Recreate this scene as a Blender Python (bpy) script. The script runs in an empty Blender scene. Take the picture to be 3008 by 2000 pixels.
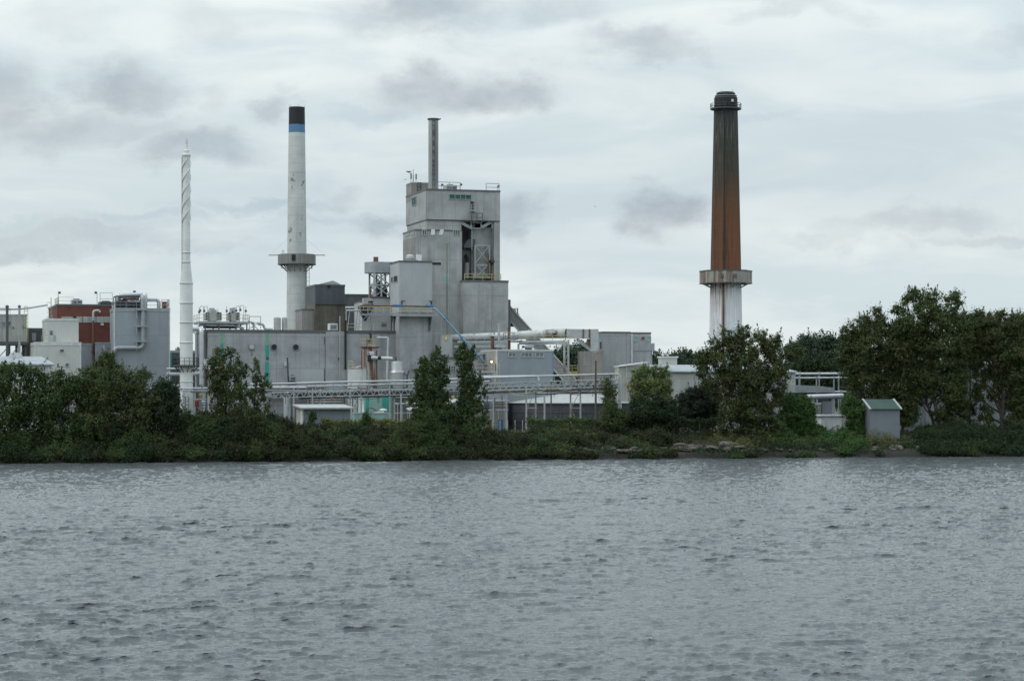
import bpy, bmesh, math, random
import numpy as np
from mathutils import Vector, Matrix
R = math.radians
SC = bpy.context.scene
COL = SC.collection
# ------------------------------------------------------------------ camera
F, H, YH = 6346.0, 9.0, 1150.0            # focal length in photo pixels, eye height above the water, horizon row
cam_d = bpy.data.cameras.new("camera"); cam = bpy.data.objects.new("camera", cam_d); COL.objects.link(cam)
cam.location = (0, 0, H); cam.rotation_euler = (R(90), 0, 0)
cam_d.sensor_width = 23.7; cam_d.lens = 50.0; cam_d.shift_y = 150/3008
cam_d.clip_start = 0.5; cam_d.clip_end = 9000
SC.camera = cam
# ------------------------------------------------------------------ world, sun, exposure
SUN_EL, SUN_AZ = R(50), R(-114)            # azimuth from the viewing direction, negative = left
SC.view_settings.view_transform = 'Standard'; SC.view_settings.look = 'None'
SC.view_settings.exposure = 0.0; SC.view_settings.gamma = 1.0
SC.cycles.max_bounces = 6; SC.cycles.diffuse_bounces = 3; SC.cycles.glossy_bounces = 3
SC.cycles.transmission_bounces = 3; SC.cycles.caustics_reflective = False; SC.cycles.caustics_refractive = False

class NT:
    """tiny helper for building node trees"""
    def __init__(s, tree): s.t = tree; s.n = tree.nodes; s.l = tree.links
    def new(s, typ, **kw):
        n = s.n.new(typ)
        for k, v in kw.items(): setattr(n, k, v)
        return n
    def put(s, sock, v):
        if hasattr(v, 'is_linked') or isinstance(v, bpy.types.NodeSocket): s.l.new(v, sock)
        elif v is not None: sock.default_value = v
    def math(s, op, a, b=None, c=None, clamp=False):
        n = s.new('ShaderNodeMath', operation=op); n.use_clamp = clamp
        for i, v in enumerate((a, b, c)): s.put(n.inputs[i], v)
        return n.outputs[0]
    def mix(s, f, a, b, mode='MIX'):
        n = s.new('ShaderNodeMix', data_type='RGBA', blend_type=mode)
        s.put(n.inputs[0], f)
        for i, v in ((6, a), (7, b)):
            if isinstance(v, tuple) and len(v) == 3: v = v + (1,)
            s.put(n.inputs[i], v)
        return n.outputs[2]
    def rng(s, v, a, b, c=0.0, d=1.0, smooth=True):
        n = s.new('ShaderNodeMapRange'); n.interpolation_type = 'SMOOTHSTEP' if smooth else 'LINEAR'
        for i, x in enumerate((v, a, b, c, d)): s.put(n.inputs[i], x)
        return n.outputs[0]
    def noise(s, vec, scale, detail=4, rough=.55, dist=0.0, color=False):
        n = s.new('ShaderNodeTexNoise'); s.put(n.inputs['Vector'], vec)
        n.inputs['Scale'].default_value = scale; n.inputs['Detail'].default_value = detail
        n.inputs['Roughness'].default_value = rough; n.inputs['Distortion'].default_value = dist
        return n.outputs['Color' if color else 'Fac']
    def map(s, vec, scale=(1, 1, 1), loc=(0, 0, 0)):
        n = s.new('ShaderNodeMapping'); s.put(n.inputs[0], vec)
        n.inputs['Scale'].default_value = scale; n.inputs['Location'].default_value = loc
        return n.outputs[0]
    def comb(s, x, y, z):
        n = s.new('ShaderNodeCombineXYZ')
        for i, v in enumerate((x, y, z)): s.put(n.inputs[i], v)
        return n.outputs[0]
    def sep(s, v):
        n = s.new('ShaderNodeSeparateXYZ'); s.put(n.inputs[0], v); return n.outputs
    def ramp(s, f, stops):
        n = s.new('ShaderNodeValToRGB'); s.put(n.inputs[0], f); e = n.color_ramp.elements
        while len(e) < len(stops): e.new(.5)
        for k, (p, c) in zip(e, stops): k.position = p; k.color = tuple(c) + (1,)
        return n.outputs[0]

W = bpy.data.worlds.new("World"); SC.world = W; W.use_nodes = True
nt = NT(W.node_tree); nt.n.clear()
sky = nt.new('ShaderNodeTexSky', sky_type='NISHITA', sun_disc=False)
sky.sun_elevation = SUN_EL; sky.sun_rotation = SUN_AZ; sky.air_density = 1.0; sky.dust_density = 2.0
tc = nt.new('ShaderNodeTexCoord').outputs['Generated']
dx, dy, dz = nt.sep(tc)
yy = nt.math('MAXIMUM', dy, .04)
u = nt.math('DIVIDE', dx, yy); v = nt.math('DIVIDE', dz, yy)            # tangent-plane direction
el = nt.math('MAXIMUM', dz, 0.0)
# warp the cloud edges
uv = nt.comb(u, nt.math('MULTIPLY', v, 1.6), 0.0)
wn = nt.sep(nt.noise(uv, 13, 7, .62, color=True))
wn2 = nt.sep(nt.noise(uv, 50, 5, .6, color=True))
def warp(base, k, amt, amt2):
    a = nt.math('MULTIPLY', nt.math('SUBTRACT', wn[k], .5), amt)
    b = nt.math('MULTIPLY', nt.math('SUBTRACT', wn2[k], .5), amt2*1.6)
    return nt.math('ADD', base, nt.math('ADD', a, b))
uw, vw = warp(u, 0, .075, .012), warp(v, 1, .050, .009)
def blob(cx, cy, rx, ry, s):
    a = nt.math('MULTIPLY', nt.math('SUBTRACT', uw, (cx-1504)/F), F/rx)
    b = nt.math('MULTIPLY', nt.math('SUBTRACT', vw, (YH-cy)/F), F/ry)
    d = nt.math('SQRT', nt.math('ADD', nt.math('MULTIPLY', a, a), nt.math('MULTIPLY', b, b)))
    return nt.rng(d, 1.35, .25, 0, s)
def total(lst):
    o = None
    for c in lst:
        b = blob(*c); o = b if o is None else nt.math('MAXIMUM', o, b)
    return o
CLOUDS = [(1330, 250, 240, 95, 1.0), (1520, 265, 170, 75, .9), (1220, 210, 120, 80, .85), (1250, 25, 270, 80, .9), (1640, 55, 160, 50, .45),
          (1890, 128, 190, 60, .75), (2050, 150, 110, 30, .4), (370, 235, 160, 100, .95), (15, 300, 140, 115, .8), (150, 350, 200, 80, .7),
          (330, 360, 260, 50, .5), (570, 425, 190, 60, .85), (620, 265, 80, 60, .35), (250, 712, 430, 42, .5), (560, 740, 180, 24, .35),
          (60, 745, 180, 32, .6), (1915, 615, 120, 85, 1.0), (1530, 632, 85, 60, .85), (1110, 668, 100, 36, .8), (985, 580, 60, 48, .4),
          (835, 305, 75, 55, .7), (2690, 655, 240, 48, .45), (2890, 715, 220, 26, .45), (2450, 690, 200, 26, .3), (870, 235, 50, 20, .3), (650, 40, 170, 70, .35),
          (150, 60, 160, 60, .25), (2330, 20, 200, 35, .4), (2960, 100, 120, 45, .35)]
BLUE = [(790, 612, 230, 26, .85), (480, 655, 240, 22, .6), (1090, 330, 140, 30, .5), (2200, 322, 150, 14, .35), (2880, 660, 230, 30, .3), (900, 655, 160, 18, .5),
        (30, 660, 150, 22, .5)]
cl = total(CLOUDS); bl = total(BLUE)
# streaky high layer
st = nt.noise(nt.comb(nt.math('MULTIPLY', u, 7.0), nt.math('MULTIPLY', v, 30.0), 3.1), 1.0, 6, .55, .6)
st2 = nt.noise(nt.comb(nt.math('MULTIPLY', u, 3.0), nt.math('MULTIPLY', v, 9.0), 7.7), 1.0, 5, .5, .4)
# overcast layer for the whole dome (seen in the water and as light)
glob = nt.noise(nt.map(tc, (1, 1, 2.5)), 3.0, 6, .6)
whi = nt.mix(nt.rng(st, .38, .64), (.66, .75, .775), (.84, .895, .88))
whi = nt.mix(nt.rng(st2, .35, .68, 0, .5), whi, (.53, .635, .705))
whi = nt.mix(nt.rng(glob, .45, .75, 0, .22), whi, (.50, .56, .60))
sk = nt.mix(1.0, sky.outputs[0], (.10, .10, .10), 'MULTIPLY')
skb = nt.mix(.6, sk, (.42, .55, .67))
base = nt.mix(nt.math('MULTIPLY', bl, .5), whi, skb)
tex = nt.rng(nt.noise(uv, 34, 7, .65), .30, .68, .62, 1.0)
base = nt.mix(nt.math('MULTIPLY', nt.math('MULTIPLY', cl, tex), .78), base, (.365, .415, .470))
base = nt.mix(1.0, base, nt.mix(nt.rng(el, .12, .45), (1, 1, 1), (.93, 1.0, 1.075)), 'MULTIPLY')
# an overcast dome is brighter towards the zenith
lum = nt.rng(el, .10, .95, 1.0, 1.95, False)
bg = nt.new('ShaderNodeBackground'); nt.l.new(base, bg.inputs[0]); nt.put(bg.inputs[1], lum)
wo = nt.new('ShaderNodeOutputWorld'); nt.l.new(bg.outputs[0], wo.inputs[0])
W.cycles.sampling_method = 'MANUAL'; W.cycles.sample_map_resolution = 512

sd = bpy.data.lights.new("sun", 'SUN'); sd.energy = 1.05; sd.angle = R(25); sd.color = (1.0, .97, .92)
sun = bpy.data.objects.new("sun", sd); COL.objects.link(sun)
sdir = Vector((math.sin(SUN_AZ)*math.cos(SUN_EL), math.cos(SUN_AZ)*math.cos(SUN_EL), math.sin(SUN_EL)))
sun.location = sdir*500; sun.rotation_euler = sdir.to_track_quat('Z', 'Y').to_euler()

# ------------------------------------------------------------------ geometry helpers
TH = R(16.3); TC, TS = math.cos(TH), math.sin(TH)     # the bank and the plant's fronts run at this angle
GZ = 3.0                                              # level of the plant's yard above the water
BA = R(13.2); BC, BS = math.cos(BA), math.sin(BA)      # the waterline itself turns a little less
LX, LY = -63.85, 269.4                                # a point of the waterline
def P(px, py, D): return Vector(((px-1504)*D/F, D, H-(py-YH)*D/F))
def Dw(px):                                           # distance of the waterline along a column of the photo
    a = (px-1504)/F
    return (LX*BS-LY*BC)/(a*BS-BC)
def bank_v(X, Y): return -(X-LX)*BS+(Y-LY)*BC          # metres inland of the waterline
def bank_u(X, Y): return (X-LX)*BC+(Y-LY)*BS
def bank_z(vv):
    return float(np.interp(vv, [-400, -60, -6, -1.5, -.35, .5, 3, 8, 14, 20, 4000], [-4, -4, -1.6, -.8, -.15, .75, 1.25, 2.0, 2.6, 3.0, 3.0]))
def gz(X, Y): return bank_z(bank_v(X, Y))
def inland(px, vv):                                    # ground point in a photo column, vv metres inland
    a = (px-1504)/F; D = Dw(px)+vv/(BC-a*BS)
    return D

def unit(v):
    v = Vector(v); return v.normalized() if v.length > 1e-9 else Vector((0, 0, 1))
class MB:
    def __init__(s): s.v = []; s.f = []
    def add(s, vs, fs):
        o = len(s.v); s.v += [tuple(p) for p in vs]; s.f += [tuple(o+i for i in f) for f in fs]; return s
    def box(s, x0, x1, y0, y1, z0, z1):
        if x0 > x1: x0, x1 = x1, x0
        if y0 > y1: y0, y1 = y1, y0
        if z0 > z1: z0, z1 = z1, z0
        return s.add([(x0, y0, z0), (x1, y0, z0), (x1, y1, z0), (x0, y1, z0), (x0, y0, z1), (x1, y0, z1), (x1, y1, z1), (x0, y1, z1)],
                     [(0, 3, 2, 1), (4, 5, 6, 7), (0, 1, 5, 4), (1, 2, 6, 5), (2, 3, 7, 6), (3, 0, 4, 7)])
    def prism(s, poly, axis, a, b):
        """poly: 2-D outline; axis 'x': outline in (y,z); 'y': (x,z); 'z': (x,y)"""
        n = len(poly)
        mk = {'x': lambda p, t: (t, p[0], p[1]), 'y': lambda p, t: (p[0], t, p[1]), 'z': lambda p, t: (p[0], p[1], t)}[axis]
        vs = [mk(p, a) for p in poly]+[mk(p, b) for p in poly]
        fs = [tuple(range(n)), tuple(range(2*n-1, n-1, -1))]+[(i, n+i, n+(i+1) % n, (i+1) % n) for i in range(n)]
        return s.add(vs, fs)
    def ring(s, c, ax, r, n, ph=0.0):
        ax = unit(ax); t = unit(ax.cross(Vector((0, 0, 1)))) if abs(ax.z) < .95 else unit(ax.cross(Vector((0, 1, 0))))
        b = ax.cross(t); c = Vector(c)
        return [c+t*(r*math.cos(ph+2*math.pi*i/n))+b*(r*math.sin(ph+2*math.pi*i/n)) for i in range(n)]
    def tube(s, path, r, n=10, cap=True, ph=0.0):
        path = [Vector(p) for p in path]; m = len(path)
        rr = r if isinstance(r, (list, tuple)) else [r]*m
        vs = []; o = len(s.v)
        pt = None
        for i, p in enumerate(path):
            d = unit(path[min(i+1, m-1)]-path[max(i-1, 0)])
            if pt is None:
                t = d.cross(Vector((0, 0, 1)))
                if t.length < .05: t = d.cross(Vector((0, 1, 0)))
            else: t = pt-d*pt.dot(d)
            t = unit(t); pt = t; b = d.cross(t)
            vs += [p+t*(rr[i]*math.cos(ph+2*math.pi*k/n))+b*(rr[i]*math.sin(ph+2*math.pi*k/n)) for k in range(n)]
        fs = [(i*n+k, i*n+(k+1) % n, (i+1)*n+(k+1) % n, (i+1)*n+k) for i in range(m-1) for k in range(n)]
        if cap: fs += [tuple(range(n-1, -1, -1)), tuple((m-1)*n+k for k in range(n))]
        return s.add(vs, fs)
    def beam(s, a, b, w, h=None):
        """square bar between two points"""
        return s.tube([a, b], (h or w)*.7071, 4, True, math.pi/4)
    def lathe(s, prof, n=24, c=(0, 0), ph=0.0, close=True):
        vs = [(c[0]+r*math.cos(ph+2*math.pi*k/n), c[1]+r*math.sin(ph+2*math.pi*k/n), z) for r, z in prof for k in range(n)]
        m = len(prof)
        fs = [(i*n+k, i*n+(k+1) % n, (i+1)*n+(k+1) % n, (i+1)*n+k) for i in range(m-1) for k in range(n)]
        if close: fs += [tuple(range(n-1, -1, -1)), tuple((m-1)*n+k for k in range(n))]
        return s.add(vs, fs)
    def rail(s, pts, h=1.1, step=1.6, r=.035, toe=False):
        for a, b in zip(pts[:-1], pts[1:]):
            a = Vector(a); b = Vector(b); n = max(1, round((b-a).length/step))
            for i in range(n+1):
                p = a.lerp(b, i/n); s.beam(p, p+Vector((0, 0, h)), r*2)
            for k in (.5, 1.0): s.beam(a+Vector((0, 0, h*k)), b+Vector((0, 0, h*k)), r*2)
            if toe: s.beam(a+Vector((0, 0, .08)), b+Vector((0, 0, .08)), r*2, r*4)
        return s
    def ladder(s, a, b, side, w=.5, r=.035, step=.6):
        a = Vector(a); b = Vector(b); sd = unit(side)*w*.5
        s.beam(a-sd, b-sd, r*2); s.beam(a+sd, b+sd, r*2); n = max(2, int((b-a).length/step))
        for i in range(n+1):
            p = a.lerp(b, i/n); s.beam(p-sd, p+sd, r*1.6)
        return s
    def build(s, name, m, parent=None, smooth=False, origin=None, bevel=0.0):
        o = Vector(origin) if origin is not None else Vector((0, 0, 0))
        me = bpy.data.meshes.new(name)
        me.from_pydata([tuple(Vector(p)-o) for p in s.v], [], s.f)
        bm = bmesh.new(); bm.from_mesh(me); bmesh.ops.recalc_face_normals(bm, faces=bm.faces)
        if bevel: bmesh.ops.bevel(bm, geom=list(bm.edges), offset=bevel, segments=1, affect='EDGES')
        bm.to_mesh(me); bm.free()
        me.materials.append(m)
        if smooth:
            for p in me.polygons: p.use_smooth = True
            try: me.set_sharp_from_angle(angle=R(42))
            except Exception: pass
        ob = bpy.data.objects.new(name, me); COL.objects.link(ob)
        ob.location = o
        if parent: ob.parent = parent
        return ob
def fillet(path, r, n=5):
    path = [Vector(p) for p in path]; out = [path[0]]
    for a, b, c in zip(path[:-2], path[1:-1], path[2:]):
        d1 = unit(a-b); d2 = unit(c-b); q = min(r, (a-b).length*.45, (c-b).length*.45)
        p0 = b+d1*q; p2 = b+d2*q
        for i in range(n+1):
            t = i/n; out.append(p0*(1-t)**2+b*(2*t*(1-t))+p2*t*t)
    out.append(path[-1]); return out
def tag(o, label=None, cat=None, group=None, kind=None):
    for k, x in (('label', label), ('category', cat), ('group', group), ('kind', kind)):
        if x: o[k] = x
    return o
def thing(name, label, cat, loc=(0, 0, 0), rz=0.0, group=None):
    o = bpy.data.objects.new(name, None); COL.objects.link(o); o.location = loc; o.rotation_euler = (0, 0, rz)
    o.empty_display_size = .5
    return tag(o, label, cat, group, 'thing')
def copy_tree(o, parent=None):
    c = o.copy(); COL.objects.link(c)
    if parent: c.parent = parent
    for ch in [x for x in o.children]: copy_tree(ch, c)
    return c

class B:
    """a building (or part of one) whose front is parallel to the bank: px, D place its near-left corner"""
    def __init__(s, name, label, cat, px, D, group=None, th=TH, z=GZ):
        s.o = Vector(((px-1504)*D/F, D)); s.c, s.s, s.gz = math.cos(th), math.sin(th), z
        s.root = thing(name, label, cat, (s.o.x, s.o.y, z), th, group); s.x1 = None
    def at(s, px, py, d=0.0):
        a, b = (px-1504)/F, -(py-YH)/F
        t = (d+(-s.o.x*s.s+s.o.y*s.c))/(-a*s.s+s.c)
        return ((a*t-s.o.x)*s.c+(t-s.o.y)*s.s, H+b*t-s.gz)
    def lf(s, px, py, x=0.0):
        a, b = (px-1504)/F, -(py-YH)/F
        t = (x+s.o.x*s.c+s.o.y*s.s)/(a*s.c+s.s)
        return (-(a*t-s.o.x)*s.s+(t-s.o.y)*s.c, H+b*t-s.gz)
    def pt(s, px, py, d=0.0):
        x, z = s.at(px, py, d); return Vector((x, d, z))
    def block(s, name, px0, px1, pyt, m, depth, d=0.0, pyb=None, cop=None, parent=None, cop_h=.35, bottom=0.0, roof=None):
        x0, zt = s.at(px0, pyt, d); x1 = s.at(px1, pyt, d)[0]
        zb = bottom if pyb is None else s.at(px0, pyb, d)[1]
        ob = MB().box(x0, x1, d, d+depth, zb, zt).build(name, m, parent or s.root)
        if cop:   # a metal edge trim round the roof, proud of the wall
            e = .06; c = MB()
            c.box(x0-e, x1+e, d-e, d+.25, zt-cop_h, zt+.05); c.box(x0-e, x1+e, d+depth-.25, d+depth+e, zt-cop_h, zt+.05)
            c.box(x0-e, x0+.25, d+.25, d+depth-.25, zt-cop_h, zt+.05); c.box(x1-.25, x1+e, d+.25, d+depth-.25, zt-cop_h, zt+.05)
            c.build('roof_edge', cop, parent or s.root)
        return (x0, x1, d, d+depth, zb, zt)
    def panel(s, name, px0, py0, px1, py1, m, d=0.0, out=.06, parent=None, side='F', x=0.0, inn=.04):
        if side == 'F':
            a0, z1 = s.at(px0, py0, d); a1, z0 = s.at(px1, py1, d)
            return MB().box(a0, a1, d-out, d+inn, z0, z1).build(name, m, parent or s.root)
        a0, z1 = s.lf(px0, py0, x); a1, z0 = s.lf(px1, py1, x)
        return MB().box(x-out, x+inn, a0, a1, z0, z1).build(name, m, parent or s.root)
    def window(s, px0, py0, px1, py1, mf, mp, nx=2, ny=1, d=0.0, side='F', x=0.0, w=.09, name='window'):
        if side == 'F': a0, z1 = s.at(px0, py0, d); a1, z0 = s.at(px1, py1, d)
        else: a0, z1 = s.lf(px0, py0, x); a1, z0 = s.lf(px1, py1, x)
        if a0 > a1: a0, a1 = a1, a0
        if z0 > z1: z0, z1 = z1, z0
        def bx(mb, p, q, r, t, out, inn):
            if side == 'F': mb.box(p, q, d-out, d+inn, r, t)
            else: mb.box(x-out, x+inn, p, q, r, t)
        fr = MB(); bx(fr, a0, a1, z0-w, z0, .12, .05); bx(fr, a0, a1, z1, z1+w, .12, .05)
        bx(fr, a0-w, a0, z0-w, z1+w, .10, .04); bx(fr, a1, a1+w, z0-w, z1+w, .10, .04)
        for i in range(1, nx):
            q = a0+(a1-a0)*i/nx; bx(fr, q-w*.4, q+w*.4, z0, z1, .09, .04)
        for i in range(1, ny):
            q = z0+(z1-z0)*i/ny; bx(fr, a0, a1, q-w*.4, q+w*.4, .085, .04)
        o = fr.build(name, mf, s.root)
        pn = MB(); bx(pn, a0, a1, z0, z1, .03, .02); pn.build('pane', mp, o)
        return o

# ------------------------------------------------------------------ materials
def new_mat(name):
    m = bpy.data.materials.new(name); m.use_nodes = True; t = NT(m.node_tree); b = m.node_tree.nodes['Principled BSDF']
    return m, t, b
def plain(name, col, rough=.6, metal=0.0, var=.12, scale=1.2):
    m, t, b = new_mat(name)
    n = t.noise(t.new('ShaderNodeTexCoord').outputs['Object'], scale, 5, .6)
    c = t.mix(t.rng(n, .3, .7), tuple(x*(1-var) for x in col), tuple(min(1, x*(1+var)) for x in col))
    t.l.new(c, b.inputs['Base Color']); b.inputs['Roughness'].default_value = rough; b.inputs['Metallic'].default_value = metal
    return m
def cladding(name, col, rib=.3, pw=6.0, ph=4.0, streak=.35, scol=(.10, .09, .075), seam=.25, mott=.12, rough=.55, bump=.25, patch=.0, pcol=(.05, .25, .2)):
    """ribbed sheet or panel wall: panel joints, vertical run-off stains, slight colour change panel to panel"""
    m, t, b = new_mat(name)
    oc = t.new('ShaderNodeTexCoord').outputs['Object']; x, y, z = t.sep(oc)
    s = t.math('ADD', x, y)
    n1 = t.noise(oc, .35, 5, .6)
    c = t.mix(t.rng(n1, .3, .7), tuple(q*(1-mott) for q in col), tuple(q*(1+mott) for q in col))
    cell = t.comb(t.math('FLOOR', t.math('DIVIDE', s, pw*.25)), t.math('FLOOR', t.math('DIVIDE', z, ph)), 0.0)
    wn_ = t.new('ShaderNodeTexWhiteNoise'); t.l.new(cell, wn_.inputs[0])
    c = t.mix(t.math('MULTIPLY', wn_.outputs[0], .16), c, (0, 0, 0))
    n2 = t.noise(t.comb(t.math('MULTIPLY', s, 1.6), 0.0, t.math('MULTIPLY', z, .06)), 1.0, 6, .65)
    n3 = t.noise(oc, .12, 3, .5)
    c = t.mix(t.math('MULTIPLY', t.math('MULTIPLY', t.rng(n2, .45, .75), t.rng(n3, .3, .7, .3, 1.0)), streak), c, scol)
    if patch:
        n4 = t.noise(oc, .5, 6, .6)
        c = t.mix(t.math('MULTIPLY', t.rng(n4, .6, .72), patch), c, pcol)
    js = t.math('LESS_THAN', t.math('FRACT', t.math('DIVIDE', t.math('ADD', s, 500.0), pw)), .10/pw)
    jz = t.math('LESS_THAN', t.math('FRACT', t.math('DIVIDE', t.math('ADD', z, 500.0), ph)), .10/ph)
    c = t.mix(t.math('MULTIPLY', t.math('MAXIMUM', js, jz), seam), c, (.03, .03, .03))
    t.l.new(c, b.inputs['Base Color']); b.inputs['Roughness'].default_value = rough; b.inputs['Specular IOR Level'].default_value = .3
    if rib:
        sn = t.math('SINE', t.math('MULTIPLY', s, 2*math.pi/rib))
        bp = t.new('ShaderNodeBump'); bp.inputs['Strength'].default_value = bump; bp.inputs['Distance'].default_value = .04
        t.l.new(sn, bp.inputs['Height']); t.l.new(bp.outputs[0], b.inputs['Normal'])
    return m
def stained(name, col, st, scale=.6, lo=.5, hi=.62, amt=1.0, vert=.15, rough=.7, st2=None, bumpy=0.0):
    """painted or metal surface with rust / peeling / soot patches"""
    m, t, b = new_mat(name)
    oc = t.new('ShaderNodeTexCoord').outputs['Object']
    n = t.noise(t.map(oc, (1, 1, vert)), scale, 8, .65)
    n0 = t.noise(oc, .4, 4, .6)
    c = t.mix(t.rng(n0, .3, .7), tuple(q*.88 for q in col), tuple(q*1.08 for q in col))
    if st2:
        nn = t.noise(t.map(oc, (1, 1, vert), (7, 3, 1)), scale*2.2, 7, .65); c = t.mix(t.rng(nn, lo, hi, 0, amt*.7), c, st2)
    c = t.mix(t.rng(n, lo, hi, 0, amt), c, st)
    t.l.new(c, b.inputs['Base Color']); b.inputs['Roughness'].default_value = rough
    return m
def glowing(name, col, s):
    m, t, b = new_mat(name); b.inputs['Emission Color'].default_value = col+(1,); b.inputs['Emission Strength'].default_value = s
    b.inputs['Base Color'].default_value = col+(1,); return m
def leaf_mat(name, a, bcol, ccol, trans=.25):
    m, t, b = new_mat(name)
    g = t.new('ShaderNodeNewGeometry'); oc = t.new('ShaderNodeTexCoord').outputs['Object']
    mx_ = lambda p, q, f: tuple(p[i]*(1-f)+q[i]*f for i in range(3))
    c = t.ramp(g.outputs['Random Per Island'], [(0, mx_(a, bcol, .45)), (.55, bcol), (1, mx_(ccol, bcol, .55))])
    n = t.noise(oc, .45, 4, .55)
    c = t.mix(t.rng(n, .42, .70, 0, .65), c, ccol)
    c = t.mix(t.rng(t.noise(oc, 1.3, 3, .5), .3, .7, 0, .35), c, a)
    t.l.new(c, b.inputs['Base Color']); b.inputs['Roughness'].default_value = .65; b.inputs['Specular IOR Level'].default_value = .25
    tr = t.new('ShaderNodeBsdfTranslucent'); t.l.new(c, tr.inputs[0])
    mx = t.new('ShaderNodeMixShader'); mx.inputs[0].default_value = trans
    t.l.new(b.outputs[0], mx.inputs[1]); t.l.new(tr.outputs[0], mx.inputs[2])
    t.l.new(mx.outputs[0], m.node_tree.nodes['Material Output'].inputs[0])
    return m
M = {}
M['wall'] = cladding('grey_wall_panels', (.33, .335, .335), .3, 6, 5, .35)
M['wall_hall'] = cladding('hall_wall_panels', (.37, .375, .38), .3, 7, 5.2, .42, (.12, .105, .085), mott=.16)
M['wall_light'] = cladding('light_wall_panels', (.44, .45, .45), .25, 30, 30, .12, mott=.06)
M['wall_tower'] = cladding('tower_wall_panels', (.375, .375, .365), .3, 5, 6, .45, (.12, .105, .085), mott=.16)
M['wall_tan'] = cladding('weathered_wall_panels', (.27, .255, .235), .3, 4, 5, .65, (.14, .11, .085))
M['wall_blue'] = cladding('blue_grey_cladding', (.27, .30, .33), .25, 40, 40, .10, mott=.05, seam=.1)
M['wall_steel'] = cladding('blue_grey_sheet', (.32, .345, .37), .22, 7, 5, .10, mott=.05, seam=.12)
M['wall_cream'] = cladding('cream_cladding', (.56, .56, .52), .25, 40, 40, .12, (.3, .28, .22), mott=.05, seam=.1)
M['wall_white'] = cladding('white_cladding', (.66, .67, .66), .25, 4, 40, .12, (.35, .33, .3), mott=.05, seam=.12)
M['wall_beige'] = cladding('beige_cladding', (.40, .385, .345), .3, 3, 3, .4, (.2, .15, .1))
M['wall_dark'] = cladding('charcoal_corrugated', (.090, .098, .108), .3, 2.2, 30, .45, (.045, .045, .05))
M['wall_slate'] = cladding('dark_grey_corrugated', (.13, .135, .14), .3, 3, 30, .5, (.06, .05, .04))
M['wall_rust'] = cladding('brown_corrugated', (.135, .118, .092), .3, 1.6, 30, .95, (.045, .035, .025), mott=.3)
M['wall_olive'] = cladding('olive_cladding', (.10, .105, .095), .3, 3, 4, .4)
M['conc'] = cladding('weathered_concrete', (.28, .265, .235), 0, 3, 4.0, .6, (.16, .11, .06), seam=.3, mott=.18, rough=.85)
M['coping'] = plain('dark_coping', (.10, .10, .10), .5)
M['coping_l'] = plain('pale_trim', (.52, .53, .52), .5)
M['white'] = stained('white_paint', (.66, .66, .64), (.42, .41, .38), .8, .55, .75, .5, .08, .45)
M['pipe'] = plain('silver_jacket', (.50, .52, .53), .38, .35, .10, .8)
M['pipe_w'] = plain('white_pipe', (.48, .49, .50), .45)
M['galv'] = plain('galvanised', (.40, .42, .42), .5, .3)
M['steel'] = plain('grey_steel', (.30, .32, .33), .5, .2)
M['dsteel'] = plain('dark_steel', (.07, .075, .08), .5)
M['rail'] = plain('grey_rail', (.32, .33, .325), .5)
M['rail_y'] = plain('yellow_rail', (.42, .34, .12), .5)
M['rail_p'] = plain('faded_yellow_rail', (.45, .41, .26), .5)
M['rust'] = stained('rust', (.16, .075, .045), (.06, .035, .03), 1.2, .45, .65)
M['rustpost'] = stained('rusty_grey_post', (.36, .36, .34), (.17, .09, .05), 1.4, .48, .62, .9, .3)
M['rustw'] = stained('rust_streaked_white', (.50, .50, .49), (.20, .11, .07), 1.3, .54, .70, .8, .06)
M['rusttank'] = stained('rusty_vessel', (.33, .31, .29), (.15, .07, .045), 1.0, .42, .60, .95, .15)
M['red'] = plain('red_oxide', (.20, .03, .025), .5)
M['blue'] = plain('blue_paint', (.035, .12, .24), .45)
M['blue_l'] = plain('pale_blue_paint', (.11, .215, .30), .45)
M['navy'] = plain('dark_blue_steel', (.025, .035, .05), .5)
M['black'] = plain('black_void', (.012, .012, .013), .7)
M['soot'] = stained('black_paint', (.014, .015, .017), (.05, .05, .05), 1.0, .56, .75, .5, .4)
M['glass'] = plain('window_glass', (.09, .11, .13), .12, 0, .3, .8)
M['glass_p'] = plain('pale_blind_glass', (.17, .19, .21), .2, 0, .25, 1.5)
M['glass_g'] = plain('green_glass', (.02, .095, .075), .6, 0, .35, .9)
M['glass_gl'] = plain('pale_green_panel', (.24, .36, .34), .3, 0, .2, .9)
M['frame'] = plain('window_frame', (.42, .43, .42), .5)
M['teal'] = stained('teal_panel', (.02, .30, .24), (.06, .36, .29), .8, .4, .7, .8, .2, .5)
M['mint'] = stained('faded_green_panel', (.20, .36, .30), (.30, .40, .34), .8, .4, .7, .8, .2, .6)
M['mintfade'] = stained('worn_green_stripe', (.13, .36, .22), (.32, .35, .30), .9, .46, .68, .95, .15, .7)
M['green_roof'] = stained('green_roof', (.038, .072, .058), (.065, .085, .075), .7, .4, .7, .7, 1, .6)
M['roof_pale'] = plain('pale_roof', (.37, .37, .35), .6)
M['roof_white'] = cladding('white_ribbed_roof', (.34, .36, .37), .5, 3, 60, .2, (.35, .35, .33), bump=.5)
M['roof_grey'] = plain('grey_roof', (.27, .28, .29), .7)
M['bark'] = plain('bark', (.06, .05, .042), .9, 0, .35, 3)
M['wood'] = stained('weathered_timber', (.11, .095, .08), (.05, .045, .04), 1.5, .4, .7, .8, .2, .9)
M['rock'] = stained('rock', (.10, .085, .07), (.07, .06, .05), 1.6, .45, .65, .9, 1.0, .9, (.11, .085, .06))
M['rockl'] = stained('pale_rock', (.125, .112, .095), (.11, .095, .08), 1.6, .5, .7, .8, 1.0, .9)
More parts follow.
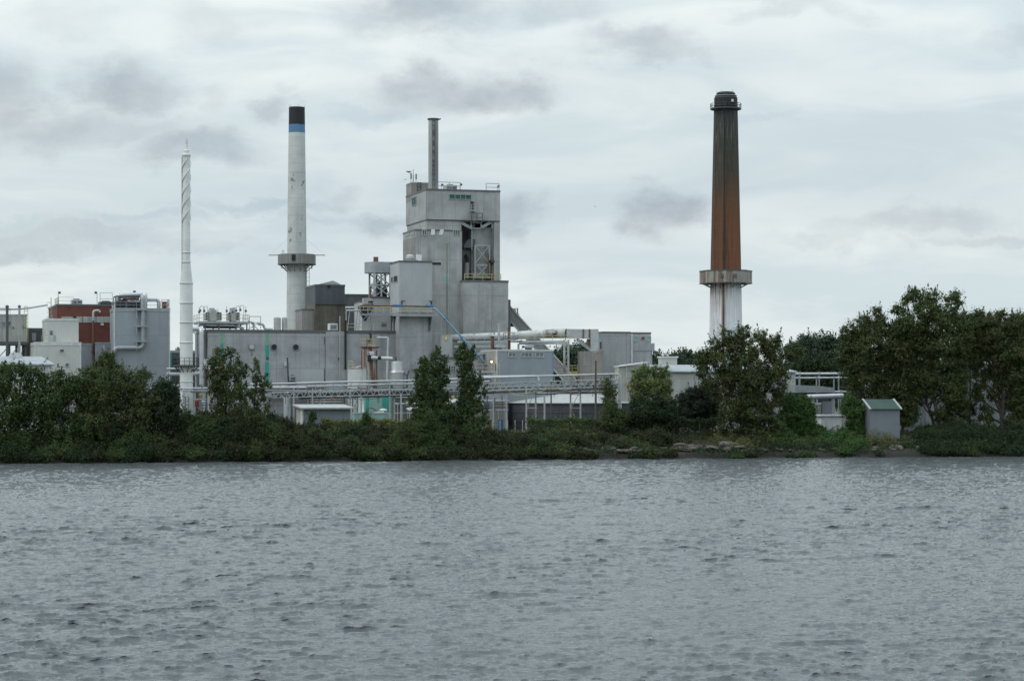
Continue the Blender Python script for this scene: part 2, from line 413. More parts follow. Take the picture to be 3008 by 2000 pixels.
def brick_mat():
    m, t, b = new_mat('red_brick')
    oc = t.new('ShaderNodeTexCoord').outputs['Object']; x, y, z = t.sep(oc); s = t.math('ADD', x, y)
    bt = t.new('ShaderNodeTexBrick'); t.l.new(t.comb(s, z, 0.0), bt.inputs[0])
    bt.inputs['Color1'].default_value = (.185, .055, .038, 1); bt.inputs['Color2'].default_value = (.13, .038, .027, 1)
    bt.inputs['Mortar'].default_value = (.15, .09, .075, 1); bt.inputs['Scale'].default_value = 3.2; bt.inputs['Mortar Size'].default_value = .012
    c = t.mix(t.rng(t.noise(oc, .4, 5, .6), .35, .7, 0, .5), bt.outputs[0], (.075, .022, .018))
    t.l.new(c, b.inputs['Base Color']); b.inputs['Roughness'].default_value = .85; return m
M['brick'] = brick_mat()
# ------------------------------------------------------------------ ground: river bed, bank and yard as one sheet
def grid_mesh(name, us, vs, zf, m):
    nu, nv = len(us), len(vs)
    U, V = np.meshgrid(us, vs); X = LX+U*BC-V*BS; Y = LY+U*BS+V*BC; Z = zf(U, V)
    co = np.stack([X, Y, Z], -1).reshape(-1, 3)
    i = np.arange(nu-1)[None, :]+nu*np.arange(nv-1)[:, None]
    q = np.stack([i, i+1, i+nu+1, i+nu], -1).reshape(-1, 4)
    return raw_mesh(name, co, q, m)
def raw_mesh(name, co, quads, m, smooth=True, parent=None):
    me = bpy.data.meshes.new(name); n = len(quads)
    me.vertices.add(len(co)); me.vertices.foreach_set('co', np.asarray(co, np.float32).ravel())
    me.loops.add(n*4); me.loops.foreach_set('vertex_index', np.asarray(quads, np.int32).ravel())
    me.polygons.add(n); me.polygons.foreach_set('loop_start', np.arange(0, n*4, 4, dtype=np.int32))
    if smooth: me.polygons.foreach_set('use_smooth', np.ones(n, bool))
    me.update(calc_edges=True); me.validate()
    me.materials.append(m)
    ob = bpy.data.objects.new(name, me); COL.objects.link(ob)
    if parent: ob.parent = parent
    return ob
def ground_mat():
    m, t, b = new_mat('earth_and_gravel')
    oc = t.new('ShaderNodeTexCoord').outputs['Object']
    c = t.mix(t.rng(t.noise(oc, .35, 6, .6), .35, .65), (.040, .034, .025), (.085, .072, .055))
    c = t.mix(t.rng(t.noise(oc, .12, 5, .6), .45, .6, 0, .8), c, (.032, .042, .018))
    c = t.mix(t.rng(t.noise(oc, 2.5, 5, .7), .5, .75, 0, .6), c, (.04, .035, .03))
    zz = t.sep(oc)[2]; wet = t.rng(t.math('ADD', zz, t.math('MULTIPLY', t.noise(oc, .8, 4, .6), .8)), 1.9, .7); c = t.mix(wet, c, (.016, .014, .011))   # soaked dark mud along the water
    t.l.new(c, b.inputs['Base Color']); b.inputs['Roughness'].default_value = .9
    return m
def axis(dense0, dense1, step, far):
    a = list(np.arange(dense0, dense1, step)); s = step; lo, hi = dense0, dense1
    while hi < far: s *= 1.35; a.append(hi); hi += s
    s = step
    while lo > -far: s *= 1.35; lo -= s; a.insert(0, lo)
    return np.array(a)
rs = np.random.RandomState(3)
_ph = rs.rand(40)*6.28; _fr = rs.uniform(.08, 1.3, 40); _dr = rs.rand(40)*6.28
def rough2(U, V, amp=.10):
    z = 0
    for k in range(24): z = z+np.sin(_fr[k]*(U*np.cos(_dr[k])+V*np.sin(_dr[k]))+_ph[k])/(1+2.2*_fr[k])
    return z*amp
def ground_z(U, V):
    V2 = V+rough2(U, V*0, .16)*np.clip(1-np.abs(V)/12, 0, 1)
    z = np.interp(V2, [-400, -60, -6, -1.5, -.35, .5, 3, 8, 14, 20, 4000], [-4, -4, -1.6, -.8, -.15, .75, 1.25, 2.0, 2.6, 3.0, 3.0])
    return z+rough2(U, V, .10)*np.clip((V+1)/3, 0, 1)*np.clip(1.3-V/18, .0, 1)
vs = np.concatenate([[-400, -200, -100, -60, -30, -15, -8], np.arange(-5, 22, .5), 22*1.25**np.arange(1, 24)])
tag(grid_mesh('ground', axis(-40, 200, .8, 2500), vs, ground_z, ground_mat()), kind='structure')

# ------------------------------------------------------------------ water: wind chop from a wave spectrum on a sheet that is finer near the camera
def wave_tile(N, L, kp, hs, wdir, seed, spread=9, kmax=60.0):
    r = np.random.RandomState(seed)
    k1 = 2*np.pi*np.fft.fftfreq(N, L/N); KX, KY = np.meshgrid(k1, k1)
    K = np.hypot(KX, KY); K[0, 0] = 1
    c = (KX*np.cos(wdir)+KY*np.sin(wdir))/K
    S = np.exp(-1.1*(kp/K)**2)*K**-4.0*(.05+np.abs(c)**spread)*(c > -.2)*np.exp(-(K/kmax)**2); S[0, 0] = 0
    h = (r.randn(N, N)+1j*r.randn(N, N))*np.sqrt(S)
    z = np.fft.ifft2(h).real; f = hs/4/z.std()
    h = h*f; z = z*f
    dx = np.fft.ifft2(-1j*KX/K*h).real; dy = np.fft.ifft2(-1j*KY/K*h).real
    return np.stack([z, dx, dy], -1)
def sample(tile, L, X, Y):
    N = tile.shape[0]; a = (X/L % 1)*N; b = (Y/L % 1)*N
    i = np.floor(a).astype(int); j = np.floor(b).astype(int); fa = (a-i)[..., None]; fb = (b-j)[..., None]
    i0, i1, j0, j1 = i % N, (i+1) % N, j % N, (j+1) % N
    return (tile[j0, i0]*(1-fa)+tile[j0, i1]*fa)*(1-fb)+(tile[j1, i0]*(1-fa)+tile[j1, i1]*fa)*fb
def build_water():
    ys = [26.0]
    while ys[-1] < 345: ys.append(ys[-1]*(1.00165 if ys[-1] > 55 else 1.006))
    ys = np.array(ys); tx = np.linspace(-1, 1, 1050)
    X = tx[None, :]*(.32*ys[:, None]+8); Y = np.repeat(ys[:, None], len(tx), 1)
    X = X.astype(np.float64)
    rot = lambda a: (X*math.cos(a)+Y*math.sin(a), -X*math.sin(a)+Y*math.cos(a))
    Z = np.zeros_like(X); DX = np.zeros_like(X); DY = np.zeros_like(X)
    for (N, L, kp, hs, wd, seed, a) in ((512, 67.7, 2*np.pi/5.5, .13, R(-72), 5, 0.0), (512, 31.9, 2*np.pi/2.5, .118, R(-66), 21, R(9)), (512, 19.9, 2*np.pi/1.15, .072, R(-84), 8, R(23)), (512, 11.3, 2*np.pi/.55, .042, R(-75), 11, R(-37))):
        x, y = rot(a); t = sample(wave_tile(N, L, kp, hs, wd-a, seed), L, x, y)
        Z += t[..., 0]; ch = -1.7
        DX += ch*(t[..., 1]*math.cos(a)-t[..., 2]*math.sin(a)); DY += ch*(t[..., 1]*math.sin(a)+t[..., 2]*math.cos(a))
    # gusts: patches of stronger and weaker chop; calmer close to the bank
    g = 1+.20*np.sin(X*.05+1.3*np.sin(Y*.031)+.8)*np.sin(Y*.043+X*.017+.6*np.sin(X*.09))+.15*np.sin(X*.13-Y*.10)
    
    co = np.stack([X+DX*g, Y+DY*g, Z*g], -1).reshape(-1, 3)
    n = len(tx); i = np.arange(n-1)[None, :]+n*np.arange(len(ys)-1)[:, None]
    q = np.stack([i, i+1, i+n+1, i+n], -1).reshape(-1, 4)
    m, t, b = new_mat('river_water')
    oc = t.new('ShaderNodeTexCoord').outputs['Object']
    b.inputs['Base Color'].default_value = (.084, .091, .092, 1); b.inputs['Roughness'].default_value = .05; b.inputs['IOR'].default_value = 1.333
    n1 = t.noise(t.map(oc, (.6, 1.5, 1)), 2.1, 6, .68, .6); n2 = t.noise(t.map(oc, (.8, 1.3, 1)), 9, 3, .6)
    hgt = t.math('ADD', n1, t.math('MULTIPLY', n2, .22))
    bp = t.new('ShaderNodeBump'); bp.inputs['Strength'].default_value = .9; bp.inputs['Distance'].default_value = .12
    t.l.new(hgt, bp.inputs['Height']); t.l.new(bp.outputs[0], b.inputs['Normal'])
    tag(raw_mesh('river_water', co, q, m), kind='structure')
build_water()
V3 = Vector
# ================================================================== buildings on the left
# --- small white building with a ribbed roof, right behind the trees
b = B('white_shed', 'low white shed with a ribbed pale metal roof, lowest building at the left edge', 'shed', -60, 318)
x0, zr = b.at(-60, 1046, 5.5); x1 = b.at(155, 1070, 0)[0]; ze = b.at(50, 1069, 0)[1]; xr = b.at(122, 1046, 5.5)[0]
MB().box(x0, x1-.15, .15, 10.8, 0, ze-.1).build('wall', M['wall_white'], b.root)
rf = MB().add([(x0, -.3, ze), (x1+.3, -.3, ze), (xr, 5.5, zr), (x0, 5.5, zr), (x1+.3, 11.3, ze), (x0, 11.3, ze),
               (x0, -.3, ze-.22), (x1+.3, -.3, ze-.22), (x1+.3, 11.3, ze-.22), (x0, 11.3, ze-.22)],
              [(0, 1, 2, 3), (1, 4, 2), (3, 2, 4, 5), (0, 6, 7, 1), (1, 7, 8, 4), (4, 8, 9, 5), (0, 3, 5, 9, 6), (6, 9, 8, 7)]).build('roof', M['roof_white'], b.root)
hx0 = b.at(24, 1040, 5)[0]; hx1 = b.at(69, 1040, 5)[0]
MB().prism([(hx0, zr-.25), (hx0+.5, zr+.55), (hx1-.5, zr+.55), (hx1, zr-.25)], 'y', 4.4, 6.6).build('ridge_vent', M['coping_l'], rf)

# --- cream building with a smaller storey on top
b = B('cream_building', 'plain cream clad building with a smaller cream storey and grey door on its roof', 'building', 102, 336)
d0 = b.block('wall', 102, 238, 1005, M['wall_cream'], 12, cop=M['coping_l'], cop_h=.5)
a = b.block('upper_wall', 137, 231, 936, M['wall_cream'], 9.5, d=2.2, cop=M['coping_l'], cop_h=.3, bottom=d0[5])
b.panel('corner_trim', 234, 1008, 238.5, 1120, M['coping_l'], out=.05)
b.panel('corner_trim', 102, 1012, 106, 1120, M['coping_l'], out=.05)
dr = b.panel('door', 144, 969, 157, 1001, M['frame'], d=2.2, out=.08)
b.panel('pane', 146, 972, 154.5, 984, M['glass'], d=2.2, out=.11, parent=dr)
w = b.window(193, 1068, 201, 1076, M['frame'], M['glass'], 1, 1, name='vent_window')
p = b.pt(181, 1032, 0)
MB().tube([p+V3((0, 0, 0)), p+V3((0, -.5, .1))], .05, 6).lathe([(.05, p.z-.1), (.3, p.z-.05), (.28, p.z+.25), (.02, p.z+.32)], 12, (p.x, p.y-.55)).build('wall_lamp', M['dsteel'], b.root)
pts = [V3((d0[0]+1.2, .25, d0[5])), V3((b.at(163, 1000, .25)[0], .25, d0[5])), V3((b.at(163, 1000, .25)[0], 2.1, d0[5]))]
MB().rail([pts[0]+V3((0, 1.8, 0)), *pts], 1.1, 1.3, .03).build('railing', M['rail'], b.root)
zc = b.at(137, 1012, 2.2)[1]

# --- beige block on legs at the far left
b = B('raised_beige_building', 'beige building raised on dark steel legs, at the left edge behind the white shed', 'building', -50, 343)
d = b.block('wall', -50, 79, 923, M['wall_beige'], 7, pyb=1003, cop=M['steel'], cop_h=.25)
for i, px in enumerate((4, 31, 76)):
    b.panel('panel_strip', px, 926, px+3, 1000, M['coping_l'] if i == 2 else M['steel'], out=.04)
b.window(3, 947, 15, 957, M['steel'], M['glass_p'], 1, 1); b.window(22, 945, 31, 955, M['steel'], M['glass'], 1, 1)
b.panel('vent', 37, 960, 41, 965, M['dsteel'], out=.1); b.panel('vent', 69, 957, 73, 964, M['dsteel'], out=.1)
fl = MB().box(d[0]-.2, d[1]+.2, -.25, 7.25, d[4]-.5, d[4]-.003); fl.build('floor_frame', M['dsteel'], b.root)
xs = [b.at(q, 1000)[0] for q in (-40, -5, 28, 55, 76)]
for x in xs:
    for y in (.3, 6.6): MB().box(x-.16, x+.16, y-.16, y+.16, 0, d[4]-.5).build('leg', M['dsteel'], b.root)
mb = MB()
for xa, xb in zip(xs[:-1], xs[1:]): mb.beam((xa, .3, d[4]-2.6), (xb, .3, d[4]-.6), .12); mb.beam((xa, .3, d[4]-2.6), (xb, .3, d[4]-2.6), .14)
mb.build('bracing', M['dsteel'], b.root)
x = b.at(82, 965)[0]
lad = MB().ladder((x-.3, -.25, d[4]), (x-.3, -.25, d[5]+1.3), (1, 0, 0), .55, .035)
for k in range(7):
    z = d[4]+1.8+k*.62; lad.tube([(x-.62, -.25, z), (x-.62, -.85, z), (x, -.85, z), (x, -.25, z)], .03, 5)
lad.build('caged_ladder', M['rail_p'], b.root)
MB().rail([(d[0], .2, d[5]), (d[1]-2.6, .2, d[5])], 1.0, 2, .03).build('roof_railing', M['rail'], b.root)
for k, (px, top, wdt) in enumerate(((21, 903, .22), (57, 903, .18))):
    p0 = P(px, 1045, 338)
    o = thing('vent_pole', ['tall black pole standing in front of the raised beige building', 'tall thin brown grey pole by the right edge of the beige building'][k], 'pole', (p0.x, p0.y, GZ))
    h = P(px, top, 338).z-GZ
    MB().tube([(0, 0, 0), (0, 0, h)], wdt, 10).build('shaft', M['dsteel'] if k == 0 else M['steel'], o)
    MB().lathe([(wdt*1.3, h), (wdt*1.3, h+.25), (.03, h+.4)], 10).build('cap', M['dsteel'], o)
# service pipe from the pole tops up to the brick roof
pa, pb, pc = P(-40, 908, 338.2), P(60, 909, 338.4), P(139, 896, 344)
MB().tube(fillet([pa, pb, pc], 3), .13, 8).build('roof_pipe', M['steel'], None, True, pb)
tag(bpy.data.objects['roof_pipe'], 'thin grey pipe crossing from the black poles up to the brick building roof', 'pipe')

# --- olive low link behind
b = B('olive_link_building', 'low dark olive clad building between the beige block and the cream building', 'building', 79, 352)
b.block('wall', 70, 140, 964, M['wall_olive'], 6, cop=M['coping'])
b.panel('door', 94, 978, 106, 1001, M['steel'], out=.05)

# --- brick building
b = B('brick_building', 'dark red brick building with a band of cream window panels', 'building', 167, 353)
d = b.block('wall', 167, 330, 898, M['brick'], 18, cop=None)
MB().box(d[0]-.08, d[1]+.05, -.08, 18.1, d[5]+.002, d[5]+.3).build('roof_edge', M['coping'], b.root)
for p0, p1, mm in ((180, 222, 'wall_beige'), (222, 243, 'wall_beige'), (244, 258, 'roof_pale'), (258, 283, 'steel'), (283, 305, 'roof_pale'), (305, 325, 'wall_beige')):
    b.panel('window_panel', p0+.4, 930, p1-.4, 947.5, M[mm], out=.09)
b.panel('open_window', 215, 929, 224, 934, M['black'], out=.13)
b.panel('vent_box', 296, 949, 304, 956, M['coping_l'], out=.35)
b.panel('door', 152, 925, 156, 945, M['dsteel'], side='L', x=0, out=.05)
b.block('lower_wall', 238, 280, 1009, M['wall_steel'], 1.0, d=-1.0, cop=M['steel'], cop_h=.25)
e = b.block('projecting_room', 283, 337, 1006, M['wall_steel'], 3.5, d=-3.52, pyb=1060, cop=M['steel'], cop_h=.2)
b.panel('corner_trim', 303, 1012, 307, 1058, M['coping_l'], d=-3.52, out=.04)
for x in (e[0]+.3, e[1]-.3): MB().box(x-.12, x+.12, -3.3, -3.0, 0, e[4]).build('room_leg', M['dsteel'], b.root)
z = d[5]+.3
MB().rail([(d[0]+.3, 8, z), (d[0]+.3, .2, z), (d[1]-6.3, .2, z)], 1.1, 1.6, .03).build('roof_railing', M['rail_p'], b.root)
x = d[0]-.55
lad = MB().ladder((x, 5, z-9), (x, 5, z+1.2), (0, 1, 0), .6, .04)
for k in range(9): lad.tube([(x, 4.6, z-6+k*.8), (x-.7, 4.6, z-6+k*.8), (x-.7, 5.4, z-6+k*.8), (x, 5.4, z-6+k*.8)], .03, 5)
lad.build('caged_ladder', M['rail_p'], b.root)
# rusty downpipe with a gooseneck
x = b.at(274, 950, -1.3)[0]; zt = b.at(274, 913, -1.3)[1]; zm = b.at(274, 942, -1.3)[1]
o = thing('exhaust_pipe', 'rusty vertical pipe with a grey gooseneck top on the brick wall', 'pipe', b.root.matrix_basis @ V3((x, -1.3, 0)), TH)
MB().tube([(0, 0, 0), (0, 0, zm)], .17, 10).build('rusty_riser', M['rust'], o, True)
MB().tube(fillet([(0, 0, zm+.004), (0, 0, zt), (.9, 0, zt+.05), (1.1, 0, zt-.25)], .5), .19, 10).build('gooseneck', M['galv'], o, True)
for k in range(5): MB().box(-.3, .3, -.22, .32, 2+k*2.6, 2.2+k*2.6).build('bracket', M['rust'], o)
# roof things
z0 = GZ+z
def onroof(bb, px, py, dd): x, zz = bb.at(px, py, dd); return bb.root.matrix_basis @ V3((x, dd, zz))
def lamp_pole(bb, px, ptop, zroof, dd, lab, grp=None, hook=1):
    x, zt = bb.at(px, ptop, dd); o = thing('roof_lamp', lab, 'lamp', bb.root.matrix_basis @ V3((x, dd, zroof)), TH, grp)
    h = zt-zroof
    MB().tube([(0, 0, 0), (0, 0, h)], .045, 6).build('pole', M['steel'], o)
    MB().lathe([(.06, h-.35), (.2, h-.3), (.22, h-.05), (.03, h+.08)], 10, (hook*.22, 0)).build('lamp_head', M['dsteel'], o)
    return o
lamp_pole(b, 171, 857, z, .5, 'thin lamp on a pole at the left corner of the brick roof')
lamp_pole(b, 285, 857, z, 1.5, 'thin lamp on a pole above the middle of the brick roof', hook=-1)
def hvac(bb, px0, px1, pt, zroof, dd, lab, dep=2.5, mm='galv', name='rooftop_unit', fans=2):
    x0, zt = bb.at(px0, pt, dd); x1 = bb.at(px1, pt, dd)[0]; w = x1-x0; h = zt-zroof
    o = thing(name, lab, 'ventilation unit', bb.root.matrix_basis @ V3((x0, dd, zroof)), TH)
    MB().box(0, w, 0, dep, .12, h).build('casing', M[mm], o, bevel=.03)
    MB().box(.1, w-.1, .1, dep-.1, 0, .118).build('base_frame', M['dsteel'], o)
    for k in range(fans):
        a0 = w*(k+.12)/fans; a1 = w*(k+.88)/fans
        g = MB()
        for q in range(5): zz = .3+(h-.5)*q/5; g.box(a0, a1, -.04, .02, zz, zz+(h-.5)/9)
        g.build('louvre', M['dsteel'], o)
    MB().lathe([(min(w, dep)*.3, h), (min(w, dep)*.3, h+.18), (.05, h+.2)], 14, (w*.5, dep*.5)).build('fan_cowl', M['dsteel'], o)
    return o
hvac(b, 211, 242, 880, z, 3, 'long grey ventilation unit on the brick roof')
hvac(b, 292, 334, 886, z, 2.2, 'low dark equipment box at the right end of the brick roof', mm='dsteel', fans=3)
MB().rail([V3((b.at(294, 880, 2)[0], 2, z)), V3((b.at(330, 880, 2)[0], 2, z))], 2.0, 1.8, .035).build('high_railing', M['rail'], b.root)

# --- tall blue-grey building
b = B('steel_clad_building', 'tall windowless blue grey steel clad building with a white pipe down its front', 'building', 336, 347)
d = b.block('wall', 336, 499, 905, M['wall_steel'], 7, cop=M['steel'], cop_h=.5)
b.panel('corner_trim', 333.5, 906, 338, 1130, M['coping_l'], out=.07); b.panel('corner_trim', 496, 908, 499.6, 1130, M['coping_l'], out=.07)
z = d[5]
MB().rail([(d[0]+.2, 6.5, z), (d[0]+.2, .3, z), (d[1]-.3, .3, z), (d[1]-.3, 6.5, z)], 1.1, 1.7, .03).build('roof_railing', M['rail'], b.root)
pth = [b.pt(420, 866, -.55), b.pt(420, 1022, -.55), b.pt(335, 1022, -.7), b.pt(335, 1075, -.7), b.pt(335, 1130, -.7)]
o = thing('wall_duct', 'white pipe running down the blue grey building and bending left', 'pipe', b.root.matrix_basis @ V3((pth[0].x, 0, 0)), TH)
pth = [p-V3((pth[0].x, 0, 0)) for p in pth]
pth[0] = V3((0, .9, z+1.9)); pth.insert(1, V3((0, -.55, z+1.9)))
MB().tube(fillet(pth, .8), .36, 14).build('duct', M['steel'], o, True)
for py in (910, 959, 1003):
    zz = b.at(420, py, 0)[1]; MB().box(-1.15, .6, -.98, .02, zz-.12, zz+.12).box(-1.15, -.98, -.9, -.7, zz-1.4, zz-.1).build('bracket', M['steel'], o)
# roof piping skid
o = thing('piping_skid', 'tangle of pipes, valves and frames on the blue grey building roof', 'equipment', b.root.matrix_basis @ V3((0, 0, z)), TH)
X = lambda px, dd=1.5: b.at(px, 880, dd)[0]
ZZ = lambda py, dd=1.5: b.at(400, py, dd)[1]-z
fr = MB(); xs = [X(q) for q in (338, 352, 372, 392, 412, 426)]
for x in xs:
    for y in (.9, 3.8): fr.beam((x, y, 0), (x, y, ZZ(872)), .14)
for y in (.9, 3.8):
    for zz in (.9, 2.0, ZZ(872)): fr.beam((xs[0], y, zz), (xs[-1], y, zz), .12)
for x1_, x2_ in zip(xs[:-1:2], xs[1::2]): fr.beam((x1_, .9, .1), (x2_, .9, 1.9), .09)
fr.build('frame', M['dsteel'], o)
MB().box(xs[0]+.2, xs[-2], 1.6, 3.4, .1, 1.5).build('pump_housing', M['navy'], o, bevel=.05)
MB().tube(fillet([(X(352), 2, ZZ(868)), (X(424), 2, ZZ(864)), (X(424), .6, ZZ(864)), (X(424), .6, ZZ(905))], .6), .38, 12).build('header_pipe', M['pipe'], o, True)
MB().tube(fillet([(X(345), 1.2, ZZ(885)), (X(345), 1.2, ZZ(874)), (X(372), 1.2, ZZ(874)), (X(375), 1.2, ZZ(886)), (X(412), 1.2, ZZ(886))], .5), .25, 10).build('lower_pipe', M['galv'], o, True)
MB().tube(fillet([(X(425), 1.4, ZZ(880)), (X(466), 1.4, ZZ(878)), (X(466), 1.4, 0)], .9), .30, 12).build('curved_pipe', M['pipe'], o, True)
MB().tube([(X(398), 3, .3), (X(398), 3, ZZ(853))], .22, 10).build('black_vent', M['black'], o, True)
for q, rr in ((362, .4), (384, .33), (405, .4)): MB().lathe([(rr, .2), (rr, 1.2), (.1, 1.5)], 12, (X(q), 2.2)).build('pump', M['red'] if q == 384 else M['galv'], o, True)
MB().tube([(X(360), 1.0, ZZ(878)), (X(405), 1.0, ZZ(878))], .14, 8).build('red_pipe', M['red'], o)
o = thing('red_tank_box', 'small dark red box inside a railing at the right end of that roof', 'equipment', b.root.matrix_basis @ V3((X(477), 1, z)), TH)
MB().box(0, X(489)-X(477), 0, 1.6, .1, ZZ(885)).build('casing', M['red'], o, bevel=.03)
MB().rail([(-.2, -.3, 0), (1.0, -.3, 0), (1.0, 2, 0)], ZZ(880), 1.0, .04).build('railing', M['rail'], o)

# --- thin teal building and pipes seen between the steel building and the white stack
b = B('teal_edged_building', 'low dark grey building with a bright teal corner strip, behind the white stack', 'building', 501, 362)
d = b.block('wall', 501, 600, 1030, M['wall_slate'], 8, cop=M['frame'])
b.panel('corner_strip', 501, 1034, 505, 1120, M['teal'], out=.08)
hvac(b, 520, 532, 1022, d[5], 3, 'small olive ventilation box on the roof behind the white stack', mm='steel', fans=1)
for k, (py, rr, x1, lab) in enumerate(((1083, .18, 640, 'thin white pipe crossing behind the white stack, uppermost of three'), (1099, .30, 590, 'thick white pipe crossing behind the white stack, middle of three'), (1133, .24, 545, 'silver pipe ending in an elbow left of the white stack, lowest of three'))):
    a, c = P(490, py, 342), P(x1, py, 345)
    pth = [a, c] if k != 1 else fillet([a, P(584, py, 344.6), P(604, py-20, 345), P(604, py-45, 345)], 1.0)
    tag(MB().tube(pth, rr, 12).build('steam_pipe', M['pipe_w'] if k < 2 else M['pipe'], None, True, a), lab, 'pipe')
# ================================================================== the stacks
def stack_base(px, D): p = P(px, YH, D); return (p.x, p.y, GZ)
def zof(py, D): return H-(py-YH)*D/F-GZ
# --- slim white steel stack with spiral strakes
D = 333; k = D/F; o = thing('white_stack', 'slim white steel stack with spiral fins round its upper half', 'chimney', stack_base(547.5, D))
Z = lambda py: zof(py, D)
MB().lathe([(19.2*k, 0), (18.8*k, Z(1000)), (18.3*k, Z(832)), (11.4*k, Z(770)), (11.3*k, Z(458))], 40).build('shaft', M['white'], o, True)
for py in (1121, 1006, 947, 890, 832, 770, 742):
    r = (18.9 if py > 840 else 18.5 if py == 832 else 11.6)*k
    MB().lathe([(r, Z(py)-.10), (r+.10, Z(py)-.05), (r+.10, Z(py)+.05), (r, Z(py)+.10)], 40, close=False).build('flange', M['steel'] if 0 else M['white'], o, True)
MB().lathe([(11.4*k, Z(458)), (13.4*k, Z(459)), (13.4*k, Z(455)), (11*k, Z(453)), (10.5*k, Z(450)), (5*k, Z(449.5))], 32).build('top_flange', M['white'], o, True)
MB().lathe([(5*k, Z(452)), (8.5*k, Z(450.5)), (8.5*k, Z(443)), (5.2*k, Z(441)), (4.4*k, Z(440)), (4.2*k, Z(421)), (4.8*k, Z(420.5)), (4.8*k, Z(419.5)), (4.2*k, Z(419)), (4.1*k, Z(409))], 24).build('tip', M['white'], o, True)
turns = 5.05/3
for q in range(3):
    mb = MB(); n = 90; vs = []; fs = []
    r0 = 11.2*k; z1, z0 = Z(463), Z(661)
    for i in range(n+1):
        t = i/n; a = 2*math.pi*(q/3+turns*t)-R(60); zz = z0+(z1-z0)*t
        rr = 14.0*k if 2 < i < n-2 else 11.8*k
        for (r_, dz_) in ((r0, -.06), (rr, -.05), (rr, .05), (r0, .06)): vs.append((r_*math.cos(a), r_*math.sin(a), zz+dz_))
    for i in range(n):
        for j in range(4): fs.append((i*4+j, i*4+(j+1) % 4, i*4+4+(j+1) % 4, i*4+4+j))
    mb.add(vs, fs); mb.build('spiral_fin', M['white'], o)
MB().ladder((-12.8*k, -.1, Z(800)), (-12.8*k, -.1, Z(462)), (0, 1, 0), .5, .025, .7).build('ladder', M['rail'], o)
r = 19*k
pl = MB().lathe([(r, Z(1076)), (r+1.0, Z(1076)), (r+1.0, Z(1072)), (r, Z(1072))], 24, close=False); pl.build('platform', M['dsteel'], o)
mb = MB()
pts = [V3(((r+.95)*math.cos(2*math.pi*i/16), (r+.95)*math.sin(2*math.pi*i/16), Z(1072))) for i in range(17)]
mb.rail(pts, 1.1, 1.2, .03).build('railing', M['dsteel'], o)
for i in range(10):
    a = 2*math.pi*i/10; c, s_ = math.cos(a), math.sin(a)
    MB().beam((c*r, s_*r, Z(1076)-.9), (c*(r+.9), s_*(r+.9), Z(1076)-.03), .10).build('platform_bracket', M['dsteel'], o)
# --- tapered concrete stack, blue band and black top
def stack_paint():
    m, t, b = new_mat('peeling_stack_paint'); D_ = 385
    oc = t.new('ShaderNodeTexCoord').outputs['Object']; x, y, z = t.sep(oc)
    c = t.mix(t.rng(t.noise(oc, .3, 6, .65), .3, .7), (.47, .475, .45), (.59, .595, .565))
    st_ = t.noise(t.map(oc, (1.2, 1.2, .05)), .9, 6, .6); c = t.mix(t.rng(st_, .5, .8, 0, .4), c, (.30, .28, .24))
    peel = t.noise(t.map(oc, (1, 1, .8)), 1.15, 9, .68)
    band = t.ramp(t.math('DIVIDE', z, 62.0), [(0, (0, 0, 0)), (.36, (.05,)*3), (.505, (.25,)*3), (.55, (1,)*3), (.60, (.55,)*3), (.66, (.15,)*3), (.70, (.9,)*3), (.735, (.25,)*3), (.80, (.35,)*3), (.93, (.1,)*3)])
    th = t.math('SUBTRACT', .70, t.math('MULTIPLY', band, .155))
    f = t.math('GREATER_THAN', peel, th); c = t.mix(t.math('MULTIPLY', f, .8), c, (.15, .13, .115))
    zs = t.math('LESS_THAN', t.math('FRACT', t.math('DIVIDE', z, 1.55)), .05); c = t.mix(t.math('MULTIPLY', zs, .22), c, (.1, .1, .1))
    t.l.new(c, b.inputs['Base Color']); b.inputs['Roughness'].default_value = .85; return m
D = 385; k = D/F; o = thing('banded_stack', 'off white concrete stack with a black top and a blue band', 'chimney', stack_base(872, D))
Z = lambda py: zof(py, D)
rad = lambda py: np.interp(py, [316, 750, 1245], [23.3, 28.6, 33.5])*k
def seg(name, pa, pb, m, top=False):
    prof = [(rad(pa), Z(pa)), (rad((pa+pb)/2), Z((pa+pb)/2)), (rad(pb), Z(pb))]
    if top: prof += [(rad(pb)*.86, Z(pb)), (rad(pb)*.86, Z(pb)-2)]
    return MB().lathe(prof, 48).build(name, m, o, True)
mp = stack_paint()
seg('lower_shaft', 1245, 509.6, mp); seg('upper_shaft', 509.2, 391.3, mp); seg('blue_band', 391, 367.3, stained('blue_band', (.085, .19, .34), (.14, .22, .31), .8, .5, .75, .6, .3)); seg('black_top', 367, 316, M['soot'], True)
for a in range(5): MB().beam((rad(316)*math.cos(a*1.256), rad(316)*math.sin(a*1.256), Z(318)), (rad(316)*math.cos(a*1.256), rad(316)*math.sin(a*1.256), Z(309)), .05).build('lightning_rod', M['steel'], o)
ro = 55.5*k; ph = R(22.5)+TH
rg = MB().lathe([(ro, Z(776)), (ro, Z(748)), (ro-.12, Z(747.5)), (ro-.12, Z(773)), (rad(770)-.02, Z(773)), (rad(770)-.02, Z(776))], 12, ph=ph, close=False)
rg.build('ring_balcony', cladding('balcony_sheet', (.25, .24, .225), .6, 2.1, 9, .7, (.11, .09, .07)), o)
mb = MB().lathe([(ro+.06, Z(778.5)), (ro+.06, Z(776)), (rad(770), Z(776)), (rad(770), Z(778.5))], 12, ph=ph, close=False); mb.build('balcony_floor', M['dsteel'], o)
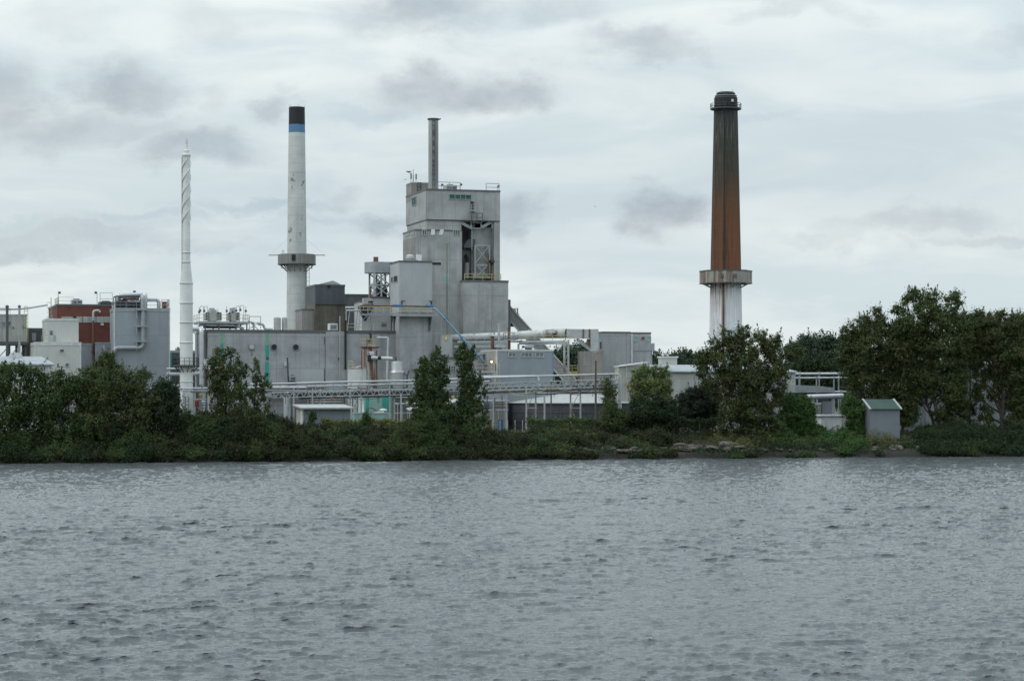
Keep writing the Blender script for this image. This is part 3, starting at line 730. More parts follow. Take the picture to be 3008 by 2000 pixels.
for i in range(12):
    a = ph+2*math.pi*(i+.5)/12; c, s_ = math.cos(a), math.sin(a); mb = MB()
    mb.beam((c*rad(797), s_*rad(797), Z(798)), (c*(ro-.3), s_*(ro-.3), Z(778)), .14); mb.beam((c*(rad(790)+1), s_*(rad(790)+1), Z(789)), (c*(rad(790)+1), s_*(rad(790)+1), Z(778)), .1)
    mb.build('balcony_strut', M['galv'], o)
fa = R(-74)
MB().box(-.55, .1, -ro-.02, -ro+.3, Z(768), Z(751)).build('balcony_opening', M['black'], o)
for sx in (-1, 1):
    mb = MB().beam((sx*ro, 0, Z(749.5)), (sx*83*k, 0, Z(750)), .16)
    mb.build('boom', M['steel'], o)
    MB().tube([(sx*82*k, 0, Z(750)), (sx*rad(700), 0, Z(702))], .012, 5).build('stay_wire', M['steel'], o)
MB().tube(fillet([(-34*k, -ro*.7, Z(747)), (-34*k, -ro*.7, Z(738)), (-39*k, -ro*.7, Z(738)), (-39*k, -ro*.7, Z(747))], .3), .05, 6).build('balcony_handle', M['rail'], o)
mb = MB().ladder((33*k, -rad(800)*.35, Z(900)), (33*k, -rad(800)*.35, Z(776)), (1, 0, 0), .55, .035, .7)
for i in range(9): mb.tube([(33*k-.3, -rad(800)*.35, Z(880)+i*.75), (33*k-.3, -rad(800)*.35-.7, Z(880)+i*.75), (33*k+.3, -rad(800)*.35-.7, Z(880)+i*.75), (33*k+.3, -rad(800)*.35, Z(880)+i*.75)], .025, 5)
mb.build('caged_ladder', M['rustpost'], o)
# --- the big rust brown stack on the right
def soot_stack():
    m, t, b = new_mat('soot_and_rust_stained_concrete')
    oc = t.new('ShaderNodeTexCoord').outputs['Object']; x, y, z = t.sep(oc)
    n = t.noise(oc, .18, 5, .6); zz = t.math('ADD', z, t.math('MULTIPLY', t.math('SUBTRACT', n, .5), 9.0))
    f = t.rng(zz, zof(795, 400), zof(320, 400), 0, 1, False)
    c = t.ramp(f, [(0, (.165, .058, .023)), (.28, (.140, .055, .022)), (.47, (.100, .050, .024)), (.62, (.055, .043, .027)), (.78, (.036, .039, .030)), (1, (.030, .036, .033))])
    a = t.math('ARCTAN2', y, x)
    vs_ = t.comb(t.math('MULTIPLY', a, 3.0), 0.0, t.math('MULTIPLY', z, .05))
    s1 = t.noise(vs_, 1.1, 8, .68, .5); s2 = t.noise(t.comb(t.math('MULTIPLY', a, 4.5), 5.0, t.math('MULTIPLY', z, .05)), 3.2, 7, .7)
    c = t.mix(t.rng(s1, .44, .70, 0, .62), c, (.028, .025, .02))
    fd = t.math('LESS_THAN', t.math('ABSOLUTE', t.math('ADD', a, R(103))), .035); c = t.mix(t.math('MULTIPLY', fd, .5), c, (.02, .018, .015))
    lightf = t.math('MULTIPLY', t.rng(s2, .50, .64, 0, .6), t.rng(f, .35, .98, .10, 1.0)); c = t.mix(lightf, c, (.24, .25, .21))
    c = t.mix(t.math('MULTIPLY', t.rng(s2, .52, .36, 0, .7), t.rng(f, .75, .1)), c, (.21, .11, .055))
    c = t.mix(t.math('MULTIPLY', t.rng(t.math('ADD', x, t.math('MULTIPLY', s2, 1.6)), .4, -2.2), .45), c, (.030, .017, .012))  # colour darkens towards the left side, its edge broken by the streak noise
    js = t.math('LESS_THAN', t.math('FRACT', t.math('DIVIDE', z, 2.3)), .04); c = t.mix(t.math('MULTIPLY', js, .12), c, (.2, .17, .13))
    t.l.new(c, b.inputs['Base Color']); b.inputs['Roughness'].default_value = .9; return m
def rust_run():
    m, t, b = new_mat('white_paint_with_rust_runs')
    oc = t.new('ShaderNodeTexCoord').outputs['Object']; x, y, z = t.sep(oc); a = t.math('ARCTAN2', y, x)
    c = t.mix(t.rng(t.noise(oc, .4, 5, .6), .3, .7), (.66, .685, .71), (.75, .77, .79))
    s1 = t.noise(t.comb(t.math('MULTIPLY', a, 5.0), 0.0, t.math('MULTIPLY', z, .05)), 2.6, 7, .7)
    up = t.rng(z, zof(990, 400), zof(828, 400), .25, 1.0)
    left = t.rng(x, 1.2, -1.6, .35, 1.0)
    f = t.math('MULTIPLY', t.math('MULTIPLY', t.rng(s1, .44, .56), up), left)
    ed = t.rng(t.math('ABSOLUTE', t.math('ADD', a, R(106))), .16, .03); f = t.math('MAXIMUM', f, t.math('MULTIPLY', ed, .85))
    c = t.mix(f, c, (.24, .13, .065)); c = t.mix(t.math('MULTIPLY', t.rng(s1, .6, .72), up), c, (.09, .06, .04))
    t.l.new(c, b.inputs['Base Color']); b.inputs['Roughness'].default_value = .75; return m
D = 400; k = D/F; o = thing('rusty_stack', 'tall eight sided brown stack, black at the top and white below its balcony', 'chimney', stack_base(2132, D))
Z = lambda py: zof(py, D)
ph = R(-90-13)
rad = lambda py: np.interp(py, [318, 795, 1245], [35.0, 45.5, 53.0])*k
MB().lathe([(rad(1245), 0), (rad(1000), Z(1000)), (rad(829), Z(829))], 8, ph=ph).build('lower_shaft', rust_run(), o)
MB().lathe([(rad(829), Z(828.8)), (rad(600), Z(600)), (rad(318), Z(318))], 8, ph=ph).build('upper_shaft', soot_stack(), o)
cap = MB().lathe([(34*k, Z(317.5)), (34.5*k, Z(290)), (31*k, Z(284)), (31*k, Z(282)), (27.5*k, Z(281)), (28.5*k, Z(277)), (24*k, Z(272)), (19*k, Z(272)), (19*k, Z(280))], 24, ph=ph).build('cap', M['soot'], o)
MB().lathe([(32*k, Z(283.8)), (32.5*k, Z(283)), (32.5*k, Z(281.8)), (28*k, Z(281.2))], 24, close=False).build('cap_ring', M['galv'], cap)
for i in range(24):
    a = ph+2*math.pi*i/24; MB().box(-.12, .12, -.12, .12, 0, .30).build('cap_tooth', M['soot'], cap) if 0 else None
rb = 46*k
MB().lathe([(rad(324), Z(325)), (rb, Z(322.5)), (rb, Z(319.5)), (rad(324)*.9, Z(319.5))], 16, close=False).build('gallery', M['dsteel'], o)
mb = MB(); pts = [V3((rb*.98*math.cos(2*math.pi*i/16), rb*.98*math.sin(2*math.pi*i/16), Z(319.5))) for i in range(17)]
mb.rail(pts, .85, 1.1, .035).build('gallery_railing', M['dsteel'], o)
MB().box(13*k, 19*k, -rad(305)-.18, -rad(305)+.5, Z(304), Z(297)).build('white_plate', M['white'], o)
for i in range(5): a = i*1.256+.4; MB().beam((27*k*math.cos(a), 27*k*math.sin(a), Z(282)), (27*k*math.cos(a), 27*k*math.sin(a), Z(266)), .05).build('lightning_rod', M['steel'], o)
ro = 71*k/math.cos(math.pi/8)
mr = stained('rust_stained_balcony', (.32, .31, .28), (.15, .085, .045), 1.1, .46, .60, .9, .10, .75, (.20, .19, .17))
MB().lathe([(ro, Z(832)), (ro, Z(797)), (ro-.15, Z(796.5)), (ro-.15, Z(829)), (rad(829)-.05, Z(829)), (rad(829)-.05, Z(832))], 8, ph=ph+R(9), close=False).build('ring_balcony', mr, o)
MB().lathe([(ro+.07, Z(798.5)), (ro+.07, Z(795.5)), (ro-.2, Z(795.5)), (ro-.2, Z(798.5))], 8, ph=ph+R(9), close=False).build('balcony_rim', M['dsteel'], o)
MB().lathe([(ro+.07, Z(834.5)), (ro+.07, Z(832)), (rad(832), Z(832)), (rad(832), Z(834.5))], 8, ph=ph+R(9), close=False).build('balcony_floor', M['dsteel'], o)
for i in range(8):
    a = ph+R(9)+2*math.pi*(i+.5)/8; c, s_ = math.cos(a), math.sin(a)
    MB().beam((c*rad(846)*.97, s_*rad(846)*.97, Z(846)), (c*(ro-.45), s_*(ro-.45), Z(834)), .16).build('balcony_strut', M['galv'], o)
for ex in (-17.5, 22.5):
    x = ex*k; q = MB().box(x-.22, x+.22, -ro*.965, -ro*.90, Z(818), Z(808)); q.build('balcony_hatch', M['coping'], o)
a = ph; c, s_ = math.cos(a), math.sin(a)
MB().tube([(c*(rad(1100)+.12), s_*(rad(1100)+.12), Z(1100)), (c*(rad(836)+.12), s_*(rad(836)+.12), Z(835))], .17, 8).build('down_pipe', M['rust'], o)
MB().tube([(c*(rad(792)+.1), s_*(rad(792)+.1), Z(793)), (c*(rad(330)+.1), s_*(rad(330)+.1), Z(330))], .10, 6).build('conduit', M['soot'], o)
# ================================================================== the main hall
b = B('main_hall', 'long low grey hall with three round wall vents and green stripes', 'building', 611, 345)
d = b.block('wall', 611, 1177, 968, M['wall_hall'], 12, cop=M['coping'], cop_h=.45)
hall = b; hall_z = d[5]
b.block('corner_panel', 602, 610.5, 972, M['wall_slate'], 1.2, d=.6)
b.block('ribbed_bay', 958, 1014, 974, M['wall_hall'], .3, d=-.3)
for px in (955, 957): b.panel('vertical_joint', px-1, 990, px, 1120, M['coping'], out=.02) if px == 955 else None
b.panel('green_stripe', 648, 970, 656, 1010, M['mintfade'], out=.03); b.panel('green_stripe', 648, 1010.5, 656, 1060, M['teal'], out=.03)
b.panel('green_stripe', 779, 972, 790, 1014, M['mintfade'], out=.03); b.panel('green_stripe', 779, 1014.5, 790, 1047, M['teal'], out=.03); b.panel('green_stripe', 779, 1062, 790, 1122, M['teal'], out=.03)
b.panel('dark_vent', 781, 1048, 789, 1057, M['dsteel'], out=.12); b.panel('dark_vent', 650, 1049, 656, 1055, M['navy'], out=.12)
b.panel('dark_vent', 993, 1049, 999, 1058, M['dsteel'], d=-.3, out=.12)
b.panel('lower_cladding', 842, 1084, 951, 1126, M['wall_light'], out=.05); 
for px, dark in ((739, 0), (804.5, 1), (868.5, 1)):
    p = b.pt(px, 1019, 0); mb = MB()
    pv = MB().box(p.x-.52, p.x+.52, -.08, .05, p.z-.5, p.z+.5).build('vent_frame', M['wall'], b.root)
    mb.tube([(p.x, .02, p.z), (p.x, -.28, p.z)], .43, 20); mb.build('round_vent', M['steel'] if not dark else M['dsteel'], pv)
    MB().tube([(p.x, -.2, p.z), (p.x, -.30, p.z)], .38, 20).build('vent_opening', M['black'] if dark else M['galv'], pv)
    b.panel('run_off_stain', px-3.5, 1028, px+4, 1046, stained('vent_run_off', (.33, .335, .33), (.22, .21, .20), 1.2, .42, .6, .9, .06), out=.012)
b.panel('joint', 952, 990, 953.4, 1010, M['coping'], out=.04); b.panel('joint', 952, 1082, 953.4, 1122, M['coping'], out=.04)
b.panel('switch_box', 835, 1063, 846, 1075, M['coping_l'], out=.3)
# pipes on the front
for px0, px1, py0, py1, mm, dd, lab in ((998.5, 0, 928, 1120, 'rail', -.7, 'thin pale conduit up the right part of the hall front'), (1015, 0, 940, 1085, 'black', -.45, 'black downpipe on the hall front'), (847, 1, 1050, 1122, 'dsteel', -1.2, 'short dark leaning post in front of the hall wall'), (1137, 0, 1000, 1122, 'rail', -3.0, 'tall white pipe bending left above the rusty tank')):
    p = b.pt(px0, py1, dd); q = b.pt(px0-(3 if px1 else 0), py0, dd); o0 = b.root.matrix_basis @ p; o1 = b.root.matrix_basis @ q
    pth = [o0, o1]
    if px0 == 1137: pth = fillet([o0, P(1140, 1000, o1.y), P(1140, 992, o1.y), P(1108, 992, o1.y)], .8); r_ = .19; mm = 'pipe_w'
    else: r_ = {998.5: .10, 1015: .16, 847: .14}[px0]
    tag(MB().tube(pth, r_, 8).build('wall_pipe', M[mm], None, True, o0), lab, 'pipe')
hvac(b, 853, 869, 1104, b.at(853, 1120, -2)[1], -2.5, 'small round fan unit low against the hall wall', 1.2, 'steel', 'fan_unit', 1)
MB().box(b.at(853, 1120, -2)[0], b.at(869, 1120, -2)[0], -2.4, -.01, 0, b.at(853, 1120, -2)[1]).build('fan_plinth', M['wall_slate'], b.root)
x0 = b.at(1018, 960, .4)[0]; x1 = b.at(1172, 960, .4)[0]
MB().rail([(x0, .4, hall_z), (x1, .4, hall_z)], 1.15, 1.6, .04).build('roof_railing', M['rail_p'], b.root)
# big white pipe hugging the left end
a = [P(570, 966, 346), P(592, 966, 342.5), P(592, 1075, 342.5), P(592, 1130, 342.5)]
tag(MB().tube(fillet(a, .9, 8), .36, 16).build('bend_pipe', M['pipe'], None, True, a[2]), 'thick silver pipe bending down the left end of the long hall', 'pipe')
a = [P(560, 972, 349), P(577, 975, 348), P(577, 1080, 348), P(577, 1140, 348)]
tag(MB().tube(fillet(a, .9, 8), .24, 12).build('bend_pipe', M['galv'], None, True, a[2]), 'thinner dull pipe beside the thick silver bend, left of the hall', 'pipe')
# --- roof cooler platform
o = thing('cooler_platform', 'raised steel platform with pipes and handrails on the left of the hall roof', 'platform', b.root.matrix_basis @ V3((0, 0, hall_z)), TH)
X = lambda px, dd=2.0: b.at(px, 950, dd)[0]
ZZ = lambda py, dd=2.0: b.at(650, py, dd)[1]-hall_z
xa, xb = X(582), X(728); zd = ZZ(945)
MB().box(xa, xb, .8, 7.5, zd-.35, zd).build('deck', M['steel'], o)
mb = MB()
for x in (X(600), X(640), X(690), X(722)):
    for y in (1.0, 7.2): mb.beam((x, y, 0), (x, y, zd-.35), .2)
mb.build('legs', M['dsteel'], o); bpy.data.objects['legs'].name = 'support_frame'
MB().tube(fillet([(X(575), 1.5, .2), (X(582), 1.5, .8), (X(625), 1.5, .75), (X(690), 1.5, .75), (X(715), 1.5, .2)], .6), .22, 10).build('pipe', M['pipe'], o, True)
MB().tube([(X(600), 3, .55), (X(700), 3, .55)], .3, 10).build('dark_duct', M['dsteel'], o, True)
MB().rail([(xa, 7.4, zd), (xa, .85, zd), (xb, .85, zd), (xb, 7.4, zd)], 1.1, 1.5, .03).build('railing', M['rail_p'], o)
MB().rail([(xb+.1, 1.2, .2), (X(763), 1.2, .2)], 2.0, 1.6, .05).build('side_railing', M['rail'], o)
MB().tube(fillet([(X(728), 1.6, 1.3), (X(744), 1.6, 1.3), (X(744), 1.6, 0)], .5), .16, 10).tube(fillet([(X(756), 1.6, 1.0), (X(772), 1.6, 1.0), (X(776), 1.6, .2), (X(800), 1.6, .2)], .5), .2, 10).build('run_down_pipe', M['galv'], o, True)
MB().beam((X(728), 1.8, 1.6), (X(758), 1.8, .1), .12).beam((X(728), 1.8, .1), (X(758), 1.8, 1.2), .1).build('brace', M['rail'], o)
zt = GZ+hall_z+zd
def cooler(px0, px1, ptop, lab):
    bb = b; x0, zz = bb.at(px0, ptop, 3); x1 = bb.at(px1, ptop, 3)[0]; h = zz-hall_z-zd; w = x1-x0
    o = thing('cooling_unit', lab, 'cooling unit', bb.root.matrix_basis @ V3((x0, 3, hall_z+zd)), TH)
    MB().box(w*.28, w*.68, -.1, 2.2, .1, h).build('casing', M['roof_pale'], o, bevel=.04)
    for (a0, a1, nm) in ((.0, .27, 'side_cabinet'), (.69, 1.0, 'side_cabinet')):
        s_ = MB().box(w*a0, w*a1, .1, 2, .25, h*.72).build(nm, M['roof_pale'], o, bevel=.04)
        g = MB()
        for q in range(5): g.box(w*a0+.08, w*a1-.08, .05, .12, .45+q*h*.12, .45+q*h*.12+h*.07)
        g.build('louvre', M['dsteel'], s_)
    MB().lathe([(.45, h), (.45, h+.25), (.1, h+.28)], 16, (w*.45, 1)).build('fan_cowl', M['steel'], o)
    MB().box(.05, w-.05, .0, 2.1, 0, .098).build('skid', M['dsteel'], o)
cooler(603, 652, 909, 'white cooling unit on the hall platform, the left one with the bulkier cabinets')
cooler(670, 704, 909, 'white cooling unit on the hall platform, the right one near the stack')
for i, (px, top, hk) in enumerate(((585, 903, 0), (598, 899, 1), (610, 900, 1), (640, 906, 0), (666, 900, 0), (693, 903, 1), (704, 899, 1), (716, 897, 1), (722, 900, 0))):
    xx, zz = b.at(px, top, 1.0); h = zz-hall_z-zd
    oo = thing('platform_lamp', 'slim lamp post rising from the railing of the hall roof platform', 'lamp', b.root.matrix_basis @ V3((xx, 1.0, hall_z+zd)), TH, 'lamp posts round the cooler platform')
    MB().tube(fillet([(0, 0, 0), (0, 0, h), (-.55*hk-.01, 0, h), (-.55*hk-.011, 0, h-.6)], .25) if hk else [(0, 0, 0), (0, 0, h)], .04, 6).build('pole', M['rail'], oo)
    MB().lathe([(.04, h-.95), (.2, h-.85), (.17, h-.6), (.04, h-.5)], 10, (-.55*hk, 0)).build('lamp_head', M['dsteel'], oo)
# --- two ribbed tanks
for px, w_, lab in ((814.5, 10.5, 'pale ribbed upright tank on the hall roof, the left and nearer of two'), (836, 8, 'pale ribbed upright tank beside the stack, the right one of two')):
    x, zz = b.at(px, 934, 5); r_ = w_*352/F; h = zz-hall_z
    oo = thing('ribbed_tank', lab, 'tank', b.root.matrix_basis @ V3((x, 5, hall_z)), TH)
    pr = []
    n = 14
    for i in range(n): pr += [(r_, h*i/n), (r_*1.04, h*(i+.5)/n)]
    MB().lathe(pr+[(r_, h)], 24).build('shell', M['roof_pale'], oo, True)
    MB().lathe([(r_*1.02, h+.003), (r_*.5, h+.18), (.05, h+.2)], 24).build('lid', M['galv'], oo, True)
hvac(b, 968, 992, 950, hall_z, 1.2, 'small white two part box near the rusty brown building on the hall roof', 1.5, 'coping_l', 'roof_hood', 1)

# --- dark corrugated building
b = B('dark_corrugated_building', 'dark corrugated building, charcoal above and rusty brown below, beside the banded stack', 'building', 925, 367)
d = b.block('lower_wall', 925, 1014, 893, M['wall_rust'], 9)
u_ = b.block('upper_wall', 926, 1013, 836, M['wall_dark'], 9, d=-.25, pyb=893.4, cop=M['dsteel'], cop_h=.3)
b.block('side_wing', 887, 924.6, 908, M['wall_tan'], 6, d=1.0, cop=M['coping'], cop_h=.2)
mb = MB().prism([(u_[0]+.5, u_[5]+.06), (u_[0]+3.2, u_[5]+.75), (u_[0]+3.7, u_[5]+.55), (u_[1]-.5, u_[5]+.06)], 'y', .4, 5.0); mb.build('roof_hood', M['roof_pale'], b.root)
b.panel('wall_hook', 962, 838, 970, 844, M['black'], d=-.25, out=.25)
b.panel('side_opening', 899, 888, 915, 897, M['black'], side='L', x=-.3, out=.02) if 0 else None
b = B('grey_link_building', 'plain mid grey block behind the dark corrugated building and the hopper', 'building', 1000, 386)
b.block('wall', 1000, 1100, 864, M['wall_slate'], 6, cop=M['coping'])
a = P(1012, 905, 380); c = P(1066, 904, 384)
tag(MB().tube([a, c], .28, 10).build('bright_duct', M['pipe_w'], None, True, a), 'short bright white duct behind the hopper, under the grey link', 'pipe')

# --- bin tower with hopper
b = B('bin_tower', 'pale block carrying an open steel frame with a rounded grey bin on top', 'tower', 1097, 358)
d = b.block('wall', 1097, 1150, 872, M['wall_light'], 7, cop=M['coping'], cop_h=.25)
d2 = b.block('side_wall', 1063, 1096.5, 884, M['wall_light'], 6, d=.5, cop=M['coping'], cop_h=.2)
zt = d[5]; x0 = b.at(1094, 860, .8)[0]; x1 = b.at(1146, 860, .8)[0]; zb0 = b.at(1100, 801, .8)[1]; zb1 = b.at(1100, 769, .8)[1]
fr = MB()
for x in (x0+.3, (x0+x1)/2, x1):
    for y in (.8, 4.4): fr.beam((x, y, zt), (x, y, zb0), .28)
zm = (zt+zb0)/2
for y in (.8, 4.4):
    fr.beam((x0+.3, y, zm), (x1, y, zm), .2)
    for za, zb_ in ((zt+.1, zm), (zm, zb0)): fr.beam((x0+.3, y, zb_), (x1, y, za), .2); fr.beam((x0+.3, y, za), (x1, y, zb_), .14)
for x in (x0+.3, x1): fr.beam((x, .8, zm), (x, 4.4, zm), .2); fr.beam((x, .8, zt), (x, 4.4, zm), .14)
fr.build('steel_frame', M['galv'], b.root)
out = [(x1+.4, .5), (x1+.4, 4.8)]+[((x0+1.0)+1.9*math.cos(t), 2.65+2.15*math.sin(t)) for t in np.linspace(math.pi/2, 1.5*math.pi, 14)]
MB().prism(out, 'z', zb0, zb1).build('bin', M['steel'], b.root)
xs_ = b.at(1104, 760, 2)[0]; MB().lathe([(.42, zb1), (.42, b.at(1104, 755, 2)[1])], 16, (xs_, 2)).build('brown_stub', M['rust'], b.root, True)
MB().box(x0+1.0, x0+2.6, 1.2, 3, zt, zt+1.6).build('motor_housing', M['black'], b.root); MB().lathe([(.5, zt), (.5, zt+2.2), (.15, zt+2.6)], 12, (x0+1.4, 2)).build('motor', M['dsteel'], b.root)
xl = b.at(1091, 850, 0)[0]; MB().box(xl-.2, xl+.05, .2, .5, zt-.5, b.at(1091, 845, 0)[1]).build('rusty_post', M['rust'], b.root)
b.window(1121, 949, 1134, 958, M['steel'], M['glass'], 1, 1); b.panel('upper_box', 1064, 876, 1086, 894, M['roof_pale'], d=.5, out=1.0)
b.panel('chute_opening', 1078, 885, 1090, 893, M['black'], d=.5, out=1.05)
p = b.root.matrix_basis @ V3((b.at(1072, 950, -2)[0], -2, hall_z)); kx = 356/F
o = thing('hopper', 'dark blue hopper tapering to a point on a light steel stand', 'hopper', p, TH)
hz = lambda py: b.at(1072, py, -2)[1]-hall_z
w2 = 17*kx
MB().box(-w2, w2, -w2, w2, hz(911), hz(898)).build('bin', M['navy'], o)
MB().add([(-w2, -w2, hz(911.2)), (w2, -w2, hz(911.2)), (w2, w2, hz(911.2)), (-w2, w2, hz(911.2)), (-.15, -.15, hz(943)), (.15, -.15, hz(943)), (.15, .15, hz(943)), (-.15, .15, hz(943))],
         [(0, 1, 2, 3), (4, 7, 6, 5), (0, 4, 5, 1), (1, 5, 6, 2), (2, 6, 7, 3), (3, 7, 4, 0)]).build('cone', M['navy'], o)
fr = MB()
for sx in (-1, 1):
    for sy in (-1, 1): fr.beam((sx*1.35, sy*1.2, 0), (sx*1.0, sy*.95, hz(912)), .08)
    fr.beam((sx*1.3, -1.15, 1.2), (-sx*1.0, -1.0, hz(914)), .07)
fr.build('stand', M['steel'], o); MB().rail([(-1.6, -1.3, hz(912)), (1.6, -1.3, hz(912))], 1.2, 1.0, .035).build('railing', M['rail_p'], o)
MB().tube([(-3.2, -.2, hz(913)), (1.2, -.2, hz(912))], .16, 8).beam((-3.2, -.2, hz(913)), (-3.2, -.2, 0), .14).beam((-2.6, -.2, hz(913)), (-3.0, -.2, 0), .1).build('side_pipe', M['galv'], o, True)

# --- pale square tower
b = B('pale_tower', 'pale grey square tower with a wide catwalk across its front', 'tower', 1173, 351)
u_ = b.block('upper_wall', 1173, 1269, 766, M['wall_light'], 6.6, pyb=918, cop=M['coping'], cop_h=.25)
b.block('lower_wall', 1173.5, 1268.5, 918.4, M['wall_hall'], 6.5, d=.06)
b.window(1158, 813, 1168, 826, M['steel'], M['black'], 1, 1, side='L'); b.window(1150.5, 816, 1154, 828, M['steel'], M['black'], 1, 1, side='L')
for i, (px, py) in enumerate(((1180, 885), (1267, 886))):
    p = b.pt(px, py, 0); MB().beam((p.x, .1, p.z-.6), (p.x, -.15, p.z+.1), .2).beam((p.x, -.1, p.z+.1), (p.x+.5*(1-2*i), -.5, p.z+.1), .12).build('hoist_arm', M['dsteel'], b.root)
mats = (('rail_p', 'blue_l'))
zc = b.at(1200, 924, -1.3)[1]; xa = b.at(1150, 924, -1.3)[0]; xb = b.at(1283, 924, -1.3)[0]
MB().box(xa, xb, -1.4, -.003, zc-.28, zc+.05).build('catwalk', M['steel'], b.root)
MB().rail([(xa, -.1, zc+.05), (xa, -1.35, zc+.05), (xb, -1.35, zc+.05)], 1.1, 1.4, .05).build('catwalk_railing', M['rail_p'], b.root)
MB().rail([(xa-5.2, -1.35, zc+.1), (xa, -1.35, zc+.1)], 1.1, 1.4, .05).build('left_catwalk_railing', M['rail_p'], b.root)
MB().box(xa-5.2, xa-.01, -1.4, -.5, zc-.15, zc+.04).build('left_catwalk', M['steel'], b.root)
for px in (1152, 1160, 1264): x = b.at(px, 940, -.6)[0]; MB().beam((x, -.05, zc-1.7), (x, -1.2, zc-.25), .16).beam((x, -.1, zc-2.6), (x, -.1, zc-.25), .22).build('catwalk_bracket', M['dsteel'], b.root)
MB().tube([(xa-5, -.9, zc+1.35), (xa+.5, -.9, zc+1.4), (b.at(1270, 0, -.9)[0], -.9, zc+1.35)], .13, 8).build('rusty_pipe', M['rust'], b.root, True)
for q0, q1 in ((1154, 1182), (1251, 1272)): MB().tube([(b.at(q0, 0, -.95)[0], -.95, zc+1.4), (b.at(q1, 0, -.95)[0], -.95, zc+1.4)], .25, 8).build('blue_sleeve', M['blue'], b.root, True)
zr = u_[5]
for px0, px1, pt_, lab, mm in ((1195, 1220, 747, 'rounded grey roof vent on the pale tower, left of a white box', 'galv'), (1225, 1238, 747, 'tilted bright white box on the pale tower roof', 'white')):
    x0, zz = b.at(px0, pt_, 2); x1 = b.at(px1, pt_, 2)[0]; oo = thing('roof_vent', lab, 'vent', b.root.matrix_basis @ V3((x0, 2, zr)), TH); w_ = x1-x0; h = zz-zr
    if mm == 'galv':
        MB().lathe([(w_*.35, 0), (w_*.35, h*.4), (w_*.5, h*.45), (w_*.48, h*.8), (w_*.3, h)], 18, (w_*.5, w_*.5)).build('cowl', M[mm], oo, True); MB().box(w_*.1, w_*.9, .05, w_*.9, -.1, .25).build('curb', M['steel'], oo)
    else:
        MB().add([(0, 0, .25), (w_, 0, .15), (w_+.1, 0, h-.1), (.1, 0, h), (0, .9, .25), (w_, .9, .15), (w_+.1, .9, h-.1), (.1, .9, h)], [(0, 1, 2, 3), (4, 7, 6, 5), (0, 4, 5, 1), (1, 5, 6, 2), (2, 6, 7, 3), (3, 7, 4, 0)]).build('box', M['white'], oo); MB().box(.1, w_-.1, .1, .8, -.05, .22).build('stand', M['steel'], oo)
# blue slanting pipe
pth = [P(1272, 905, 349.0), P(1286, 914, 348.5), P(1428, 1069, 346)]
o = thing('blue_conveyor_pipe', 'long light blue pipe slanting down from the catwalk to the right', 'pipe', tuple(pth[-1])); l_ = [p-pth[-1] for p in pth]
MB().tube(fillet(l_, 1.0), .155, 10).build('tube', M['blue_l'], o, True)
for t in (.15, .5, .85): q = l_[1].lerp(l_[2], t); dd = unit(l_[2]-l_[1])*.12; MB().tube([q-dd, q+dd], .21, 10).build('coupling', M['blue'], o)

# --- high boiler tower: upper box, recess, mid and lower wings
b = B('boiler_tower', 'tallest grey building, a stepped boiler tower with a steel stack on its roof', 'building', 1252, 364)
up = b.block('upper_wall', 1252, 1469, 555, M['wall_tower'], 14.6, pyb=644, cop=M['coping'], cop_h=.25)
bm_ = b.block('soffit_trim', 1252.3, 1468.5, 643.6, M['coping'], 14.4, d=.10, pyb=646.5)
xs0 = b.at(1252, 600)[0]
pen = b.block('penthouse_wall', 1209, 1266, 536, M['wall_tan'], 4.0, d=10.4, bottom=up[5]-1.2, cop=M['wall_light'], cop_h=.15)
le = b.block('left_wall', 1253, 1352, 646.6, M['wall_tower'], 14, d=.35)
co = b.block('recess_wall', 1352.4, 1451, 646.6, M['wall_tan'], 9, d=5.0)
pr_ = b.block('pier', 1451.3, 1468.6, 646.6, M['wall_tower'], 14, d=.25)
b.window(1320.5, 572, 1383.5, 586, M['steel'], M['glass_g'], 4, 1, w=.12); b.window(1211, 583, 1223, 600, M['steel'], M['glass_g'], 2, 1, side='L', w=.12)
dr = b.panel('door', 1383, 593, 1391, 616, M['navy'], out=.08); b.panel('hood', 1382.5, 591.5, 1391.5, 593.2, M['galv'], out=.6)
x0 = b.at(1381, 619)[0]; x1 = b.at(1393, 619)[0]; z0 = b.at(1381, 619)[1]
MB().box(x0, x1, -.9, -.003, z0-.12, z0).rail([(x0, -.85, z0), (x1, -.85, z0)], 1.0, .7, .03).build('landing', M['galv'], b.root)
xq = b.at(1388, 640, -.3)[0]; MB().ladder((xq, -.35, b.at(1388, 668, -.3)[1]), (xq, -.35, z0), (1, 0, 0), .5, .035).build('ladder', M['rail'], b.root)
# funnel trusses and platform under the box
mb = MB(); y_ = .9
for (pa, qa, pb, qb, w_) in ((1345, 650, 1386, 671, .5), (1446, 650, 1415, 668, .5), (1345, 648, 1345, 690, .35), (1352, 650, 1352, 690, .3), (1446, 650, 1446, 672, .3), (1448, 668, 1448, 810, .14), (1386, 650, 1386, 735, .14)):
    mb.beam(b.pt(pa, qa, y_), b.pt(pb, qb, y_), w_)
mb.beam(b.pt(1340, 649, y_), b.pt(1450, 649, y_), .35); mb.build('hanger_frame', M['galv'], b.root)
mb = MB(); pz = b.at(1385, 653, -.2)[1]; xa, xb = b.at(1382, 653, -.2)[0], b.at(1414, 653, -.2)[0]
mb.box(xa, xb, -.9, 2, pz-.15, pz).rail([(xa, -.85, pz), (xb, -.85, pz)], 1.5, 1.0, .05); mb.build('platform', M['dsteel'], b.root)
mb = MB(); mb.beam(b.pt(1384, 654, 0), b.pt(1384, 671, 0), .15).beam(b.pt(1413, 654, 0), b.pt(1413, 671, 0), .15).beam(b.pt(1384, 671, 0), b.pt(1413, 671, 0), .15); mb.build('platform_hanger', M['galv'], b.root)
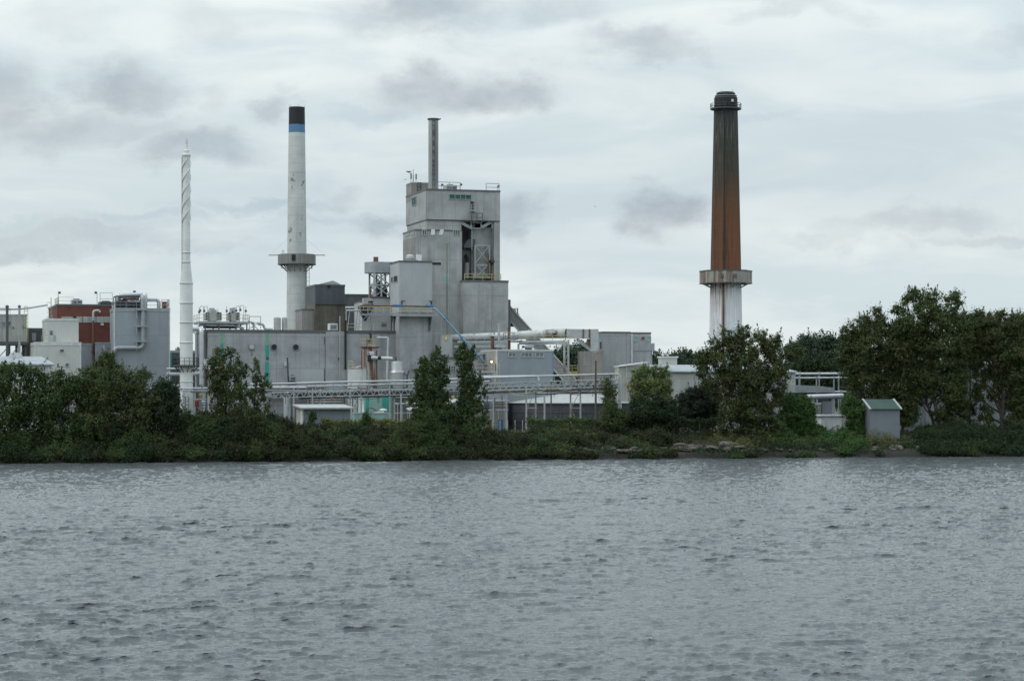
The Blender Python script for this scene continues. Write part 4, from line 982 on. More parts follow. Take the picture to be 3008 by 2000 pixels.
b.panel('recess_shadow_door', 1384, 655, 1412, 668, M['black'], d=5.0, out=.1)
# pale silo body in the recess with a sloped shoulder
x0, z0 = b.at(1385, 676, 1.6); x1, z1 = b.at(1446, 668, 1.6); xm = b.at(1415, 665, 1.6)[0]; zb_ = b.at(1385, 818, 1.6)[1]
MB().prism([(x0, zb_), (x1, zb_), (x1, z1), (xm, z1-.1), (x0, z0)], 'y', 1.6, 4.95).build('silo', M['wall_tower'], b.root)
x0, z0 = b.at(1362, 728, 1.0); x1, z1 = b.at(1396, 703, 1.0)
MB().prism([(x0, z0), (x1, z0), (x1, z1), (x1-1.3, z1-.1), (x0, z0+.35)], 'y', .9, 1.5).build('chute', M['dsteel'], b.root)
MB().prism([(x0-.2, zb_), (x1-.3, zb_), (x1-.3, z0-.3), (x0-.2, z0-.3)], 'y', 1.8, 4.9).build('lower_bin', M['wall_slate'], b.root)
# light steel frame with X bracing
fx = [b.at(q, 760, .5)[0] for q in (1395, 1437)]; f0 = b.at(1400, 817, .5)[1]; f1 = b.at(1400, 721, .5)[1]; fr = MB()
for x, y in ((fx[0], .5), (fx[1], .5), (fx[0]+.15, 1.4), (fx[1]-.15, 1.4)): fr.beam((x, y, f0), (x, y, f1), .26)
for zz in (f1, f0+(f1-f0)*.4): fr.beam((fx[0], .5, zz), (fx[1], .5, zz), .24)
fm = f0+(f1-f0)*.45
for a_, c_ in ((f1, fm), (f0, fm)): fr.beam((fx[0], .45, a_), (fx[1], .45, c_), .14); fr.beam((fx[1], .45, a_), (fx[0], .45, c_), .14)
fr.build('braced_frame', M['rail'], b.root)
pj = lambda px, py, dd: b.pt(px, py, dd)
MB().tube(fillet([pj(1447, 815, .7), pj(1447, 772, .7), pj(1444, 766, .2)], .4), .36, 12).build('brown_pipe', M['wall_rust'], b.root, True)
MB().tube(fillet([pj(1447, 770, .7), pj(1447, 767, .5), pj(1440, 772, .3)], .4), .42, 12).build('black_elbow', M['black'], b.root, True)
MB().tube(fillet([pj(1373, 770, .8), pj(1373, 757, .8), pj(1367, 752, .5)], .4), .36, 12).build('black_elbow', M['black'], b.root, True)
MB().tube([pj(1370, 818, .8), pj(1371, 772, .8)], .40, 12).build('vent_stub', M['wall_tan'], b.root, True)
MB().tube([pj(1437, 812, .3), pj(1434, 745, .3)], .13, 8).build('rust_pipe', M['rust'], b.root, True)
b.panel('dark_door', 1372, 796, 1383, 810, M['navy'], d=1.8, out=.06)
# mid wing
m_ = MB()
x0, zt = b.at(1221, 677, -3.2); x1 = b.at(1357, 677, -3.2)[0]
b2o = b
mid = b.block('mid_wall', 1221, 1357, 692, M['wall_tower'], 9, d=-3.2)
midt = b.block('clerestory_wall', 1221, 1357, 674, M['wall_tower'], 9, d=-3.2, bottom=mid[5]+.003, cop=M['coping'], cop_h=.2)
zL = b.at(1221, 692, -3.2)[1]
MB().box(mid[0]-.07, mid[0]+.02, -3.0, 5.6, 8, mid[5]-.2).build('stained_side', M['wall_tan'], b.root)
for q0, q1, mm in ((1241, 1252, 'glass'), (1332, 1350, 'glass')): b.window(q0, 676.5, q1, 690, M['frame'], M[mm], 2 if q1-q0 < 15 else 3, 1, d=-3.2)
for q0 in (1266.5, 1293): 
    x0, z1 = b.at(q0, 674, -3.2); x1, z0 = b.at(q0+11, 690.5, -3.2); s_ = .25 if q0 > 1280 else .05
    MB().add([(x0-s_, -3.27, z0), (x1-s_, -3.27, z0), (x1, -3.27, z1), (x0, -3.27, z1), (x0-s_, -3.18, z0), (x1-s_, -3.18, z0), (x1, -3.18, z1), (x0, -3.18, z1)], [(0, 1, 2, 3), (4, 7, 6, 5), (0, 4, 5, 1), (1, 5, 6, 2), (2, 6, 7, 3), (3, 7, 4, 0)]).build('translucent_panel', M['white'], b.root)
for ya, yb in ((-2.4, .2), (1.0, 4.2)):
    x = mid[0]; z1 = b.at(1221, 678, -3.2)[1]; z0 = b.at(1221, 688, -3.2)[1]; MB().box(x-.05, x+.05, ya, yb, z0, z1).build('side_window', M['glass'], b.root)
b.panel('green_patch', 1309, 711, 1320, 716, M['mintfade'], d=-3.2, out=.03); b.panel('green_strip', 1310.5, 808, 1315, 828, M['teal'], d=-3.2, out=.03)
b.panel('worn_strip', 1310.5, 716.5, 1316, 807, cladding('worn_green_strip', (.27, .285, .255), 0, 9, 2.5, .5, (.2, .25, .2)), d=-3.2, out=.02); b.panel('worn_strip', 1310.5, 830, 1316, 1005, cladding('worn_green_strip_low', (.255, .26, .235), 0, 9, 2.5, .5, (.16, .19, .15)), d=-3.2, out=.02)
b.panel('dark_hatch', 1270, 771, 1295, 778, M['black'], d=-3.2, out=.06)
# lower right wing
lw = b.block('lower_wing_wall', 1361, 1493, 823, M['wall_tower'], 11, d=-5.0, cop=M['wall_slate'], cop_h=.3)
b.block('edge_fin', 1493.2, 1500, 880, M['wall_slate'], 6, d=-2.0)
MB().rail([(lw[0]+.3, -4.7, lw[5]), (lw[0]+6.6, -4.7, lw[5])], 1.1, 1.5, .05).build('ledge_railing', M['rail_y'], b.root)
mb = MB().box(b.at(1358.5, 0, -3.4)[0], b.at(1361.5, 0, -3.4)[0], -3.5, -3.2, 12, b.at(1360, 872, -3.4)[1]); mb.build('pale_downpipe', M['coping_l'], b.root)
# roof bits
zr = up[5]
MB().rail([(pen[0]+4.2, 10.6, pen[5]), (pen[1], 10.6, pen[5])], 1.2, 1.5, .05).build('penthouse_railing', M['rail'], b.root)
for q0, q1 in ((1287, 1352), (1428, 1466)): MB().rail([(b.at(q0, 0, 1)[0], 1.0, zr), (b.at(q1, 0, 1)[0], 1.0, zr)], 1.3, 1.6, .05).build('roof_railing', M['rail'], b.root)
MB().ladder((b.at(1232, 0, 10.2)[0], 10.3, zr-.8), (b.at(1232, 0, 10.2)[0], 10.3, pen[5]), (1, 0, 0), .6, .05).build('penthouse_ladder', M['dsteel'], b.root)
hvac(b, 1312, 1343, 543, zr, 2, 'low grey equipment cluster on the boiler tower roof', 2.5, 'galv')
for i, (px, top, lab) in enumerate(((1296, 541, 'thin lamp post on the tower roof just right of the steel stack'), (1351, 540, 'dark lamp post with a rod at the right end of the roof equipment'), (1461, 545, 'small dark lamp by the right corner of the tower roof'))):
    lamp_pole(b, px, top, zr, 1.2, lab, None, 1)
zp = pen[5]
def antenna(px, top, lab, kind):
    x, zz = b.at(px, top, 11.5); o = thing('antenna', lab, 'antenna', b.root.matrix_basis @ V3((x, 11.5, zp)), TH); h = zz-zp
    MB().tube([(0, 0, 0), (0, 0, h)], .05, 6).build('mast', M['steel'], o)
    if kind == 'panel': MB().box(-.15, .15, -.2, -.051, h*.4, h).build('panel', M['steel'], o, bevel=.03)
    if kind == 'whip': MB().tube([(0, 0, 0), (0, 0, h*.55)], .09, 6).build('sleeve', M['rail'], o)
    if kind == 'dish':
        MB().lathe([(.05, h-.1), (.5, h+.15), (.55, h+.2), (.1, h+.05)], 14).build('dish', M['coping_l'], o)
        o.children[-1].rotation_euler = (R(90), 0, 0); o.children[-1].location = (-.45, h-.2, h*.35)
antenna(1201, 507, 'dish antenna at the left corner of the tower penthouse', 'dish'); antenna(1207, 509, 'dark panel antenna next to the dish on the penthouse', 'panel'); antenna(1214, 497, 'thin whip antenna, tallest on the penthouse', 'whip'); antenna(1222, 511, 'black rod antenna, rightmost of the penthouse antennas', 'panel')
# --- steel stack on the roof
k = 370/F; p = b.root.matrix_basis @ V3((b.at(1273, 540, 7.0)[0], 7.0, zr))
D = p.y; k = D/F; o = thing('steel_stack', 'narrow bare steel stack rising from the roof of the tallest building', 'chimney', p)
ms = stained('streaked_steel', (.30, .30, .29), (.13, .13, .125), .9, .42, .66, .9, .05, .5, (.40, .40, .38))
Z = lambda py: H-(py-YH)*D/F-p.z
MB().lathe([(14.8*k, -.05), (14.8*k, Z(375)), (14.2*k, Z(353))], 32).build('shaft', ms, o, True)
MB().lathe([(14.3*k, Z(354)), (17.5*k, Z(352)), (17.5*k, Z(349)), (13*k, Z(348.5)), (13*k, Z(352))], 32).build('rim', M['dsteel'], o, True)
MB().ladder((1.5*k, -15.8*k, .5), (1.5*k, -15.8*k, Z(356)), (1, 0, 0), .45, .04, .8).build('ladder', M['dsteel'], o)
MB().box(-.1*k, 13.5*k, -14.9*k, -8*k, 0, Z(358)).build('dark_spine', stained('spine', (.13, .13, .13), (.26, .26, .25), .9, .5, .7, .6, .1), o) if 0 else None
for py in (392, 421, 448, 474, 487, 513): MB().box(-1.2*k, 4.5*k, -16.6*k, -14*k, Z(py)-.18, Z(py)+.18).build('ladder_bracket', M['dsteel'], o)
MB().tube([(17*k, -3*k, Z(353)), (21.5*k, -3*k, Z(349))], .12, 6).build('top_lamp_arm', M['dsteel'], o)
# ================================================================== right half of the plant
# inclined gallery running down behind the windowed building
a, c = P(1487, 905, 372), P(1700, 1142, 366)
o = thing('inclined_gallery', 'straight covered beige conveyor slanting from the tower down to the right', 'conveyor', (c.x, c.y, GZ)); l0, l1 = a-V3((c.x, c.y, GZ)), c-V3((c.x, c.y, GZ))
ax = unit(l1-l0); nn = unit(ax.cross(V3((0, 1, 0)))); nn = nn if nn.z > 0 else -nn
def slab(mb, p, q, w, h0, h1):
    vs = []
    for e in (p, q):
        for (yy, hh) in ((-w, h0), (w, h0), (w, h1), (-w, h1)): vs.append(e+V3((0, yy, 0))+nn*hh)
    return mb.add(vs, [(0, 1, 2, 3), (4, 7, 6, 5), (0, 4, 5, 1), (1, 5, 6, 2), (2, 6, 7, 3), (3, 7, 4, 0)])
slab(MB(), l0, l1, 1.3, -.85, .55).build('gallery', M['wall_tan'], o); slab(MB(), l0, l1, 1.45, .56, .78).build('roof', M['roof_pale'], o); slab(MB(), l0, l1, 1.38, -1.1, -.86).build('under_beam', M['galv'], o)
for t in (.35, .62, .88):
    q = l0.lerp(l1, t); MB().beam((q.x, -.9, 0), (q.x, -.9, q.z-1), .3).beam((q.x, .9, 0), (q.x, .9, q.z-1), .3).build('trestle', M['steel'], o)
# red tank on the tower's shoulder
p = P(1508, 932, 374); o = thing('red_tank', 'small red tank in a yellow railed frame at the right shoulder of the tower', 'tank', (p.x, p.y, p.z-1.6)); k = 374/F
MB().lathe([(8*k, 1.6), (8*k, 1.6+20*k), (6*k, 1.6+24*k), (1*k, 1.6+26*k)], 18).build('shell', M['red'], o, True)
MB().box(-.9, 1.2, -.9, .9, .0, 1.59).build('base', M['wall_slate'], o); MB().beam((12*k, -.6, 1.6), (12*k, -.6, 1.6+27*k), .22).build('dark_post', M['dsteel'], o)
MB().beam((-8*k, -.7, 1.6+25*k), (13*k, -.7, 1.6+25*k), .12).rail([(9*k, -.8, 1.0), (16*k, -.8, 1.0)], 1.2, .6, .05).build('railing', M['rail_y'], o)

# big round duct running right, then turning down
k = 350/F; o = thing('overhead_duct', 'big weathered round duct running level to the right and turning down at a square elbow', 'duct', tuple(P(1660, 1130, 350)))
og = P(1660, 1130, 350); Q = lambda px, py, D: P(px, py, D)-og
mduct = stained('duct_jacket', (.40, .40, .375), (.12, .105, .085), .7, .47, .66, .85, .5, .6, (.22, .20, .17)); mduct2 = stained('long_duct_jacket', (.52, .52, .50), (.24, .225, .20), .8, .50, .70, .8, .4, .6, (.36, .35, .33))
MB().tube([Q(1300, 994, 358), Q(1340, 992.5, 357), Q(1500, 986, 353), Q(1600, 981, 350)], [.52, .60, .66, .74], 18).build('round_duct', mduct2, o, True)
MB().tube([Q(1600, 981, 349.98), Q(1664, 979.5, 348.5)], [.743, .80], 18).build('stained_end', mduct, o, True)
y0 = Q(1664, 980, 348.3); y1 = Q(1757, 980, 348.3)
zt = Q(1700, 967.5, 348.3).z; zb = Q(1700, 994, 348.3).z
MB().prism([(y0.x, y0.z-.74), (Q(1690, 994, 348.3).x, zb), (Q(1734, 994, 348.3).x, zb), (Q(1734, 968, 348.3).x, zt), (y0.x, y0.z+.74)], 'y', y0.y-.7, y0.y+.8).build('square_duct', M['galv'], o)
xL, xR = Q(1734.3, 0, 348.3).x, Q(1757.5, 0, 348.3).x
MB().box(xL, xR, y0.y-.75, y0.y+.85, Q(0, 1032, 348.3).z, zt+.02).build('down_leg', M['galv'], o)
MB().prism([(xL-.02, zb-.1), (xL-.55, zb-.1), (xL-.45, Q(0, 1026, 348.3).z), (xL-.02, Q(0, 1030, 348.3).z)], 'y', y0.y-.4, y0.y+.3).build('rust_side', M['rust'], o)
for px in (1713, 1731): x = Q(px, 0, 348.3).x; MB().box(x-.12, x+.12, y0.y-.80, y0.y-.70, zb-.05, zt+.03).build('joint_strip', M['rust'], o)
for px in (1392, 1452, 1553, 1628):
    c = Q(px, 990 if px < 1500 else 983, 352); MB().lathe([(.15, c.z+.4), (.15, c.z+.85), (.22, c.z+.9)], 8, (c.x, c.y)).build('nozzle', M['galv'], o)
c = Q(1628, 983, 349); MB().box(c.x-.3, c.x+.35, c.y-.72, c.y-.5, c.z-.5, c.z+.25).build('access_door', M['rust'], o); MB().tube([(c.x+.25, c.y-.7, c.z+.3), (c.x+.25, c.y-.7, c.z+.65)], .22, 10).build('fan', M['steel'], o)
MB().beam(Q(1694, 996, 348), Q(1739, 1031, 348), .5).build('diagonal_brace', M['steel'], o)
# pipe bridge below the duct
o = thing('pipe_bridge', 'steel walkway bridge with railings under the big round duct', 'bridge', tuple(V3((P(1665, 1100, 349).x, P(1665, 1100, 349).y, GZ)))); og = V3(o.location)
Q = lambda px, py, D: P(px, py, D)-og
MB().beam(Q(1345, 1004, 351), Q(1660, 1003, 347.5), .3).beam(Q(1525, 1009.5, 349.5), Q(1670, 1008.5, 347.3), .32).build('girder', M['galv'], o)
MB().beam(Q(1335, 1018, 350.5), Q(1460, 1017, 349.5), .28).build('lower_girder', M['rail'], o)
MB().rail([Q(1350, 1001.5, 350.5), Q(1520, 1001, 348.8)], .75, 1.4, .04).build('railing', M['rail'], o); MB().rail([Q(1520, 1000.5, 348.8), Q(1700, 999, 347)], .75, 1.5, .04).build('yellow_railing', M['rail_p'], o)
for px, w_ in ((1657.5, .34), (1669.5, .32)):
    t_ = Q(px, 998, 347.3); MB().beam((t_.x, t_.y, 0), t_, w_).build('leg', M['rail'] if px > 1660 else M['rustpost'], o)
mb = MB(); zz = [Q(0, py, 347.3).z for py in (1000, 1032, 1064, 1096)]; xa, xb = Q(1658, 0, 347.3).x, Q(1669.5, 0, 347.3).x; yq = Q(1664, 0, 347.3).y
for i in range(3): mb.beam((xa, yq, zz[i+1]), (xb, yq, zz[i+1]), .14); mb.beam((xa, yq, zz[i+1] if i % 2 else zz[i]), (xb, yq, zz[i] if i % 2 else zz[i+1]), .10)
mb.build('leg_bracing', M['rail'], o)
t_ = Q(1523, 1010, 349.6); MB().beam((t_.x, t_.y, 0), t_, .34).build('leg', M['galv'], o); t_ = Q(1360, 1018, 350.4); MB().beam((t_.x, t_.y, 0), t_, .3).build('leg', M['rail'], o)
mb = MB()
for i in range(4): mb.beam(Q(1500+i*4, 992+i*4, 348.6), Q(1522+i*4, 984+i*5, 348.6), .14)
mb.build('stair', M['rail'], o)

# windowed blue-grey building
b = B('windowed_building', 'blue grey clad building with three groups of small square windows under its roof', 'building', 1459, 341)
d = b.block('wall', 1459, 1625, 1027, M['wall_blue'], 9.5, cop=M['coping_l'], cop_h=.2)
MB().box(-.06, .02, .3, 9.4, .0, d[5]-.25).build('side_wall', M['wall_beige'], b.root)
b.panel('corner_trim', 1456.5, 1028, 1461, 1110, M['coping_l'], out=.07); b.panel('corner_trim', 1623, 1028, 1626, 1110, M['blue_l'], out=.05)
b.window(1494, 1036, 1514, 1047.5, M['frame'], M['glass_p'], 2); b.window(1531, 1036, 1562, 1047.5, M['frame'], M['glass_p'], 3); b.window(1574, 1036, 1596, 1047.5, M['frame'], M['glass_p'], 2)
wz = d[5]
def hood(px0, px1, pt_, lab):
    x0, zz = b.at(px0, pt_, 3); x1 = b.at(px1, pt_, 3)[0]; w_ = x1-x0; h = zz-wz
    oo = thing('roof_hood', lab, 'vent', b.root.matrix_basis @ V3((x0, 3, wz)), TH)
    MB().prism([(0, h*.55), (.35, h*.95), (w_*.7, h), (w_, h*.8), (w_*.75, h*.45), (.2, h*.4)], 'y', 0, 1.6).build('hood', M['galv'], oo); MB().box(.2, w_*.6, .2, 1.4, 0, h*.42).build('curb', M['dsteel'], oo)
hood(1456, 1488, 1012, 'pale slanted roof hood by the left corner of the windowed building'); hood(1546, 1571, 1011, 'pale slanted roof hood near the middle of the windowed building roof')
lamp_pole(b, 1533, 1016, wz, 2, 'short lamp between the two roof hoods of the windowed building')
for px, top, rr, mm, lab in ((1446.5, 991, .28, 'rust', 'short dark rust red stack at the left corner of the windowed building'), (1465.5, 956, .20, 'galv', 'tall thin grey flue above the windowed building'), (1495.5, 966, .22, 'rust', 'thin rust brown flue with a railed platform above the windowed building')):
    x, zz = b.at(px, top, 4); o = thing('flue', lab, 'chimney', b.root.matrix_basis @ V3((x, 4, wz)), TH); h = zz-wz
    MB().tube([(0, 0, 0), (0, 0, h)], rr, 12).build('pipe', M[mm], o, True); MB().lathe([(rr*1.05, h), (rr*1.3, h+.06), (rr*1.3, h+.2), (rr, h+.22)], 12).build('rim', M['dsteel'] if mm == 'rust' else M['galv'], o)
    if px == 1495.5: MB().rail([(-.8, -.5, h*.5), (.8, -.5, h*.5), (.8, .5, h*.5), (-.8, .5, h*.5), (-.8, -.5, h*.5)], 1.1, .8, .04).box(-.85, .85, -.55, .55, h*.5-.12, h*.5).build('platform', M['rail'], o)
# low grey blocks between tower and windowed building
b2 = B('low_grey_block', 'low beige grey block left of the windowed building, behind the two poplars', 'building', 1405, 347)
b2.block('wall', 1395, 1450, 1037, M['wall_beige'], 2.5, cop=M['coping_l'], cop_h=.2); b2.window(1419, 1040, 1427, 1052, M['steel'], M['glass'], 1, 1)
b2 = B('grey_annex', 'dull grey annex at the foot of the tower behind the left poplar', 'building', 1300, 341)
b2.block('wall', 1300, 1402, 1049, M['wall'], 6, cop=M['coping']); b2.window(1325, 1076, 1337, 1090, M['steel'], M['glass'], 2, 2)
p = P(1312, 985, 352); 
b2 = B('control_box', 'small pale cabinet with a yellow sign on the tower wall above the left poplar', 'cabinet', 1298, 351)
q = b2.block('cabinet', 1298, 1329, 985, M['wall_light'], 1.6); b2.panel('yellow_sign', 1305, 985, 1314, 1002, M['rail_y'], out=.06); b2.panel('plate', 1307, 990, 1312, 997, M['white'], out=.09)
# sodium lamp that is lit
p = P(1444, 1063, 340); o = thing('lit_lamp', 'small lit orange lamp on a post at the left corner of the windowed building', 'lamp', (p.x, p.y, GZ)); h = p.z-GZ
MB().tube([(0, 0, 0), (0, 0, h-.35)], .06, 8).build('pole', M['steel'], o); MB().lathe([(.05, h-.35), (.18, h-.3), (.22, h-.12)], 12).build('socket', M['dsteel'], o)
MB().lathe([(.02, h-.12), (.14, h-.08), (.17, h+.03), (.11, h+.13), (.02, h+.17)], 14).build('bulb', glowing('sodium_glow', (1.0, .52, .16), 6.0), o, True)
ld = bpy.data.lights.new('lamp_light', 'POINT'); ld.energy = 20; ld.color = (1, .55, .2); ld.shadow_soft_size = .25; lo = bpy.data.objects.new('lamp_light', ld); COL.objects.link(lo); lo.location = (0, -.5, h); lo.parent = o
# yellow ladder tower at that corner
p = P(1462, 1070, 339); o = thing('yellow_ladder_tower', 'pale yellow ladder cage standing at the windowed building corner under the lit lamp', 'ladder', (p.x, p.y, GZ)); h = p.z-GZ
mb = MB().ladder((0, 0, 0), (0, 0, h), (1, 0, 0), .55, .05, .5)
mb.build('ladder', M['rail_p'], o); mb = MB()
for i in range(12): mb.tube([(-.3, 0, 2+i*.55), (-.3, -.6, 2+i*.55), (.3, -.6, 2+i*.55), (.3, 0, 2+i*.55)], .035, 5)
mb.build('cage', M['rail_y'], o)
p = P(1428, 1090, 339); o = thing('access_platform', 'grey railed access platform between the right poplar and the lit lamp', 'platform', (p.x, p.y, GZ)); h = p.z-GZ
MB().box(-1.6, 1.5, -.7, .7, h-.2, h).build('deck', M['galv'], o); MB().rail([(-1.6, -.65, h), (1.5, -.65, h), (1.5, .65, h)], 1.1, .9, .05).build('railing', M['rail'], o)
for x in (-1.5, 1.4): MB().beam((x, -.5, 0), (x, -.5, h-.2), .2).build('leg', M['galv'], o)

# concrete block under the square duct
b = B('concrete_block', 'rust stained concrete block under the square duct elbow', 'building', 1738, 346)
d = b.block('wall', 1738, 1772, 1031, M['conc'], 4); b.panel('side_wall', 1714, 1031.2, 1738.5, 1125, M['wall_tan'], d=.35, out=.3, inn=3)
# --- tall square grey building and its green-windowed wing
b = B('square_grey_building', 'plain square grey building right of the duct elbow, with a lower wing of green windows', 'building', 1771, 351)
d = b.block('wall', 1771, 1851, 974.5, M['wall'], 5, cop=M['coping'], cop_h=.2)
d2 = b.block('wing_wall', 1851.3, 1912, 976.5, M['wall_hall'], 5, d=.8, cop=M['coping'], cop_h=.2)
d3 = b.block('step_wall', 1912.2, 1923, 1008, M['wall_hall'], 5, d=1.0, pyb=1031)
d4 = b.block('lower_step_wall', 1912.2, 1916, 1031.4, M['wall_hall'], 4.8, d=1.05)
b.window(1861, 989, 1873, 1001, M['frame'], M['glass_gl'], 1, 1, d=.8); b.window(1900.5, 989, 1911, 1001, M['frame'], M['glass_gl'], 1, 1, d=.8)
b.panel('green_side_window', 1760, 991, 1769, 1004, M['glass_gl'], side='L', out=.05)
b.panel('corner_joint', 1852, 978, 1859, 1068, M['coping_l'], d=.8, out=.05); b.panel('seam', 1861, 1030.5, 1916, 1032, M['coping'], d=.8, out=.03)
q = b.pt(1888, 993, .8); MB().tube([q, q+V3((0, -.5, 0))], .22, 10).build('vent_pipe', M['rust'], b.root); b.panel('dark_slot', 1763, 1006, 1767, 1024, M['navy'], side='L', out=.04)
q = b.pt(1917, 1040, 1); MB().lathe([(.3, q.z), (.4, q.z+.4), (.1, q.z+.6)], 10, (q.x+.3, .6)).build('wall_lamp', M['dsteel'], b.root)
# --- far yellow and blue machinery glimpsed under the bridge
p = P(1672, 1092, 372); o = thing('yellow_machine', 'yellow and blue machinery seen far off under the pipe bridge', 'machine', (p.x, p.y, GZ)); h = p.z-GZ; k = 372/F
MB().box(-24*k, 24*k, -1, 1, h-.9, h+.1).build('yellow_guard', M['rail_y'], o); MB().box(-22*k, 22*k, -1.2, 1.2, 0, h-.95).build('blue_base', M['navy'], o); MB().rail([(-24*k, -1, h+.1), (24*k, -1, h+.1)], 1, 1, .05).build('railing', M['rail_y'], o)
MB().tube([(-20*k, -1.5, h-2.0), (42*k, -1.5, h-2.1)], .22, 8).build('pipe', M['pipe_w'], o)

# --- long white shed
b = B('long_white_shed', 'long low grey walled shed with a white metal roof, behind the big dark tree', 'shed', 1876, 338)
xr = b.at(2337, 1090)[0]; ze = b.at(1935, 1090)[1]; zr = b.at(1935, 1071, 5)[1]; x0 = b.at(1876, 1090)[0]
MB().box(0, xr, 0, 10, 0, ze-.05).build('wall', cladding('pale_blockwork', (.46, .455, .43), 0, 4.0, 2.0, .15, seam=.16, mott=.05), b.root)
xL = b.at(1934, 1080)[0]
MB().add([(xL-.2, -.4, ze), (xr+.2, -.4, ze), (xr-1.7, 5, zr), (xL-.2, 5, zr), (xr+.2, 10.4, ze), (xL-.2, 10.4, ze), (xL-.2, -.4, ze-.2), (xr+.2, -.4, ze-.2), (xr+.2, 10.4, ze-.2), (xL-.2, 10.4, ze-.2)],
         [(0, 1, 2, 3), (1, 4, 2), (3, 2, 4, 5), (0, 6, 7, 1), (1, 7, 8, 4), (4, 8, 9, 5), (0, 3, 5, 9, 6), (6, 9, 8, 7)]).build('roof', M['roof_white'], b.root)
q0, zt = b.at(1943, 1051, 6.5); q1 = b.at(1989, 1051, 6.5)[0]; vb = MB().box(q0, q1, 6.5, 8, ze+.5, zt).build('roof_monitor', M['wall_cream'], b.root); MB().box(q0-.15, q1+.15, 6.35, 8.15, zt+.003, zt+.25).build('cap', M['white'], vb)
e0 = b.at(1840, 1068, -2.0); e1 = b.at(1875, 1066, -2.0)
MB().box(b.at(1818, 0, -2)[0], b.at(1900, 0, -2)[0], -2, -.003, 0, b.at(1840, 1074, -2)[1]).build('annex_wall', M['wall_beige'], b.root)
MB().prism([(b.at(1816, 0, -2)[0], b.at(1816, 1075, -2)[1]), (b.at(1902, 0, -2)[0], b.at(1902, 1063, -2)[1]), (b.at(1902, 0, -2)[0], b.at(1902, 1066, -2)[1]), (b.at(1816, 0, -2)[0], b.at(1816, 1077.5, -2)[1])], 'y', -2.3, .2).build('annex_roof', M['white'], b.root)
b.panel('post', 1839, 1074, 1841, 1110, M['coping_l'], d=-2.0, out=.06)
b.panel('wall_panel', 2240, 1100, 2310, 1150, M['wall_light'], out=.03)
# --- pipes and low sheds further right
for px0, px1, py, rr, D_, lab in ((2330, 2520, 1098, .20, 352, 'bright white pipe running right from the long shed, the upper of a pair'), (2330, 2500, 1110, .13, 350, 'thin white pipe below the bright one, running right from the long shed'), (2436, 2520, 1151, .15, 345, 'short white pipe just under the flat grey roof')):
    a = P(px0, py, D_); c = P(px1, py-1, D_+4); o = thing('service_pipe', lab, 'pipe', (a.x, a.y, a.z)); MB().tube([(0, 0, 0), c-a], rr, 12).build('pipe', M['pipe_w'], o, True)
    for t in (.1, .4, .7): q = (c-a)*t; MB().beam((q.x, q.y, GZ-a.z), (q.x, q.y, -rr), .2).build('support', M['steel'], o); MB().box(q.x-.12, q.x+.12, q.y-.25, q.y+.25, rr*.9, rr+.15).build('clamp', M['galv'], o)
b = B('flat_roof_shelter', 'low dark shelter with a flat grey roof edge, right of the long white shed', 'shelter', 2340, 341)
r0 = b.at(2335, 1131); r1 = b.at(2452, 1137); MB().prism([(r0[0], r0[1]), (b.at(2400, 1132)[0], b.at(2400, 1133)[1]), (r1[0], r1[1]-.1), (r1[0], b.at(2452, 1153)[1]), (r0[0], b.at(2340, 1153)[1])], 'y', 0, 7).build('roof', M['steel'], b.root)
zz = b.at(2340, 1153.5)[1]; MB().box(r0[0]+.4, r1[0]-.3, 1.5, 6.5, 0, zz-.01).build('wall', M['wall_slate'], b.root)
b.panel('grey_door', 2415, 1178, 2445, 1230, M['wall_steel'], d=1.5, out=.06)
for px in (2350, 2400, 2445): x = b.at(px, 1180, .4)[0]; MB().box(x-.12, x+.12, .3, .54, 0, zz-.01).build('post', M['galv'], b.root)
a, c = P(2367, 1166, 336), P(2475, 1163, 340); o = thing('large_pipe', 'large white capped pipe lying level in front of the flat roof shelter', 'pipe', (a.x, a.y, GZ)); l = [V3((0, 0, a.z-GZ)), c-V3((a.x, a.y, GZ))]
MB().tube([l[0], l[0]+V3((.25, .05, 0)), l[1]], [.28, .40, .40], 16).build('pipe', M['pipe'], o, True)
for t in (.2, .75): q = l[0].lerp(l[1], t); MB().box(q.x-.2, q.x+.2, q.y-.3, q.y+.3, 0, q.z-.38).build('saddle', M['galv'], o)
b = B('low_brown_cabin', 'small weathered cabin with a pale window strip behind the bushes below the large pipe', 'cabin', 2370, 329)
b.block('wall', 2370, 2412, 1184, M['wall_tan'], 3, cop=M['coping_l'], cop_h=.15); b.window(2378, 1190, 2402, 1200, M['frame'], M['glass_p'], 3)
# --- white cabin with a flat roof slab
b = B('white_cabin', 'small white cabin with an overhanging flat white roof among the bushes', 'cabin', 2410, 310)
z_ = gz(b.o.x, b.o.y)-GZ
d = b.block('wall', 2412, 2472, 1222, M['wall_white'], 2.4, bottom=z_-.4); MB().box(d[0]-.3, d[1]+.25, -.3, 2.7, d[5]+.002, d[5]+.2).build('roof', M['white'], b.root)
b.panel('door', 2418, 1228, 2430, 1256, M['coping_l'], out=.05)
